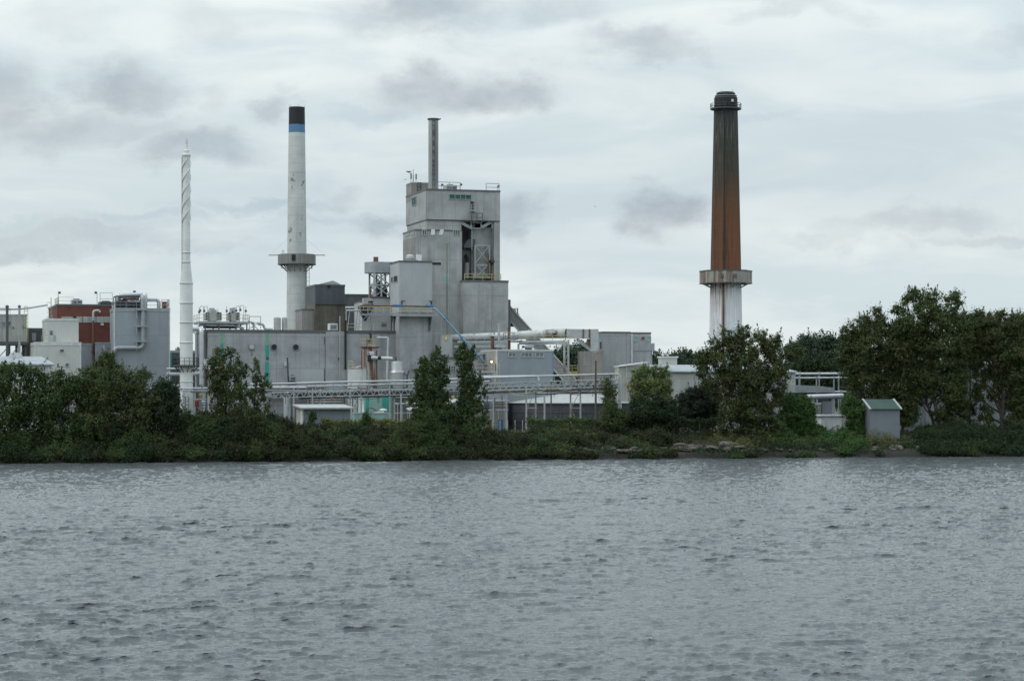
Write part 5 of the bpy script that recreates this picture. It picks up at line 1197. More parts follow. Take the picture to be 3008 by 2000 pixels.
# --- grey shed by the water
b = B('grey_pump_shed', 'small tall grey metal shed with a greenish roof, standing at the water on the right', 'shed', 2556, inland(2556, 5.5), z=1.3)
x1, ze = b.at(2643, 1198); zr = b.at(2556, 1176, 1.6)[1]; dep = 4.2; zb = b.at(2556, 1299)[1]
MB().prism([(0, zb), (dep, zb), (dep, ze), (dep/2, zr-.05), (0, ze)], 'x', 0, x1).build('wall', cladding('shed_sheet', (.20, .215, .235), .25, 40, 40, .12, mott=.05, seam=0), b.root)
MB().add([(-.25, -.3, ze-.22), (x1+.2, -.3, ze-.22), (x1+.2, dep/2, zr+.06), (-.25, dep/2, zr+.06), (-.25, -.3, ze-.10), (x1+.2, -.3, ze-.10), (x1+.2, dep/2, zr+.18), (-.25, dep/2, zr+.18)], [(0, 1, 2, 3), (4, 7, 6, 5), (0, 4, 5, 1), (1, 5, 6, 2), (2, 6, 7, 3), (3, 7, 4, 0)]).build('front_roof', M['green_roof'], b.root)
MB().add([(-.25, dep+.3, ze-.22), (x1+.2, dep+.3, ze-.22), (x1+.2, dep/2+.01, zr+.06), (-.25, dep/2+.01, zr+.06), (-.25, dep+.3, ze-.10), (x1+.2, dep+.3, ze-.10), (x1+.2, dep/2+.01, zr+.18), (-.25, dep/2+.01, zr+.18)], [(3, 2, 1, 0), (4, 5, 6, 7), (0, 1, 5, 4), (1, 2, 6, 5), (2, 3, 7, 6), (3, 0, 4, 7)]).build('back_roof', M['green_roof'], b.root)
for xx in (-.27, x1-.06): MB().add([(xx, -.34, ze-.20), (xx+.28, -.34, ze-.20), (xx+.28, dep/2, zr+.20), (xx, dep/2, zr+.20), (xx, -.34, ze-.05), (xx+.28, -.34, ze-.05), (xx+.28, dep/2, zr+.25), (xx, dep/2, zr+.25)], [(0, 1, 2, 3), (4, 7, 6, 5), (0, 4, 5, 1), (1, 5, 6, 2), (2, 6, 7, 3), (3, 7, 4, 0)]).build('barge_board', M['roof_pale'], b.root)
MB().box(-.25, x1+.25, -.2, dep+.25, zb-.25, zb-.003).build('timber_sill', M['wood'], b.root)
for x in (.2, x1/2, x1-.2):
    for y in (.1, dep-.1): MB().box(x-.15, x+.15, y-.15, y+.15, -1.6, zb-.25).build('pile', M['wood'], b.root)
# --- large pale warehouse behind the right-hand trees
b = B('pale_warehouse', 'large pale grey warehouse glimpsed between the trunks of the right hand trees', 'building', 2655, 331)
b.block('wall', 2655, 3260, 1062, cladding('pale_warehouse_wall', (.23, .245, .26), 0, 5, 3, .15, mott=.05, seam=.12), 14, cop=M['coping_l'], cop_h=.3)
b.panel('loading_door', 2720, 1185, 2752, 1250, M['steel'], out=.08); b.panel('loading_door', 2880, 1190, 2915, 1250, M['steel'], out=.08)
# ================================================================== pipe rack and the yard in front of the plant
rng = random.Random(7)
DR = lambda px: inland(px, 26.0)
def W_(px, py, back=0.0): D_ = DR(px); p = P(px, py, D_); return p+V3((-TS, TC, 0))*back
o0 = W_(1209, 1200); og = V3((o0.x, o0.y, GZ))
o = thing('pipe_rack', 'long steel pipe rack with white pipes and lattice trusses crossing in front of the plant', 'pipe rack', tuple(og))
topl = [(440, 1141), (560, 1140.5), (760, 1139)]
main = [(735, 1128.5), (860, 1125.5), (1000, 1121.5), (1208, 1117.5), (1400, 1110.5), (1600, 1104), (1824, 1098)]
Lc = lambda px, py, bk=0.0: W_(px, py, bk)-og
yat = lambda px: float(np.interp(px, [q[0] for q in main], [q[1] for q in main]))
MB().tube([Lc(*q) for q in topl]+[Lc(900, 1138)], .13, 10).build('left_pipe', M['pipe_w'], o, True)
MB().tube([Lc(440, 1147), Lc(600, 1146.5), Lc(860, 1146)], .07, 8).build('thin_left_pipe', M['galv'], o, True)
MB().tube(fillet([Lc(*q) for q in main[:-1]]+[Lc(1822, 1098), Lc(1823.5, 1160), Lc(1823.5, 1240)], .6), .13, 10).build('top_pipe', M['pipe_w'], o, True)
MB().tube([Lc(735, 1137.5, .4), Lc(1000, 1133.0, .4), Lc(1209, 1127.5, .4), Lc(1440, 1120, .4)], .15, 10).build('second_pipe', M['pipe_w'], o, True)
MB().tube([Lc(1440, 1128, .6), Lc(1820, 1113, .6)], .09, 8).build('third_pipe', M['galv'], o, True)
# hangers of the pipes
mb = MB()
for i, px in enumerate(range(745, 1820, 26)):
    y = yat(px); mb.beam(Lc(px, y), Lc(px, y+20), .09)
mb.build('hangers', M['steel'], o); bpy.data.objects['hangers'].name = 'pipe_hanger'
# lattice trusses (front and back)
def truss(px0, px1, ya, yb, bk, n, m, name, w=.11):
    mb = MB(); pts = []
    for i in range(n+1):
        px = px0+(px1-px0)*i/n; y = yat(px); pts.append((Lc(px, y+ya, bk), Lc(px, y+yb, bk)))
    for (a, b_), (c, d) in zip(pts[:-1], pts[1:]):
        mb.beam(a, c, w); mb.beam(b_, d, w)
    for i in range(n): mb.beam(pts[i][i % 2], pts[i+1][1-i % 2], w*.75)
    mb.build(name, m, o)
truss(800, 1209, 24, 41, 0, 40, M['galv'], 'front_truss'); truss(800, 1209, 22, 39, 1.6, 40, M['steel'], 'back_truss')
truss(1209, 1822, 16, 36, 0, 64, M['galv'], 'front_truss'); truss(1209, 1822, 15, 34, 1.6, 60, M['steel'], 'back_truss')
for (x0, x1, dy, w_, mm, bk) in ((800, 1820, 30, .16, 'steel', .8), (560, 900, 22, .14, 'galv', .3), (880, 1450, 45, .12, 'dsteel', .3), (1380, 1790, 44, .10, 'dsteel', .2), (860, 1400, 36, .20, 'dsteel', 1.2), (1400, 1830, 40, .11, 'galv', 1.2), (1540, 1810, 52, .09, 'dsteel', .1), (700, 960, 17, .10, 'rust', .9)):
    mb = MB().tube([Lc(x0, yat(x0)+dy, bk), Lc((x0+x1)/2, yat((x0+x1)/2)+dy, bk), Lc(x1, yat(x1)+dy, bk)], w_, 8); mb.build('tray_pipe', M[mm], o)
# loose cables slung under the trusses
def sag(px0, y0, px1, y1, s, r_, m, name='cable'):
    a = Lc(px0, y0, -.15); c = Lc(px1, y1, -.15); MB().tube([a.lerp(c, t)+V3((0, 0, -s*4*t*(1-t))) for t in np.linspace(0, 1, 11)], r_, 5).build(name, m, o)
sag(1440, 1144, 1486, 1142, .25, .05, M['rail_y']); sag(1486, 1142, 1560, 1146, .9, .06, M['rail_y']); sag(1560, 1146, 1617, 1132, .5, .06, M['rail_y']); sag(1617, 1132, 1680, 1140, .4, .05, M['rail_p']); sag(1000, 1165, 1145, 1160, .5, .04, M['dsteel']); sag(1680, 1142, 1760, 1136, .5, .05, M['dsteel']); sag(1240, 1150, 1330, 1152, .6, .04, M['dsteel'])
# dense small fittings along the rack
mb1, mb2, mb3 = MB(), MB(), MB()
for i in range(150):
    px = rng.uniform(800, 1810); y = yat(px)+rng.uniform(16, 44); bk = rng.uniform(0, 1.5); p = Lc(px, y, bk); t = rng.choice((mb1, mb2, mb3)); k = rng.random()
    if k < .5: t.beam(p, p+V3((0, 0, -rng.uniform(.4, 1.4))), .07)
    elif k < .8: s_ = rng.uniform(.08, .2); t.box(p.x-s_, p.x+s_, p.y-s_, p.y+s_, p.z-s_, p.z+s_)
    else: t.beam(p, p+V3((rng.uniform(.6, 1.8), .3, rng.uniform(-.3, .3))), .08)
for q, m_ in ((mb1, 'dsteel'), (mb2, 'galv'), (mb3, 'rust')): tag(q.build('small_fittings', M[m_], o), kind='stuff')
POSTS = [(1028, 1150, 'rail', 0), (1061, 1165, 'rail', 0), (1145, 1122, 'rail', 0), (1162, 1160, 'galv', .8), (1178, 1158, 'galv', 0), (1418, 1125, 'rail', 0), (1449, 1160, 'rail', 0), (1488, 1158, 'rail', 0), (1546, 1130, 'rustpost', 0), (1576, 1150, 'rustpost', .4), (1594.5, 1158, 'rail', -.8), (1676, 1118, 'rustpost', 0), (1700, 1160, 'rail', -.8), (1707.5, 1128, 'rustpost', .4), (1818, 1112, 'rail', 0), (612, 1146, 'galv', 0), (700, 1146, 'galv', 0), (783, 1138, 'galv', 0), (863, 1140, 'rail', 0), (918, 1140, 'rail', 0), (943, 1142, 'galv', .6)]
for px, py, mm, bk in POSTS:
    p = Lc(px, py, bk); zb = gz(*(og+p).xy)-GZ
    MB().beam((p.x, p.y, zb-.3), p, .25 if px > 1400 else .20).build('post', M[mm], o)
for pa, pb in ((1546, 1576), (1676, 1707)):
    for (ya, yb) in ((1158, 1160), (1198, 1198)): MB().beam(Lc(pa, ya), Lc(pb, yb), .12).build('cross_bar', M['rail'], o)
    MB().beam(Lc(pa+2 if pa > 1600 else pb, 1200), Lc(pb-16 if pa > 1600 else pa+14, 1232), .10).build('brace', M['rustpost'], o); MB().beam(Lc(pb-4, 1150), Lc(pa+4, 1195), .08).build('brace', M['rustpost'], o)
# second bend pipe: comes in from the left, drops, and runs right
pth = [P(1385, 1106.5, 325), P(1582, 1105, 325), P(1584, 1140, 325)]
tag(MB().tube(fillet(pth[:2]+[P(1584, 1150, 325)], .7), .17, 12).build('white_drop_pipe', M['pipe_w'], None, True, pth[1]), 'white pipe that turns down just in front of the windowed building', 'pipe')
pth = [P(1584, 1142, 323), P(1590, 1148.5, 323), P(1757, 1148.5, 326)]
tag(MB().tube(fillet(pth, .5), .20, 12).build('bright_low_pipe', M['pipe_w'], None, True, pth[1]), 'bright white level pipe above the pale tank roof, ending at the utility pole', 'pipe')
a, c = P(1575, 1155, 324), P(1757, 1154.5, 327); tag(MB().tube([a, c], .12, 10).build('dull_low_pipe', M['galv'], None, True, a), 'dull grey pipe close below the bright level pipe', 'pipe')

# utility pole
p = P(1750, 1057, inland(1750, 22)); o = thing('utility_pole', 'tall dark brown wooden utility pole right of the rack', 'pole', (p.x, p.y, gz(p.x, p.y))); h = p.z-o.location.z
MB().tube([(0, 0, -.3), (0, 0, h)], [.17, .13], 10).build('shaft', M['wood'], o); MB().box(-.18, .18, -.1, .1, h-.15, h+.02).build('cap', M['steel'], o); MB().box(-.06, .06, -.24, -.14, 2, h-2).build('cable_guard', M['wood'], o)
p = P(1619, 1120, 330); o = thing('short_dark_pole', 'short dark pole above the middle of the pale tank roof', 'pole', (p.x, p.y, GZ)); h = p.z-GZ; MB().tube([(0, 0, 0), (0, 0, h)], .11, 8).build('shaft', M['dsteel'], o); MB().lathe([(.12, h), (.2, h+.05), (.05, h+.25)], 8).build('cap', M['steel'], o)

# dark round tank with a pale cone roof
Dk = 343; k = Dk/F; cx = 1700; p = P(cx, YH, Dk); R_ = 208*k
o = thing('dark_round_tank', 'very wide dark ribbed tank with a low pale cone roof, behind the pipe rack', 'tank', (p.x, p.y, GZ)); ze = H-(1183-YH)*(Dk-R_)/F-GZ; zp = ze+1.75
mt = cladding('dark_tank_ribs', (.075, .078, .090), .45, 1.1, 3.0, .55, (.035, .035, .04), seam=.4)
MB().lathe([(R_, 0), (R_, ze)], 72).build('shell', mt, o, True); MB().lathe([(R_+.25, ze-.12), (R_+.25, ze+.003), (.6, zp), (.05, zp+.02)], 72).build('roof', M['roof_pale'], o, True)
MB().lathe([(.6, zp-.02), (.6, zp+.35), (.1, zp+.5)], 16).build('roof_hatch', M['galv'], o); 
for zz in (ze*.33, ze*.66): MB().lathe([(R_+.01, zz-.08), (R_+.07, zz-.08), (R_+.07, zz+.08), (R_+.01, zz+.08)], 72, close=False).build('band', M['dsteel'], o)
b = B('dark_low_roof', 'low black roofed block with yellow handrails behind the pale tank roof', 'building', 1486, 344)
d = b.block('wall', 1486, 1592, 1172, M['wall'], 2.2); MB().box(d[0]-.2, d[1]+.2, -.2, 2.4, d[5]+.002, d[5]+.3).build('roof', M['soot'], b.root)
x0 = b.at(1522, 0, .3)[0]; x1 = b.at(1578, 0, .3)[0]; MB().rail([(x0, .3, d[5]+.3), (x1, .3, d[5]+.3)], 1.1, 1.0, .05).build('railing', M['rail_p'], b.root); b.panel('grey_front', 1482, 1163, 1516, 1178, M['wall'], d=-.3, out=.05)
b = B('grey_link_wall', 'plain grey wall low behind the bright level pipe, right of the yellow handrails', 'building', 1600, 366)
b.block('wall', 1600, 1900, 1128, M['wall_slate'], 6, cop=M['coping_l'], cop_h=.2); b.window(1640, 1150, 1690, 1162, M['frame'], M['glass'], 5)
for i, (q0, q1, t_) in enumerate(((1400, 1486, 1150),)):
    b = B('yard_building', 'plain grey yard building behind the right poplar, under the rack pipes', 'building', q0, 337+i*2)
    b.block('wall', q0, q1, t_, M['wall'] if i else M['wall_hall'], 2.5, cop=M['coping'], cop_h=.2); b.window(q0+20, t_+12, q0+34, t_+24, M['steel'], M['glass'], 2, 1)

# rusty tank with a tall vessel on top, silver silo
Dk = 338; k = Dk/F; p = P(1058, YH, Dk); o = thing('rusty_white_tank', 'white tank with a rusty conical roof and rust streaks, carrying a rusty vessel', 'tank', (p.x, p.y, GZ)); Z = lambda py: H-(py-YH)*Dk/F-GZ
MB().lathe([(37*k, 0), (37*k, Z(1083))], 36).build('shell', M['rustw'], o, True); MB().lathe([(37.6*k, Z(1083.5)), (37.6*k, Z(1082)), (5*k, Z(1074))], 36).build('roof', M['rusttank'], o, True); MB().rail([(-34*k, -.3, Z(1081)), (-20*k, -1.2, Z(1081))], 1.1, .8, .05).build('railing', M['rail_p'], o)
p = P(1088, YH, Dk-.4); o = thing('rusty_vessel', 'rust covered upright vessel with valves and a yellow railed top beside the silver silo', 'vessel', (p.x, p.y, GZ))
MB().lathe([(25*k, 0), (25*k, Z(1082)), (25.4*k, Z(1079)), (24*k, Z(1024)), (24*k, Z(1020)), (6*k, Z(1013))], 30).build('shell', stained('vessel_rust_streaks', (.36, .35, .33), (.13, .055, .03), 1.1, .44, .56, .95, .12, .75), o, True)
MB().lathe([(30*k, Z(1020.5)), (30*k, Z(1018.5)), (24*k, Z(1018))], 24).build('platform', M['rust'], o); MB().rail([(-26*k, -.8, Z(1018.5)), (-8*k, -1.4, Z(1018.5)), (15*k, -1.3, Z(1018.5))], 1.2, .7, .05).build('railing', M['rail_y'], o)
MB().box(-6*k, 5*k, -1.9, -.8, Z(1062), Z(1044)).build('black_manway', M['black'], o); MB().tube(fillet([(0, -1.6, Z(1042)), (10*k, -1.6, Z(1042)), (10*k, -1.6, Z(1037)), (-2*k, -1.6, Z(1036))], .2), .16, 8).build('white_fitting', M['pipe_w'], o, True)
MB().tube([(4*k, -1.7, Z(1051)), (66*k, -1.4, Z(1054))], .27, 12).build('white_header', M['pipe_w'], o, True); MB().tube([(24*k, -1.7, Z(1051.7)), (33*k, -1.65, Z(1052.2))], .30, 12).build('black_collar', M['black'], o)
for x in (-24*k, -15*k, 20*k): MB().tube([(x, -1.0, 0), (x, -1.0, Z(1030))], .10, 8).build('riser', M['rust'], o)
MB().box(-6*k, 6*k, -1.2, -.5, Z(1010), Z(1000)).build('motor', M['rust'], o); MB().tube(fillet([(2*k, -.9, Z(1003)), (2*k, -.9, Z(982)), (-2*k, -.9, Z(980))], .2), .17, 8).build('black_vent', M['black'], o)
p = P(1166, YH, 334); k = 334/F; o = thing('silver_silo', 'bare silver upright silo beside the rusty vessel, behind the rack', 'silo', (p.x, p.y, GZ)); Z = lambda py: H-(py-YH)*334/F-GZ
ss = plain('brushed_steel', (.36, .36, .35), .42, .6, .15, .6)
MB().lathe([(22*k, 0), (22*k, Z(1094))], 30).build('shell', ss, o, True); MB().lathe([(22.2*k, Z(1093.8)), (17.5*k, Z(1086)), (17.5*k, Z(1066)), (16*k, Z(1063)), (5*k, Z(1060))], 30).build('shoulder', ss, o, True); MB().tube([(-3*k, 0, Z(1062)), (-3*k, 0, Z(1048))], .16, 8).build('top_pipe', M['dsteel'], o)
MB().tube(fillet([(28*k, -.2, 0), (30*k, -.2, Z(1105)), (36*k, -.2, Z(1088))], .2), .13, 8).tube([(30*k, -.2, Z(1105)), (22*k, -.2, Z(1096))], .1, 6).build('forked_pipe', M['dsteel'], o)

# faded green shed and its low box
b = B('green_shed', 'faded green shed with brighter teal vertical stripes behind the rack posts', 'shed', 1064, 331)
d = b.block('wall', 1064, 1156, 1158, M['mint'], 4, cop=M['galv'], cop_h=.15)
b.panel('teal_stripe', 1074.5, 1160, 1083, 1210, M['teal'], out=.04); b.panel('teal_stripe', 1123, 1160, 1141, 1212, M['teal'], out=.04)
b.panel('side_pipe', 1159, 1163, 1162, 1225, M['dsteel'], out=.2)
b = B('green_low_box', 'low pale green box with a flat top in front of the striped green shed', 'enclosure', 1042, 322)
d = b.block('wall', 1042, 1145, 1213, M['mint'], 2.5, cop=M['galv'], cop_h=.12); b.panel('grey_panel', 1138, 1214, 1149, 1246, M['steel'], out=.05)
x0 = b.at(1081, 0, .6)[0]; MB().tube(fillet([(x0, .6, d[5]), (x0, .6, d[5]+.7), (x0+.6, .6, d[5]+.75), (x0+1.5, .6, d[5]+.2), (x0+2.6, .6, d[5]+.3)], .3), .10, 6).build('teal_hose', M['dsteel'], b.root, True)
x0 = b.at(1128, 0, .5)[0]; MB().lathe([(.55, d[5]+.25), (.62, d[5]+.4), (.45, d[5]+.6), (.1, d[5]+.68)], 14, (x0, 1.0)).box(x0-.3, x0+.3, .7, 1.3, d[5], d[5]+.26).build('roof_fan', M['pipe_w'], b.root); x0, x1 = b.at(1105, 0, .3)[0], b.at(1128, 0, .3)[0]; MB().box(x0, x1, .3, 1.0, d[5]+.002, d[5]+.25).build('white_tray', M['white'], b.root)
# small lattice tower
p = P(1043, 1158, 325); o = thing('lattice_tower', 'small grey lattice tower left of the striped green shed', 'tower', (p.x, p.y, GZ)); h = p.z-GZ; mb = MB()
for sx in (-.4, .4):
    for sy in (-.4, .4): mb.beam((sx, sy, 0), (sx, sy, h), .09)
for i in range(5):
    z0, z1 = h*i/5, h*(i+1)/5; mb.beam((-.4, -.4, z0), (.4, -.4, z1), .06).beam((.4, -.4, z0), (-.4, -.4, z1), .06).beam((-.4, -.4, z1), (.4, -.4, z1), .06).beam((-.4, -.4, z0), (-.4, .4, z1), .06)
mb.build('frame', M['dsteel'], o); MB().box(.45, 1.35, -.3, .3, h*.1, h*.95).build('white_cabinet', M['white'], o)
# foreground low shed with an overhanging pale roof
b = B('low_front_shed', 'low shed with overhanging pale roof and blue grey front behind the bank shrubs', 'shed', 893, inland(893, 17))
b.gz = gz(b.o.x, b.o.y); b.root.location.z = b.gz
x1, ze = b.at(1029, 1201)
MB().box(0, x1, 0, 5.5, -.6, ze-.02).build('wall', cladding('shed_blue_front', (.22, .25, .28), .25, 40, 40, .25, seam=0), b.root); MB().box(-.05, .02, .1, 5.4, -.5, ze-.05).build('side_wall', M['wall_beige'], b.root); MB().box(-.10, -.052, .1, 2.0, -.5, ze-.05).build('white_side_panel', M['white'], b.root)
MB().add([(-.5, -.6, ze), (x1+.4, -.6, ze), (x1+.4, 6.1, ze+.42), (-.5, 6.1, ze+.42), (-.5, -.6, ze+.2), (x1+.4, -.6, ze+.2), (x1+.4, 6.1, ze+.62), (-.5, 6.1, ze+.62)], [(0, 1, 2, 3), (4, 7, 6, 5), (0, 4, 5, 1), (1, 5, 6, 2), (2, 6, 7, 3), (3, 7, 4, 0)]).build('roof', M['roof_pale'], b.root)
MB().tube(fillet([(-.15, -.35, ze-.02), (-.15, -.1, ze-.8), (-.1, -.1, -.4)], .2), .12, 8).build('down_spout', M['galv'], b.root)
# grey tanks and walls behind it
b = B('block_wall_building', 'pale grey block building between the left poplar and the low front shed', 'building', 781, inland(781, 27))
b.block('wall', 781, 832, 1164, cladding('blockwork', (.33, .33, .33), 0, 1.2, .6, .3, seam=.3), 5, cop=M['coping_l'], cop_h=.15); b.panel('vent', 790, 1172, 796, 1178, M['dsteel'], out=.05)
b.panel('door', 806, 1196, 818, 1232, M['steel'], out=.05)
for i, (px, D_, r_, top, lab) in enumerate(((885, 336, 26, 1158, 'squat grey tank right of the block building, behind the low front shed'), (970, 338, 44, 1156, 'wide squat silver topped tank behind the low front shed roof'), (842, 330, 9, 1150, 'slim bluish pipe column beside the block building'))):
    k = D_/F; p = P(px, YH, D_); o = thing('squat_tank' if i < 2 else 'pipe_column', lab, 'tank' if i < 2 else 'column', (p.x, p.y, GZ)); Z = lambda py: H-(py-YH)*D_/F-GZ
    MB().lathe([(r_*k, 0), (r_*k, Z(top+8))], 32).build('shell', [M['wall_slate'], M['wall'], M['galv']][i], o, True)
    MB().lathe([(r_*k*1.02, Z(top+8.2)), (r_*k*.8, Z(top+3)), (.2, Z(top))], 32).build('roof', M['pipe'], o, True); MB().tube([(r_*k+.1, -.6, 0), (r_*k+.1, -.6, Z(top+2))], .1, 6).build('side_pipe', M['steel'], o)
# pieces of plant glimpsed behind the poplars
for i, (q0, q1, t_, dd, mm, lab) in enumerate(((1165, 1215, 1168, 330, 'wall_rust', 'brown open machinery shelter between the green shed and the left poplar'), (1228, 1300, 1160, 336, 'wall_slate', 'dark grey machine block directly behind the left poplar'), (1300, 1342, 1150, 337, 'wall_slate', 'grey block with pale top seen between the two poplars'), (1415, 1480, 1176, 333, 'wall_tan', 'brownish machine block right of the narrow poplar, behind the rack'))):
    b = B('machine_block', lab, 'machine', q0, dd); d = b.block('casing', q0, q1, t_, M[mm], 2.5); MB().box(d[0]-.15, d[1]+.15, -.15, 2.6, d[5]+.002, d[5]+.15).build('top_plate', M['galv'], b.root)
    b.panel('hatch', q0+8, t_+14, q0+20, t_+34, M['black'], out=.06); b.panel('control_panel', q0+26, t_+10, q0+34, t_+22, M['rail_y'] if i % 2 == 0 else M['blue'], out=.15); x = d[0]+1; MB().rail([(d[0], 0.2, d[5]+.15), (d[1], .2, d[5]+.15)], 1.0, 1.0, .04).build('railing', M['rail'], b.root)
for i, (px0, py0, px1, py1, dd, lab) in enumerate(((1203, 1207, 1250, 1194, 319, 'pale slanting sheet roof just left of the left poplar'), (1304, 1193, 1348, 1178, 324, 'pale slanting sheet roof between the two poplars'))):
    a, c = P(px0, py0, dd), P(px1, py1, dd+1); o = thing('slanting_roof', lab, 'roof', (a.x, a.y, GZ)); l1 = c-V3((a.x, a.y, GZ)); l0 = V3((0, 0, a.z-GZ))
    MB().add([l0, l1, l1+V3((-.6, 2.2, 0.25)), l0+V3((-.6, 2.2, .25)), l0+V3((0, 0, .14)), l1+V3((0, 0, .14)), l1+V3((-.6, 2.2, .39)), l0+V3((-.6, 2.2, .39))], [(0, 1, 2, 3), (4, 7, 6, 5), (0, 4, 5, 1), (1, 5, 6, 2), (2, 6, 7, 3), (3, 7, 4, 0)]).build('sheet', M['roof_pale'], o)
    for q in (l0, l1): MB().beam((q.x, q.y+.3, 0), (q.x, q.y+.3, q.z), .14).build('post', M['galv'], o)
a = P(1318, 1182, 326); o = thing('white_cone', 'small white pointed cover between the two poplars', 'cover', (a.x, a.y, GZ)); h = P(1318, 1160, 326).z-GZ; MB().add([(-.3, -.5, h-1.2), (1.0, -.5, h-1.2), (.9, .5, h-1.2), (-.3, .5, h-1.2), (-.2, 0, h)], [(0, 1, 4), (1, 2, 4), (2, 3, 4), (3, 0, 4), (0, 3, 2, 1)]).build('cover', M['white'], o); MB().box(-.25, .9, -.4, .4, 0, h-1.21).build('base', M['galv'], o)
# steel frame with yellow valves at the foot of the white stack
p = P(590, YH, 330); o = thing('valve_frame', 'grey steel frame with yellow valves at the foot of the white stack', 'frame', (p.x, p.y, GZ)); k = 330/F; Z = lambda py: H-(py-YH)*330/F-GZ; mb = MB()
for x in (-52, -20, 8, 38): mb.beam((x*k, 0, 0), (x*k, 0, Z(1146)), .16); mb.beam((x*k, 1.5, 0), (x*k, 1.5, Z(1146)), .16)
for py in (1150, 1172): mb.beam((-52*k, 0, Z(py)), (38*k, 0, Z(py)), .14); mb.beam((-52*k, 1.5, Z(py)), (38*k, 1.5, Z(py)), .14)
mb.build('frame', M['rail'], o)
for x in (-2, 4, 22, 28): MB().tube([(x*k, .5, Z(1168)), (x*k, .5, Z(1152))], .10, 8).lathe([(.05, Z(1162)), (.28, Z(1161)), (.28, Z(1159)), (.05, Z(1158))], 10, (x*k, .5)).build('yellow_valve', M['rail_y'], o)
MB().box(-8*k, 22*k, .3, 1.3, 0, Z(1196)).build('concrete_base', M['conc'], o); MB().box(6*k, 10*k, .1, .3, Z(1196), Z(1172)).build('yellow_panel', M['rail_y'], o); MB().lathe([(.3, Z(1195)), (.3, Z(1178)), (.1, Z(1172))], 12, (-14*k, .8)).build('red_valve', M['red'], o)
MB().ladder((-40*k, -.1, 0), (-40*k, -.1, Z(1165)), (1, 0, 0), .5, .04).build('ladder', M['dsteel'], o)
# chain link fence posts in front of the dark tank
for i, px in enumerate(range(1425, 1560, 22)):
    p = P(px, 1246, inland(px, 19)); oo = thing('fence_post', 'thin grey fence post at the foot of the dark round tank', 'fence post', (p.x, p.y, gz(p.x, p.y)), 0, 'fence posts below the rack'); h = P(px, 1240, p.y).z-oo.location.z
    MB().tube([(0, 0, -.2), (0, 0, 1.9)], .05, 6).build('shaft', M['galv'], oo); MB().lathe([(.07, 1.9), (.08, 1.95), (.02, 2.0)], 8).build('cap', M['galv'], oo)

# pipe bundles, ladders and drums under the rack between the posts
for i, (q0, q1, y0, y1, dd, lab) in enumerate(((1420, 1486, 1178, 1200, 331, 'low dark pipe stand with valves right of the narrow poplar'), (1168, 1212, 1186, 1210, 326, 'low pipe stand with valves left of the left poplar'), (905, 1000, 1166, 1186, 331, 'pipe stand with valves above the low front shed roof'), (600, 640, 1180, 1205, 326, 'small pipe stand with valves behind the airy poplar'))):
    a = P(q0, y0, dd); c = P(q1, y0, dd+1.5); o = thing('pipe_stand', lab, 'pipe stand', (a.x, a.y, GZ)); sp = c-a; h = a.z-GZ; n = max(3, int(sp.length/1.3)); r2 = random.Random(i)
    for k in range(n+1): q = sp*(k/n); MB().beam((q.x, q.y, 0), (q.x, q.y, h), .11).build('post', M[r2.choice(('rail', 'galv', 'rustpost'))], o)
    for k, rr, mm in ((0, .12, 'galv'), (-.5, .09, 'rust'), (-.95, .11, 'dsteel'), (-1.4, .07, 'pipe_w')): MB().tube([V3((-.4, 0, h+k)), V3((sp.x+.4, sp.y, h+k+.05))], rr, 8).build('pipe', M[mm], o, True)
    for k in range(n):
        q = sp*((k+.5)/n); MB().tube([(q.x, q.y-.1, h-1.5), (q.x, q.y-.1, h+.3+.5*r2.random())], .06, 6).lathe([(.04, h+.25), (.19, h+.28), (.19, h+.34), (.04, h+.37)], 10, (q.x, q.y-.1)).build('valve', M[r2.choice(('red', 'rail_y', 'dsteel', 'blue'))], o)
for i, (px, dd, lab) in enumerate(((1436, 327, 'rusty drum on the yard right of the narrow poplar'), (1470, 328, 'blue drum on the yard under the rack posts'), (1188, 324, 'blue drum left of the left poplar'))):
    p = P(px, 1250, dd); o = thing('drum', lab, 'drum', (p.x, p.y, GZ)); MB().lathe([(.42, 0), (.42, .5), (.45, .53), (.42, .56), (.42, 1.1), (.45, 1.13), (.42, 1.16), (.42, 1.7)], 18).build('shell', M['rust' if i == 0 else 'blue'], o, True); MB().lathe([(.44, 1.7), (.44, 1.76), (.36, 1.75), (.36, 1.72)], 18).build('lid', M['dsteel'], o)
# ================================================================== trees, shrubs, ground cover
RS = np.random.RandomState(11)
L = {}
L['green'] = leaf_mat('leaves_dark_green', (0.0293, 0.0528, 0.0191), (0.0528, 0.085, 0.0263), (0.0968, 0.1202, 0.0323))
L['olive'] = leaf_mat('leaves_olive', (0.0381, 0.0622, 0.0224), (0.0691, 0.0968, 0.0311), (0.1141, 0.1314, 0.0381))
L['brown'] = leaf_mat('leaves_autumn_olive', (0.0378, 0.0607, 0.0216), (0.0607, 0.0837, 0.027), (0.1148, 0.108, 0.0351))
L['poplar'] = leaf_mat('leaves_poplar', (.038, .062, .022), (.064, .092, .030), (.115, .125, .040))
L['deep'] = leaf_mat('leaves_deep_green', (0.018, 0.0315, 0.0135), (0.0292, 0.0495, 0.0191), (0.0473, 0.0653, 0.0225))
L['light'] = leaf_mat('leaves_light_green', (0.0788, 0.119, 0.0385), (0.14, 0.1837, 0.063), (0.21, 0.2275, 0.0735))
L['vine'] = leaf_mat('leaves_vine', (0.0351, 0.0783, 0.0203), (0.0567, 0.1161, 0.0284), (0.0864, 0.1485, 0.0351))
L['conifer'] = leaf_mat('conifer_needles', (0.012, 0.0216, 0.0144), (0.0192, 0.0312, 0.018), (0.0264, 0.0396, 0.0216), .05)
L['far'] = leaf_mat('leaves_far_green', (0.0297, 0.054, 0.0351), (0.0459, 0.077, 0.0459), (0.0675, 0.0999, 0.0513))
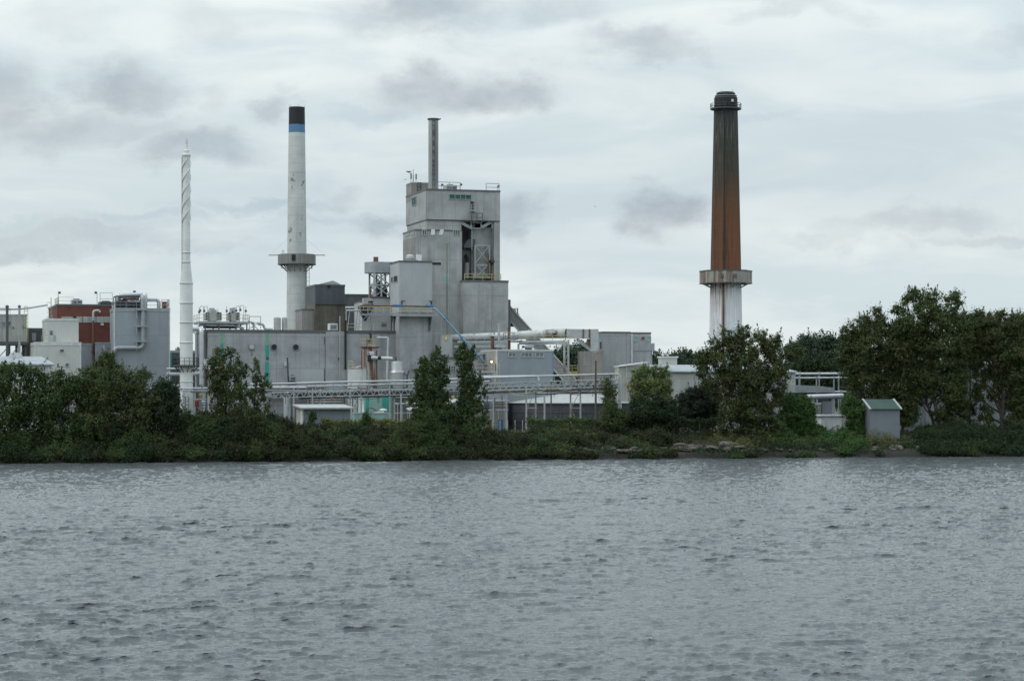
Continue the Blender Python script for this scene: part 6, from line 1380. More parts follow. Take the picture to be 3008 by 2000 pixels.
L['shrub'] = leaf_mat('leaves_shrub', (0.0242, 0.0335, 0.0139), (0.0372, 0.0465, 0.0167), (0.0577, 0.0595, 0.0205))
L['yellow'] = leaf_mat('weeds_yellow_green', (0.075, 0.09, 0.027), (0.1275, 0.1275, 0.033), (0.225, 0.1875, 0.045))
L['grass'] = leaf_mat('bank_grass', (0.0546, 0.0676, 0.0234), (0.091, 0.0988, 0.0338), (0.143, 0.13, 0.0468))
def vnoise(p, f, seed=0):
    a = np.sin(p[:, 0]*f+1.7*np.sin(p[:, 1]*f*.7+seed)+seed*2.1)+np.sin(p[:, 1]*f*1.13+1.3*np.sin(p[:, 2]*f*.9+seed*1.7))+np.sin(p[:, 2]*f*.93+1.9*np.sin(p[:, 0]*f*.8+seed*.6))
    return a/3
def leaf_quads(pts, nrm, size, name, m, parent, aspect=.6):
    n = len(pts); r = RS.randn(n, 3); t = np.cross(nrm, r); t /= np.linalg.norm(t, axis=1, keepdims=True)+1e-9
    b = np.cross(nrm, t); s = (size*(.55+.9*RS.rand(n)))[:, None]; w = s*aspect
    fold = nrm*s*.12
    v = np.stack([pts-t*s*.5, pts+b*w*.5-fold, pts+t*s*.5, pts-b*w*.5-fold], 1).reshape(-1, 3)
    return raw_mesh(name, v, np.arange(4*n).reshape(-1, 4), m, False, parent)
def crown_points(blobs, rc, leafn, dens, shell=.5, gap=.25, flat=.8, seed=1.0, droop=.0, sprig=.3):
    P_, N_ = [], []; rc = rc*1.15; dens = dens*1.9; ztop = max(b[2] for b in blobs); leafn = leafn*1.0
    tips = []
    for (cx, cy, cz, rx, ry, rz) in blobs:
        area = 4.2*math.pi*((rx*ry)**1.6+(ry*rz)**1.6+(rx*rz)**1.6)**(1/1.6)/3**(1/1.6)
        n = max(5, int(dens*1.35*area/(math.pi*rc*rc)))
        d = RS.randn(n, 3); d /= np.linalg.norm(d, axis=1, keepdims=True)
        rad = shell+(1.04-shell)*RS.rand(n)**.55
        c = np.array([cx, cy, cz])+d*np.array([rx, ry, rz])*rad[:, None]
        keep = vnoise(c, 1.9/rc*.55, seed) > (-.9+gap*2.2)*.62-.25
        c, d = c[keep], d[keep]
        if len(c) == 0: continue
        tips.append(c)
        k = np.maximum(6, (leafn*(.5+RS.rand(len(c)))).astype(int)); idx = np.repeat(np.arange(len(c)), k)
        rr = rc*(.5+1.0*RS.rand(len(c))**1.5)
        o = RS.randn(len(idx), 3); o /= np.linalg.norm(o, axis=1, keepdims=True); rad2 = np.minimum(np.abs(RS.randn(len(idx)))*.62+.08, 1.7)
        o = o*rad2[:, None]*rr[idx][:, None]*np.array([1, 1, flat])
        p = c[idx]+o; p[:, 2] -= droop*rad2*rr[idx]
        nn = .55*o/(rr[idx][:, None])+.45*d[idx]+.55*RS.randn(len(idx), 3)+np.array([0, 0, .45]); nn /= np.linalg.norm(nn, axis=1, keepdims=True)
        P_.append(p); N_.append(nn)
        e = np.where((d[:, 2] > .15) & (RS.rand(len(c)) < sprig))[0]      # upright shoots that break the outline
        if len(e):
            ln = rc*(.8+1.0*RS.rand(len(e))); dr = np.stack([.35*d[e, 0]+.2*RS.randn(len(e)), .35*d[e, 1]+.2*RS.randn(len(e)), np.ones(len(e))], 1)
            q = np.repeat(np.arange(len(e)), 26); t = RS.rand(len(q))
            p = c[e][q]+dr[q]*(ln[q]*t)[:, None]+RS.randn(len(q), 3)*(.24*rc*(1.15-t))[:, None]; nn = RS.randn(len(q), 3)+np.array([0, -.3, .4]); nn /= np.linalg.norm(nn, axis=1, keepdims=True); P_.append(p); N_.append(nn)
    return np.concatenate(P_), np.concatenate(N_), np.concatenate(tips)
def limbs(mb, base, top, r0, blobs, tips, n_twig=26, lean=0.0, stems=1, rngs=None):
    rg = rngs or random.Random(len(blobs))
    base = Vector(base)
    for s_ in range(stems):
        off = Vector((rg.uniform(-.25, .25)*(s_ > 0)*3, rg.uniform(-.2, .2)*(s_ > 0)*3, 0)); tp = Vector(top)+off*2.2+Vector((rg.uniform(-.6, .6)*(s_ > 0), 0, -1.2*s_*rg.random()))
        n = 7; path = [base+off]; 
        for i in range(1, n+1):
            t = i/n; path.append((base+off).lerp(tp, t)+Vector((rg.uniform(-.14, .14), rg.uniform(-.14, .14), 0))*(1 if i < n else 0)*(1+2*t))
        mb.tube(path, [r0*(1-.85*i/n)*(1 if s_ == 0 else .75) for i in range(n+1)], 8)
        for (cx, cy, cz, rx, ry, rz) in blobs:
            if rg.random() > .9 and len(blobs) > 2: continue
            hz = min(cz-rz*.3, tp.z*.8); t = max(.12, min(.8, (hz-base.z)/max(.1, tp.z-base.z)*.62)); st = (base+off).lerp(tp, t); en = Vector((cx, cy, cz+rz*.35)); md = st.lerp(en, .5)+Vector((0, 0, -.12*(en-st).length))
            mb.tube([st, md, en], [r0*.45*(1-t*.5), r0*.3, r0*.06], 6)
    if len(tips):
        for i in range(n_twig):
            q = Vector(tips[rg.randrange(len(tips))]); bl = min(blobs, key=lambda e: (q-Vector(e[:3])).length); c = Vector(bl[:3]); mb.tube([c, c.lerp(q, .5)+Vector((0, 0, -.1)), q], [r0*.14, r0*.10, r0*.03], 4)
    return mb
def plant(name, label, cat, px, vv, blobs, mat, leaf=.30, rc=.75, leafn=34, dens=1.0, gap=.2, r0=.18, group=None, stems=1, base_px=None, D=None, parts=('trunk', 'crown'), shell=.5, flat=.8, seed=None, ry_=.85, droop=0.0, topf=None, zsink=.1):
    """blobs: (px, py, rx, ry) ellipses in photo pixels, or with a depth offset in metres and a depth radius as 5th and 6th value"""
    Dc = D or inland(px, vv); bp = base_px if base_px is not None else px
    bx = (bp-1504)/F*Dc; zg = gz(bx, Dc)-zsink; k = Dc/F
    o = thing(name, label, cat, (bx, Dc, zg), 0.0, group)
    bl = []; rg = random.Random(int(px*7+vv*13))
    for q in blobs:
        cx = (q[0]-1504)*k-bx; cz = H-(q[1]-YH)*k-zg; rx, rz = q[2]*k, q[3]*k
        dy = q[4] if len(q) > 4 else rg.uniform(-.35, .35)*rx; ry = q[5] if len(q) > 5 else max(.5, min(rx, rz*1.6)*ry_)
        bl.append((cx, dy, cz, rx, ry, rz))
    pts, nr, tips = crown_points(bl, rc, leafn*1.7, dens*1.4, shell*.8, gap*.8, flat, seed if seed is not None else rg.random()*9, droop)
    ok = pts[:, 2] > -.55; pts, nr = pts[ok], nr[ok]
    leaf_quads(pts, nr, leaf*.78, parts[1], mat, o)
    top = max(bl, key=lambda e: e[2]+e[5]*.6); tp = (top[0], top[1], top[2]+top[5]*(topf if topf is not None else .45))
    limbs(MB(), (0, 0, -.1), tp, r0, bl, tips, 26, stems=stems, rngs=rg).build(parts[0], M['bark'], o, True)
    return o
T = lambda *a, **k: plant('tree', *a, **k)
# ---- left mass
T('broad dark green tree filling the lower left corner of the bank', 'tree', 40, 5, [(-20, 1130, 60, 55), (45, 1112, 52, 46), (100, 1118, 42, 38), (20, 1200, 75, 55), (100, 1195, 60, 50), (60, 1250, 80, 55), (40, 1300, 80, 40), (-70, 1160, 60, 70), (10, 1078, 22, 14), (66, 1076, 24, 14), (105, 1090, 20, 12)], L['green'], r0=.22, base_px=30, stems=3, gap=.22, droop=.35)
T('dark green tree with layered drooping sprays, second from the left on the bank', 'tree', 175, 4.5, [(165, 1122, 42, 34), (150, 1180, 55, 42), (205, 1190, 50, 45), (180, 1245, 60, 50), (190, 1300, 60, 40), (170, 1096, 18, 12), (222, 1124, 26, 26), (196, 1140, 30, 26)], L['green'], r0=.18, stems=3, base_px=190, gap=.24, droop=.35)
T('bushy tree with yellowing tips below the brick building', 'tree', 262, 5, [(255, 1115, 40, 40), (290, 1125, 42, 42), (240, 1165, 45, 42), (300, 1185, 55, 50), (262, 1235, 60, 50), (280, 1295, 60, 40), (262, 1084, 16, 12), (330, 1120, 26, 30)], L['poplar'], r0=.18, stems=3, base_px=275, gap=.26, droop=.3)
T('slender light leaved sapling top rising above the left trees beside the blue grey building', 'tree', 312, 14, [(306, 1052, 13, 18), (324, 1050, 12, 17), (312, 1082, 24, 26), (340, 1090, 18, 18), (352, 1080, 10, 14), (312, 1125, 30, 34), (318, 1170, 30, 40)], L['poplar'], r0=.12, rc=.5, gap=.3, leaf=.28)
T('rounded tree with orange tinged leaves in front of the blue grey building', 'tree', 395, 4.5, [(375, 1120, 38, 32), (420, 1118, 36, 30), (365, 1165, 45, 42), (425, 1165, 45, 42), (395, 1215, 70, 50), (395, 1265, 70, 50), (385, 1310, 70, 36), (352, 1105, 22, 18), (428, 1098, 18, 12)], L['brown'], r0=.2, stems=3, gap=.22, droop=.3)
T('dull dark green tree, rightmost of the left bank mass, before the white stack', 'tree', 488, 4.5, [(480, 1150, 38, 30), (450, 1180, 40, 40), (500, 1170, 30, 36), (480, 1215, 50, 45), (480, 1265, 55, 50), (490, 1310, 55, 36), (515, 1210, 22, 40), (486, 1128, 18, 12), (460, 1135, 18, 18)], L['deep'], r0=.18, stems=3, gap=.18)
# ---- airy poplar in front of the hall
T('tall airy poplar with visible limbs in front of the left end of the long hall', 'tree', 690, 6.5, [(648, 1042, 22, 24), (680, 1046, 22, 26), (618, 1062, 22, 22), (655, 1075, 38, 28), (690, 1078, 26, 26), (595, 1068, 14, 14), (640, 1108, 36, 24), (680, 1105, 34, 24), (717, 1085, 14, 24), (660, 1142, 40, 26), (620, 1140, 16, 18), (700, 1145, 34, 30), (690, 1185, 50, 34), (640, 1185, 34, 34), (715, 1220, 44, 34), (660, 1235, 60, 38)], L['poplar'], leaf=.27, rc=.44, leafn=17, dens=.68, gap=.40, r0=.17, stems=2, base_px=672, topf=.7)
T('slim side poplar with a pointed top between the airy poplar and the green wall stripe', 'tree', 760, 6, [(754, 1074, 8, 16), (750, 1100, 16, 20), (782, 1098, 10, 14), (765, 1125, 22, 20), (790, 1130, 14, 10), (755, 1160, 28, 24), (770, 1200, 24, 34), (748, 1235, 34, 40)], L['poplar'], leaf=.26, rc=.36, leafn=15, dens=.65, gap=.42, r0=.12, base_px=745, topf=.8)
# ---- two narrow poplars
T('narrow upright poplar in the middle, the left and wider of two', 'tree', 1264, 6, [(1281, 1045, 15, 22), (1250, 1066, 18, 20), (1298, 1062, 16, 24), (1270, 1080, 30, 30), (1236, 1100, 20, 28), (1300, 1105, 20, 36), (1262, 1130, 46, 38), (1240, 1160, 26, 34), (1290, 1170, 30, 40), (1265, 1205, 44, 42), (1262, 1250, 48, 34), (1225, 1125, 12, 20), (1228, 1195, 30, 40), (1306, 1210, 32, 40), (1225, 1245, 40, 34), (1312, 1255, 40, 30)], L['green'], leaf=.27, rc=.42, leafn=20, dens=.75, gap=.30, r0=.16, base_px=1264, topf=.7)
T('narrow upright poplar in the middle, the right and slimmer of two, with a side branch', 'tree', 1370, 6, [(1367, 1026, 14, 18), (1390, 1035, 10, 18), (1346, 1040, 9, 18), (1367, 1062, 28, 30), (1370, 1100, 26, 34), (1372, 1140, 26, 34), (1400, 1128, 12, 22), (1408, 1108, 8, 12), (1395, 1160, 18, 24), (1370, 1185, 30, 36), (1408, 1195, 16, 26), (1372, 1230, 38, 36), (1412, 1225, 22, 26), (1345, 1215, 22, 34), (1350, 1255, 34, 30), (1405, 1258, 36, 28), (1421, 1150, 9, 14)], L['green'], leaf=.26, rc=.38, leafn=20, dens=.78, gap=.28, r0=.15, base_px=1368, topf=.7)
# ---- small trees right of centre
T('thin feathery young tree just right of the utility pole', 'tree', 1790, 15, [(1786, 1118, 8, 16), (1778, 1140, 14, 18), (1798, 1150, 14, 20), (1788, 1175, 22, 24), (1790, 1205, 26, 26), (1800, 1235, 26, 24)], L['olive'], leaf=.25, rc=.45, leafn=22, dens=.8, gap=.34, r0=.09, topf=.85)
T('light green airy young tree standing in front of the long white shed', 'tree', 1908, 17, [(1888, 1092, 18, 18), (1925, 1092, 20, 20), (1952, 1086, 12, 14), (1860, 1105, 18, 18), (1908, 1112, 40, 26), (1950, 1112, 22, 24), (1870, 1132, 28, 24), (1925, 1138, 40, 28), (1965, 1138, 14, 16), (1890, 1165, 40, 26), (1940, 1168, 34, 26), (1910, 1205, 34, 30)], L['light'], leaf=.24, rc=.45, leafn=26, dens=.9, gap=.30, r0=.12, topf=.6)
plant('bush', 'soft pale green bush right of the utility pole at the vine hedge', 'bush', 1805, 13, [(1795, 1212, 24, 22), (1825, 1222, 24, 20), (1778, 1228, 20, 18), (1805, 1240, 40, 20), (1800, 1192, 12, 14)], L['poplar'], leaf=.22, rc=.42, leafn=28, parts=('stem', 'foliage'), r0=.06, stems=3)
plant('vine_mound', 'dark green mound of vines swallowing a small tree below the light green tree', 'vine', 1920, 12, [(1880, 1185, 28, 18), (1925, 1180, 34, 16), (1965, 1190, 24, 20), (1895, 1210, 44, 28), (1950, 1212, 40, 28), (1900, 1240, 50, 22), (1960, 1240, 36, 22)], L['deep'], leaf=.24, rc=.5, leafn=44, dens=1.3, gap=.0, parts=('stem', 'foliage'), r0=.09, stems=2, droop=.5)
plant('conifer', 'very dark rounded conifer in front of the long white shed, left of the big cottonwood', 'tree', 2052, 15, [(2040, 1158, 24, 22), (2068, 1150, 18, 18), (2015, 1175, 24, 22), (2085, 1178, 28, 26), (2050, 1195, 50, 30), (2010, 1215, 30, 24), (2090, 1218, 36, 26), (2050, 1238, 66, 22)], L['conifer'], leaf=.22, rc=.45, leafn=46, dens=1.35, gap=.02, r0=.13)
# ---- the big cottonwood and bushes round it
T('big dark cottonwood hiding the foot of the brown stack', 'tree', 2195, 7, [(2137, 990, 22, 22), (2185, 978, 24, 20), (2235, 990, 24, 20), (2278, 1000, 20, 18), (2105, 1012, 24, 24), (2160, 1015, 42, 30), (2215, 1022, 44, 30), (2270, 1035, 40, 32), (2320, 1040, 18, 16), (2085, 1050, 28, 26), (2065, 1090, 18, 26), (2130, 1062, 48, 34), (2200, 1075, 60, 38), (2270, 1082, 42, 36), (2080, 1125, 24, 18), (2140, 1110, 40, 32), (2200, 1125, 56, 38), (2270, 1128, 40, 36), (2120, 1155, 34, 26), (2190, 1170, 60, 36), (2255, 1175, 44, 34), (2150, 1205, 46, 34), (2220, 1215, 60, 36), (2180, 1250, 70, 30), (2255, 1255, 50, 32), (2058, 1062, 20, 30), (2332, 1030, 24, 24), (2070, 1130, 22, 16), (2300, 1100, 24, 30)], L['brown'], leaf=.30, rc=.62, leafn=32, dens=.9, gap=.34, r0=.30, base_px=2192, stems=2, topf=.6)
plant('bush', 'big bright green bush to the right of the cottonwood, left of the white cabin', 'bush', 2350, 9, [(2320, 1180, 30, 22), (2350, 1190, 34, 26), (2376, 1205, 22, 22), (2330, 1225, 50, 36), (2370, 1240, 28, 30), (2340, 1275, 60, 36), (2400, 1280, 36, 28), (2300, 1295, 46, 30)], L['vine'], leaf=.27, rc=.5, leafn=40, dens=1.15, gap=.06, parts=('stem', 'foliage'), r0=.09, stems=3)
plant('bush', 'bright green vine bush between the white cabin and the grey shed', 'bush', 2505, 8, [(2496, 1180, 18, 16), (2486, 1198, 16, 14), (2510, 1205, 34, 22), (2545, 1218, 22, 20), (2518, 1240, 32, 26), (2540, 1255, 26, 30), (2510, 1285, 56, 32), (2550, 1300, 24, 24)], L['vine'], leaf=.25, rc=.48, leafn=40, dens=1.15, gap=.05, parts=('stem', 'foliage'), r0=.09, stems=3)
# ---- right hand trees
T('brownish broad tree behind the grey shed, leftmost of the right hand trees', 'tree', 2560, 14, [(2572, 915, 14, 14), (2590, 945, 22, 18), (2540, 945, 24, 18), (2500, 975, 30, 24), (2560, 975, 48, 32), (2620, 968, 30, 28), (2490, 1012, 30, 30), (2550, 1022, 56, 38), (2620, 1025, 46, 40), (2480, 1052, 24, 26), (2530, 1072, 52, 36), (2600, 1082, 54, 38), (2495, 1100, 24, 24), (2550, 1120, 48, 30), (2620, 1135, 44, 34), (2580, 1160, 50, 28), (2500, 1140, 18, 16), (2650, 1185, 36, 40), (2650, 1040, 34, 44), (2660, 1110, 34, 44), (2600, 1200, 40, 30), (2660, 1225, 36, 30)], L['brown'], leaf=.31, rc=.66, leafn=34, dens=1.0, gap=.14, r0=.28, base_px=2600, stems=2, topf=.6)
T('tallest of the right hand trees, green topped above the others', 'tree', 2735, 13, [(2683, 868, 22, 18), (2712, 880, 22, 20), (2744, 872, 18, 18), (2790, 882, 20, 16), (2810, 868, 12, 14), (2662, 880, 12, 12), (2665, 905, 22, 20), (2720, 915, 44, 30), (2775, 918, 40, 28), (2815, 895, 14, 18), (2632, 912, 16, 14), (2680, 952, 48, 34), (2750, 958, 60, 38), (2810, 955, 34, 34), (2690, 1005, 52, 38), (2765, 1012, 60, 40), (2825, 1005, 34, 36), (2700, 1060, 54, 38), (2775, 1068, 58, 38), (2835, 1050, 26, 30), (2720, 1110, 46, 30), (2790, 1118, 48, 34), (2690, 1140, 26, 24), (2800, 1165, 34, 34), (2745, 1150, 24, 20), (2640, 1030, 30, 44), (2655, 1085, 30, 44), (2850, 985, 30, 44), (2812, 1120, 36, 40), (2812, 1170, 34, 40), (2810, 1222, 36, 40), (2700, 1170, 22, 22), (2768, 1215, 30, 24)], L['olive'], leaf=.30, rc=.64, leafn=34, dens=1.0, gap=.16, r0=.32, base_px=2766, stems=2, topf=.7)
T('wide brown green tree at the right edge with two bare lower trunks', 'tree', 2950, 12, [(2866, 925, 12, 14), (2884, 922, 8, 12), (2905, 925, 10, 14), (2938, 920, 14, 14), (2880, 950, 34, 24), (2940, 950, 42, 28), (2995, 950, 36, 30), (2870, 990, 36, 34), (2930, 998, 50, 38), (3000, 1000, 44, 40), (2960, 1048, 56, 38), (3020, 1055, 44, 40), (2890, 1035, 26, 24), (2930, 1090, 40, 30), (2985, 1100, 46, 34), (3040, 1110, 36, 40), (2945, 1130, 30, 22), (3000, 1160, 36, 40), (2880, 1120, 22, 30), (2870, 1050, 26, 40), (2855, 1075, 22, 40), (3010, 1200, 36, 36), (2965, 1185, 24, 26), (2990, 1240, 40, 24), (3015, 1150, 40, 50), (2895, 1215, 24, 30), (2870, 1160, 20, 24), (2915, 1160, 16, 18)], L['brown'], leaf=.30, rc=.64, leafn=34, dens=1.0, gap=.17, r0=.30, base_px=2946, stems=2, topf=.6)
T('dense olive green tree cut off by the right edge of the picture', 'tree', 3090, 13, [(3060, 960, 46, 40), (3110, 990, 60, 60), (3070, 1060, 60, 60), (3120, 1120, 60, 60), (3060, 1170, 50, 50)], L['olive'], leaf=.32, rc=.7, leafn=30, dens=.9, r0=.28)
T('dark shaded tree filling the gap behind the grey shed and the tallest right tree', 'tree', 2650, 19, [(2650, 975, 40, 30), (2660, 1020, 50, 40), (2640, 1070, 44, 40), (2665, 1110, 44, 34), (2650, 1150, 40, 30), (2655, 1195, 40, 30)], L['olive'], rc=.66, leafn=34, gap=.05, r0=.2)
T('dark shaded tree filling the gap between the tallest tree and the right edge', 'tree', 2850, 19, [(2850, 945, 36, 30), (2855, 985, 44, 36), (2850, 1030, 38, 36), (2990, 1000, 40, 44), (3000, 1080, 44, 50), (2840, 1200, 26, 34), (2990, 1150, 44, 40), (3000, 1215, 44, 34)], L['olive'], rc=.66, leafn=34, gap=.08, r0=.2)
# ---- far trees (each a thing)
FAR = [(1600, 1032, 22), (1640, 1030, 36), (1685, 1008, 42), (1730, 1010, 36), (1930, 1040, 30), (1975, 1038, 34), (2025, 1030, 34), (2062, 1040, 30), (2335, 1005, 30), (2385, 978, 38), (2432, 985, 32), (2475, 985, 34), (2520, 970, 40), (2860, 940, 40), (2910, 935, 45), (2975, 930, 48), (3030, 935, 50)]
for i, (px, top, rx) in enumerate(FAR):
    Dk = 470+((i*37) % 5)*14; bl = []
    rg = random.Random(i*5+2); bot = 1190
    bl.append((px, top+rx*.5, rx*.7, rx*.5))
    for q in range(5): bl.append((px+rg.uniform(-.75, .75)*rx, top+rx*rg.uniform(.55, 1.0), rx*rg.uniform(.35, .55), rx*rg.uniform(.3, .5)))
    y = top+rx*1.2
    while y < bot: bl += [(px-rx*.45, y, rx*.7, rx*.6), (px+rx*.45, y+8, rx*.7, rx*.6)]; y += rx*.9
    where = 'seen under the pipe bridge' if px < 1760 else 'behind the square grey building and long white shed' if px < 2100 else 'behind the white pipes, right of the cottonwood' if px < 2600 else 'behind the trees at the right edge'
    plant('tree', 'dark full crowned tree far off '+where, 'tree', px, 0, bl, L['far'], leaf=.50, rc=1.0, leafn=24, dens=1.0, gap=.02, r0=.3, D=Dk, group='far trees '+where, seed=i*1.3)
T('lighter weeping willow far off below the white pipes near the right hand trees', 'tree', 2385, 0, [(2385, 1062, 40, 20), (2350, 1080, 34, 24), (2420, 1080, 40, 26), (2455, 1070, 24, 24), (2385, 1105, 60, 30), (2440, 1110, 40, 30), (2385, 1150, 70, 36)], L['deep'], leaf=.4, rc=.8, leafn=30, gap=0, D=440, droop=.8)
# ---- vine covered fence (a clipped wall of leaves on posts)
def vine_fence(label, pa, pb, va, vb, ya, mat, z0=.0):
    A, Bp = P(pa, YH, inland(pa, va)), P(pb, YH, inland(pb, vb)); zg = gz(A.x, A.y)
    o = thing('vine_fence', label, 'fence', (A.x, A.y, zg-.1)); d = Bp-A; d.z = 0; ln = d.length; n = int(ln/3)
    h = H-(ya-YH)*A.y/F-zg+.1
    for i in range(n+1):
        q = d*(i/n); MB().tube([(q.x, q.y, 0), (q.x, q.y, h-.1)], .06, 6).build('post', M['galv'], o)
    nn = int(ln*430); t = RS.rand(nn); zz = RS.rand(nn)**.8; w = .34*(1+.45*np.sin(t*ln*1.3)+.3*np.sin(t*ln*3.1+1)); top = h*(1+.05*np.sin(t*ln*.9+2)+.04*np.sin(t*ln*2.3))
    s_ = np.where(RS.rand(nn) < .75, -1, 1)*w*(.6+.4*RS.rand(nn)); caps = RS.rand(nn) < .22; zz = np.where(caps, 1+.06*RS.randn(nn), zz); s_ = np.where(caps, w*RS.uniform(-1, 1, nn), s_)
    un = np.array([d.x, d.y])/ln; nv = np.array([-un[1], un[0]])
    p = np.stack([d.x*t+nv[0]*s_, d.y*t+nv[1]*s_, top*zz], 1)+RS.randn(nn, 3)*.06
    nr = np.stack([nv[0]*np.sign(s_), nv[1]*np.sign(s_), np.where(caps, 1.5, .35)], 1)+.5*RS.randn(nn, 3); nr /= np.linalg.norm(nr, axis=1, keepdims=True)
    leaf_quads(p, nr, .24, 'vines', mat, o); return o
vine_fence('long fence overgrown with dark vines below the dark round tank, right of centre', 1548, 1856, 16, 15, 1233, L['green'])
vine_fence('fence overgrown with dark vines below the conifer and the long white shed', 1985, 2125, 13, 12, 1232, L['deep'])
vine_fence('fence overgrown with yellow green vines below the striped green shed', 945, 1190, 15, 14, 1236, L['yellow'])
# ---- shrubs along the bank
TOPX = [-40, 480, 540, 600, 700, 790, 830, 860, 900, 960, 1040, 1110, 1200, 1300, 1420, 1480, 1540, 1620, 1700, 1780, 1850, 1900, 1950, 2000, 2060, 2120, 2200, 2300, 2420, 2480, 2560, 2650, 2700, 2780, 2860, 2940, 3060]
TOPY = [1235, 1232, 1205, 1200, 1215, 1205, 1222, 1238, 1235, 1240, 1244, 1246, 1252, 1262, 1266, 1268, 1256, 1262, 1268, 1266, 1270, 1262, 1252, 1290, 1306, 1306, 1296, 1290, 1285, 1275, 1312, 1262, 1246, 1240, 1236, 1240, 1240]
def region(px):
    for lim, txt, grp in ((470, 'under the trees at the left of the bank', 'shrubs under the left trees'), (840, 'below the airy poplar and the white stack', 'shrubs below the airy poplar'), (1190, 'below the low front shed and the green shed', 'shrubs below the sheds'), (1480, 'below the two narrow poplars', 'shrubs below the narrow poplars'), (1860, 'below the dark round tank and its vine fence', 'shrubs below the round tank'), (2130, 'around the rock slabs left of the cottonwood', 'shrubs by the rock slabs'), (2420, 'at the foot of the big cottonwood', 'shrubs below the cottonwood'), (2650, 'around the grey shed by the water', 'shrubs by the grey shed'), (9999, 'under the right hand trees', 'shrubs under the right trees')):
        if px < lim: return txt, grp
rg = random.Random(42); ns = 0
def shrub(px, vv, top, wpx, mat, leaf=.22):
    txt, grp = region(px); Dk = inland(px, vv); k = Dk/F; zb = gz((px-1504)*k, Dk); yb = YH+(H-zb)/k; h = max(12, yb-top); bl = []
    n = 6
    for i in range(n):
        a = rg.uniform(-1, 1); r_ = rg.uniform(.32, .5); bl.append((px+a*wpx*.75, top+h*(.28+.22*abs(a)+rg.uniform(0, .2)), wpx*r_, h*rg.uniform(.22, .34)))
    bl += [(px-wpx*.4, yb-h*.28, wpx*.55, h*.32), (px+wpx*.4, yb-h*.28, wpx*.55, h*.32)]
    plant('shrub', 'dense leafy shrub '+txt, 'shrub', px, vv, bl, mat, leaf=leaf, rc=.48, leafn=30, dens=1.0, gap=.04, r0=.045, group=grp, parts=('stem', 'foliage'), stems=2)
px = -60
rows = ((12.0, 52, .86, 1.04, 30, 46), (6.5, 50, .74, 1.06, 30, 54), (2.4, 48, .48, .98, 28, 52), (.1, 34, .16, .46, 18, 36))
for ri, (vv0, step, h0, h1, w0, w1) in enumerate(rows):
    px = -60+rg.uniform(0, 30)
    while px < 3070:
        vv = vv0+rg.uniform(-1, 1)*(.4 if ri == 3 else 1); t0 = float(np.interp(px, TOPX, TOPY)); h_ = rg.uniform(h0, h1)
        Dk = inland(px, vv); k = Dk/F; zb = gz((px-1504)*k, Dk); yb = YH+(H-zb)/k
        top = yb-max(9, (yb-t0)*h_) if ri == 0 else 1350-(1350-t0)*h_
        skip = (px < 500 and ri < 2 and rg.random() < .75) or (1735 < px < 1860 and ri == 3) or (1735 < px < 1860 and ri == 2 and rg.random() < .5) or (1915 < px < 2235 and ri and rg.random() < (.8 if ri > 1 else .3)) or (2545 < px < 2662 and (ri == 1 or top < 1308)) or (2600 < px < 2680 and ri == 3) or (2395 < px < 2480 and ri == 0)
        if 2395 < px < 2480: top = max(top, 1264)
        if 2500 < px < 2690: top = max(top, 1300)
        if not skip and yb-top > 8:
            mt = rg.choice(('deep', 'deep', 'green', 'olive', 'green', 'deep', 'shrub') if px < 470 else ('shrub', 'shrub', 'olive', 'deep', 'green', 'shrub', 'shrub') if px < 2300 else ('deep', 'green', 'vine', 'deep', 'shrub'))
            if 2700 < px: mt = rg.choice(('deep', 'deep', 'olive'))
            shrub(px, vv, top, rg.uniform(w0, w1), L[mt])
        px += step*rg.uniform(.75, 1.25)
for (px, vv, top, w_, mt) in ((700, 2.2, 1318, 46, 'yellow'), (770, 2.4, 1322, 40, 'olive'), (640, 3, 1300, 40, 'shrub'), (1720, 2.6, 1318, 26, 'grass'), (2355, 2.6, 1318, 24, 'light'), (2280, 3, 1300, 34, 'vine'), (1815, 3.2, 1305, 40, 'deep'), (2430, 4, 1275, 40, 'vine'), (2560, 3.5, 1296, 22, 'deep'), (2655, 4, 1290, 26, 'shrub'), (2690, 5, 1282, 30, 'deep'), (2535, 5, 1285, 22, 'vine'), (2250, 3, 1292, 46, 'deep'), (2300, 5, 1262, 50, 'vine'), (2330, 2.5, 1296, 44, 'green'), (2385, 3, 1288, 44, 'vine'), (2430, 2, 1302, 40, 'deep'), (2470, 4, 1272, 44, 'vine'), (2505, 2.4, 1292, 40, 'vine'), (2460, 1.2, 1315, 36, 'green'), (2360, 1, 1318, 36, 'deep'), (2720, 1.5, 1298, 46, 'deep'), (2790, 1.2, 1292, 50, 'deep'), (2850, 1.6, 1296, 46, 'green'), (2910, 1.2, 1290, 50, 'deep'), (2970, 1.5, 1294, 50, 'deep'), (3030, 1.2, 1290, 50, 'deep'), (545, 4, 1196, 44, 'deep'), (600, 3, 1226, 50, 'green'), (650, 2.5, 1222, 54, 'deep'), (708, 3.4, 1192, 66, 'shrub'), (770, 3.2, 1204, 60, 'olive'), (835, 3.5, 1226, 48, 'shrub'), (1205, 3.5, 1226, 46, 'olive'), (1262, 2.6, 1216, 56, 'green'), (1318, 3, 1246, 44, 'shrub'), (1372, 3, 1228, 46, 'green'), (1425, 3.4, 1246, 40, 'shrub'), (1930, 4, 1246, 44, 'shrub')): shrub(px, vv, top, w_, L[mt])
for (px, vv, top, w_, lab) in ((916, 13, 1205, 14, 'small pointed sapling rising before the low front shed'), (1074, 14, 1212, 14, 'small pointed sapling in front of the green low box')):
    plant('sapling', lab, 'tree', px, vv, [(px, top+8, w_*.45, 9), (px+3, top+22, w_*.9, 14), (px-4, top+40, w_*1.2, 16)], L['green'], leaf=.22, rc=.36, leafn=22, r0=.05, gap=.2)
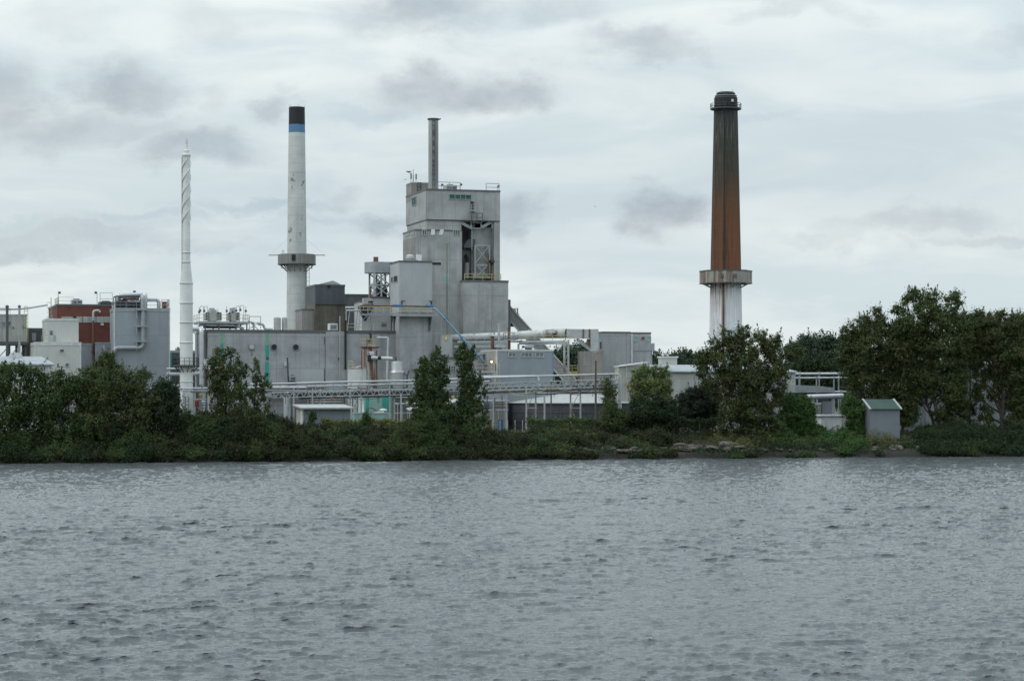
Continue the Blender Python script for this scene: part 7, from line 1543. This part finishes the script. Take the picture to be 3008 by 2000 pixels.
# ---- ground cover of the bank (one mass nobody could count)
def cover(name, label, u0, u1, v0, v1, n, h, mat, leaf, dens_f=None):
    u = RS.uniform(u0, u1, n); v = RS.uniform(v0, v1, n)
    if dens_f is not None: ok = RS.rand(n) < dens_f(u, v); u, v = u[ok], v[ok]
    X = LX+u*BC-v*BS; Y = LY+u*BS+v*BC; z = ground_z(u, v); hh = h*(.35+.65*np.abs(rough2(u*3, v*3, .9)))
    p = np.stack([X, Y, z+RS.rand(len(u))*hh], 1); nr = np.stack([RS.randn(len(u))*.5, -.5+RS.randn(len(u))*.5, .6+RS.rand(len(u))*.5], 1); nr /= np.linalg.norm(nr, axis=1, keepdims=True)
    tag(leaf_quads(p, nr, leaf, name, mat, None, .5), label, kind='stuff')
cover('ground_cover', 'low dark green ground cover over the whole river bank', -12, 172, .5, 20, 90000, .55, L['shrub'], .26)
cover('bank_grass', 'pale green grass on the bank left of the cottonwood', 96, 124, 2.2, 13, 26000, .85, L['grass'], .26)
cover('yellow_weeds', 'yellowish weeds on the bank right of the narrow poplars', 60, 82, 9, 16, 6000, .9, L['yellow'], .24, lambda u, v: .5+.5*np.sin(u*.9))
cover('waterside_weeds', 'dark weeds along the waterline', -12, 172, -.1, 2.6, 52000, .55, L['deep'], .22, lambda u, v: .55+.45*np.sin(u*.6+2*np.sin(u*.23)))
# ---- rocks, pilings, driftwood at the waterline
def rock(px, vv, w, d_, h, mat, lab, grp, slab=False, lift=0.0):
    Dk = inland(px, vv); X = (px-1504)*Dk/F; z = gz(X, Dk)+lift+.12; bm = bmesh.new(); bmesh.ops.create_icosphere(bm, subdivisions=2, radius=1.0)
    sd_ = rg.random()*50
    for q in bm.verts:
        c = q.co; e = 4.0 if slab else 2.6; m_ = (abs(c.x)**e+abs(c.y)**e+abs(c.z)**e)**(1/e); c = c/m_
        f = 1+.13*math.sin(c.x*3.1+sd_)+.10*math.sin(c.y*4.3+sd_*2)+.12*math.sin(c.z*3.7+c.x*2+sd_)+rg.uniform(-.06, .06); q.co = Vector((c.x*w*.5*f, c.y*d_*.5*f, c.z*h*.5*(f if not slab else 1)))
    me = bpy.data.meshes.new('rock'); bm.to_mesh(me); bm.free(); me.materials.append(mat)
    o = bpy.data.objects.new('rock', me); COL.objects.link(o); o.location = (X, Dk, z+h*.28); o.rotation_euler = (rg.uniform(-.16, .16), rg.uniform(-.22, .22), TH+rg.uniform(-.5, .5)); tag(o, lab, 'rock', grp, 'thing')
for i in range(24):
    px = rg.uniform(1950, 2160) if i < 18 else rg.uniform(1880, 2260); vv = rg.uniform(.8, 5.0); rock(px, vv, rg.uniform(1.0, 2.6), rg.uniform(.8, 1.4), rg.uniform(.30, .65), M['rock'] if i % 4 else M['rockl'], 'flat brown grey rock slab piled on the bank left of and below the cottonwood', 'rock slabs below the cottonwood', True, rg.uniform(0, .25))
for i in range(20): rock(rg.uniform(1690, 1900), rg.uniform(.5, 2.2), rg.uniform(.5, 1.6), rg.uniform(.5, .9), rg.uniform(.3, .6), M['rock'], 'brown rock at the waterline below the utility pole', 'rocks below the utility pole')
for i in range(26): rock(rg.uniform(2170, 2540), rg.uniform(.4, 1.6), rg.uniform(.5, 1.3), rg.uniform(.4, .8), rg.uniform(.25, .5), M['rock'], 'small brown rock at the waterline between cottonwood and grey shed', 'rocks right of the cottonwood')
for i in range(15): rock(rg.choice((rg.uniform(2585, 2660), rg.uniform(2560, 2790))), rg.uniform(.5, 2.2), rg.uniform(.5, 1.1), rg.uniform(.5, .8), rg.uniform(.35, .8), M['rockl'], 'rounded pale grey rock at the waterline below the grey shed', 'rocks below the grey shed')
for i in range(10): rock(rg.uniform(0, 800), rg.uniform(.2, 1.0), rg.uniform(.5, 1.2), rg.uniform(.4, .8), rg.uniform(.25, .45), M['rock'], 'low dark rock at the waterline under the left trees', 'rocks under the left trees')
for px in (196, 300, 420, 1245, 1252, 1268, 1285, 1300, 1322, 1368, 1425, 1770, 1790, 1806, 1845, 1905, 2135, 2200):
    Dk = inland(px, .25+rg.random()*.8); X = (px-1504)*Dk/F; grp = 'left' if px < 600 else 'poplars' if px < 1500 else 'right'
    lab = {'left': 'short rotten wooden piling at the waterline under the left trees', 'poplars': 'short rotten wooden piling at the waterline below the narrow poplars', 'right': 'short rotten wooden piling at the waterline between the rocks on the right'}[grp]
    o = thing('piling', lab, 'piling', (X, Dk, -.6), rg.uniform(0, 3), 'pilings '+grp); h = rg.uniform(1.3, 2.1); MB().tube([(0, 0, 0), (rg.uniform(-.1, .1), 0, h)], [.16, .12], 8).build('post', M['wood'], o); MB().lathe([(.12, h-.05), (.09, h+.08), (.02, h+.14)], 7, (0, 0)).build('broken_top', M['wood'], o)
# ---- birds
def bird(px, py, Dk, span, lab, bank=0.3):
    p = P(px, py, Dk); o = thing('bird', lab, 'bird', tuple(p), rg.uniform(0, 6)); o.rotation_euler[0] = bank; o.scale = (span,)*3; span = 1.6
    mb = MB().tube([(-.5, 0, 0), (-.3, 0, .02), (0, 0, .03), (.3, 0, .03), (.46, 0, .02), (.55, 0, 0)], [.01, .06, .085, .07, .045, .008], 8); mb.add([(-.5, 0, 0), (-.75, .10, 0), (-.75, -.10, 0), (-.5, 0, .02), (-.75, .1, .015), (-.75, -.1, .015)], [(0, 1, 2), (3, 5, 4), (0, 3, 4, 1), (1, 4, 5, 2), (2, 5, 3, 0)])
    w = span/2; c_ = M['dsteel']; mb.build('body', c_, o, True)
    for s_ in (-1, 1):
        e = [(.16, s_*.05, .04), (.20, s_*w*.5, w*.32), (-.06, s_*w, w*.22), (-.14, s_*w*.5, w*.28), (-.14, s_*.05, .03)]; MB().add(e+[(a, b_, c-.02) for a, b_, c in e], [(0, 1, 2, 3, 4), (9, 8, 7, 6, 5)]+[(i, 5+i, 5+(i+1) % 5, (i+1) % 5) for i in range(5)]).build('wing', c_, o)
bird(1748, 607, 250, .20, 'tiny dark bird flying in the sky left of the brown stack'); bird(115, 782, 260, .17, 'tiny dark bird flying low in the sky at the left', -.4); bird(2174, 1406, 190, .18, 'tiny dark bird skimming the water on the right', .2)
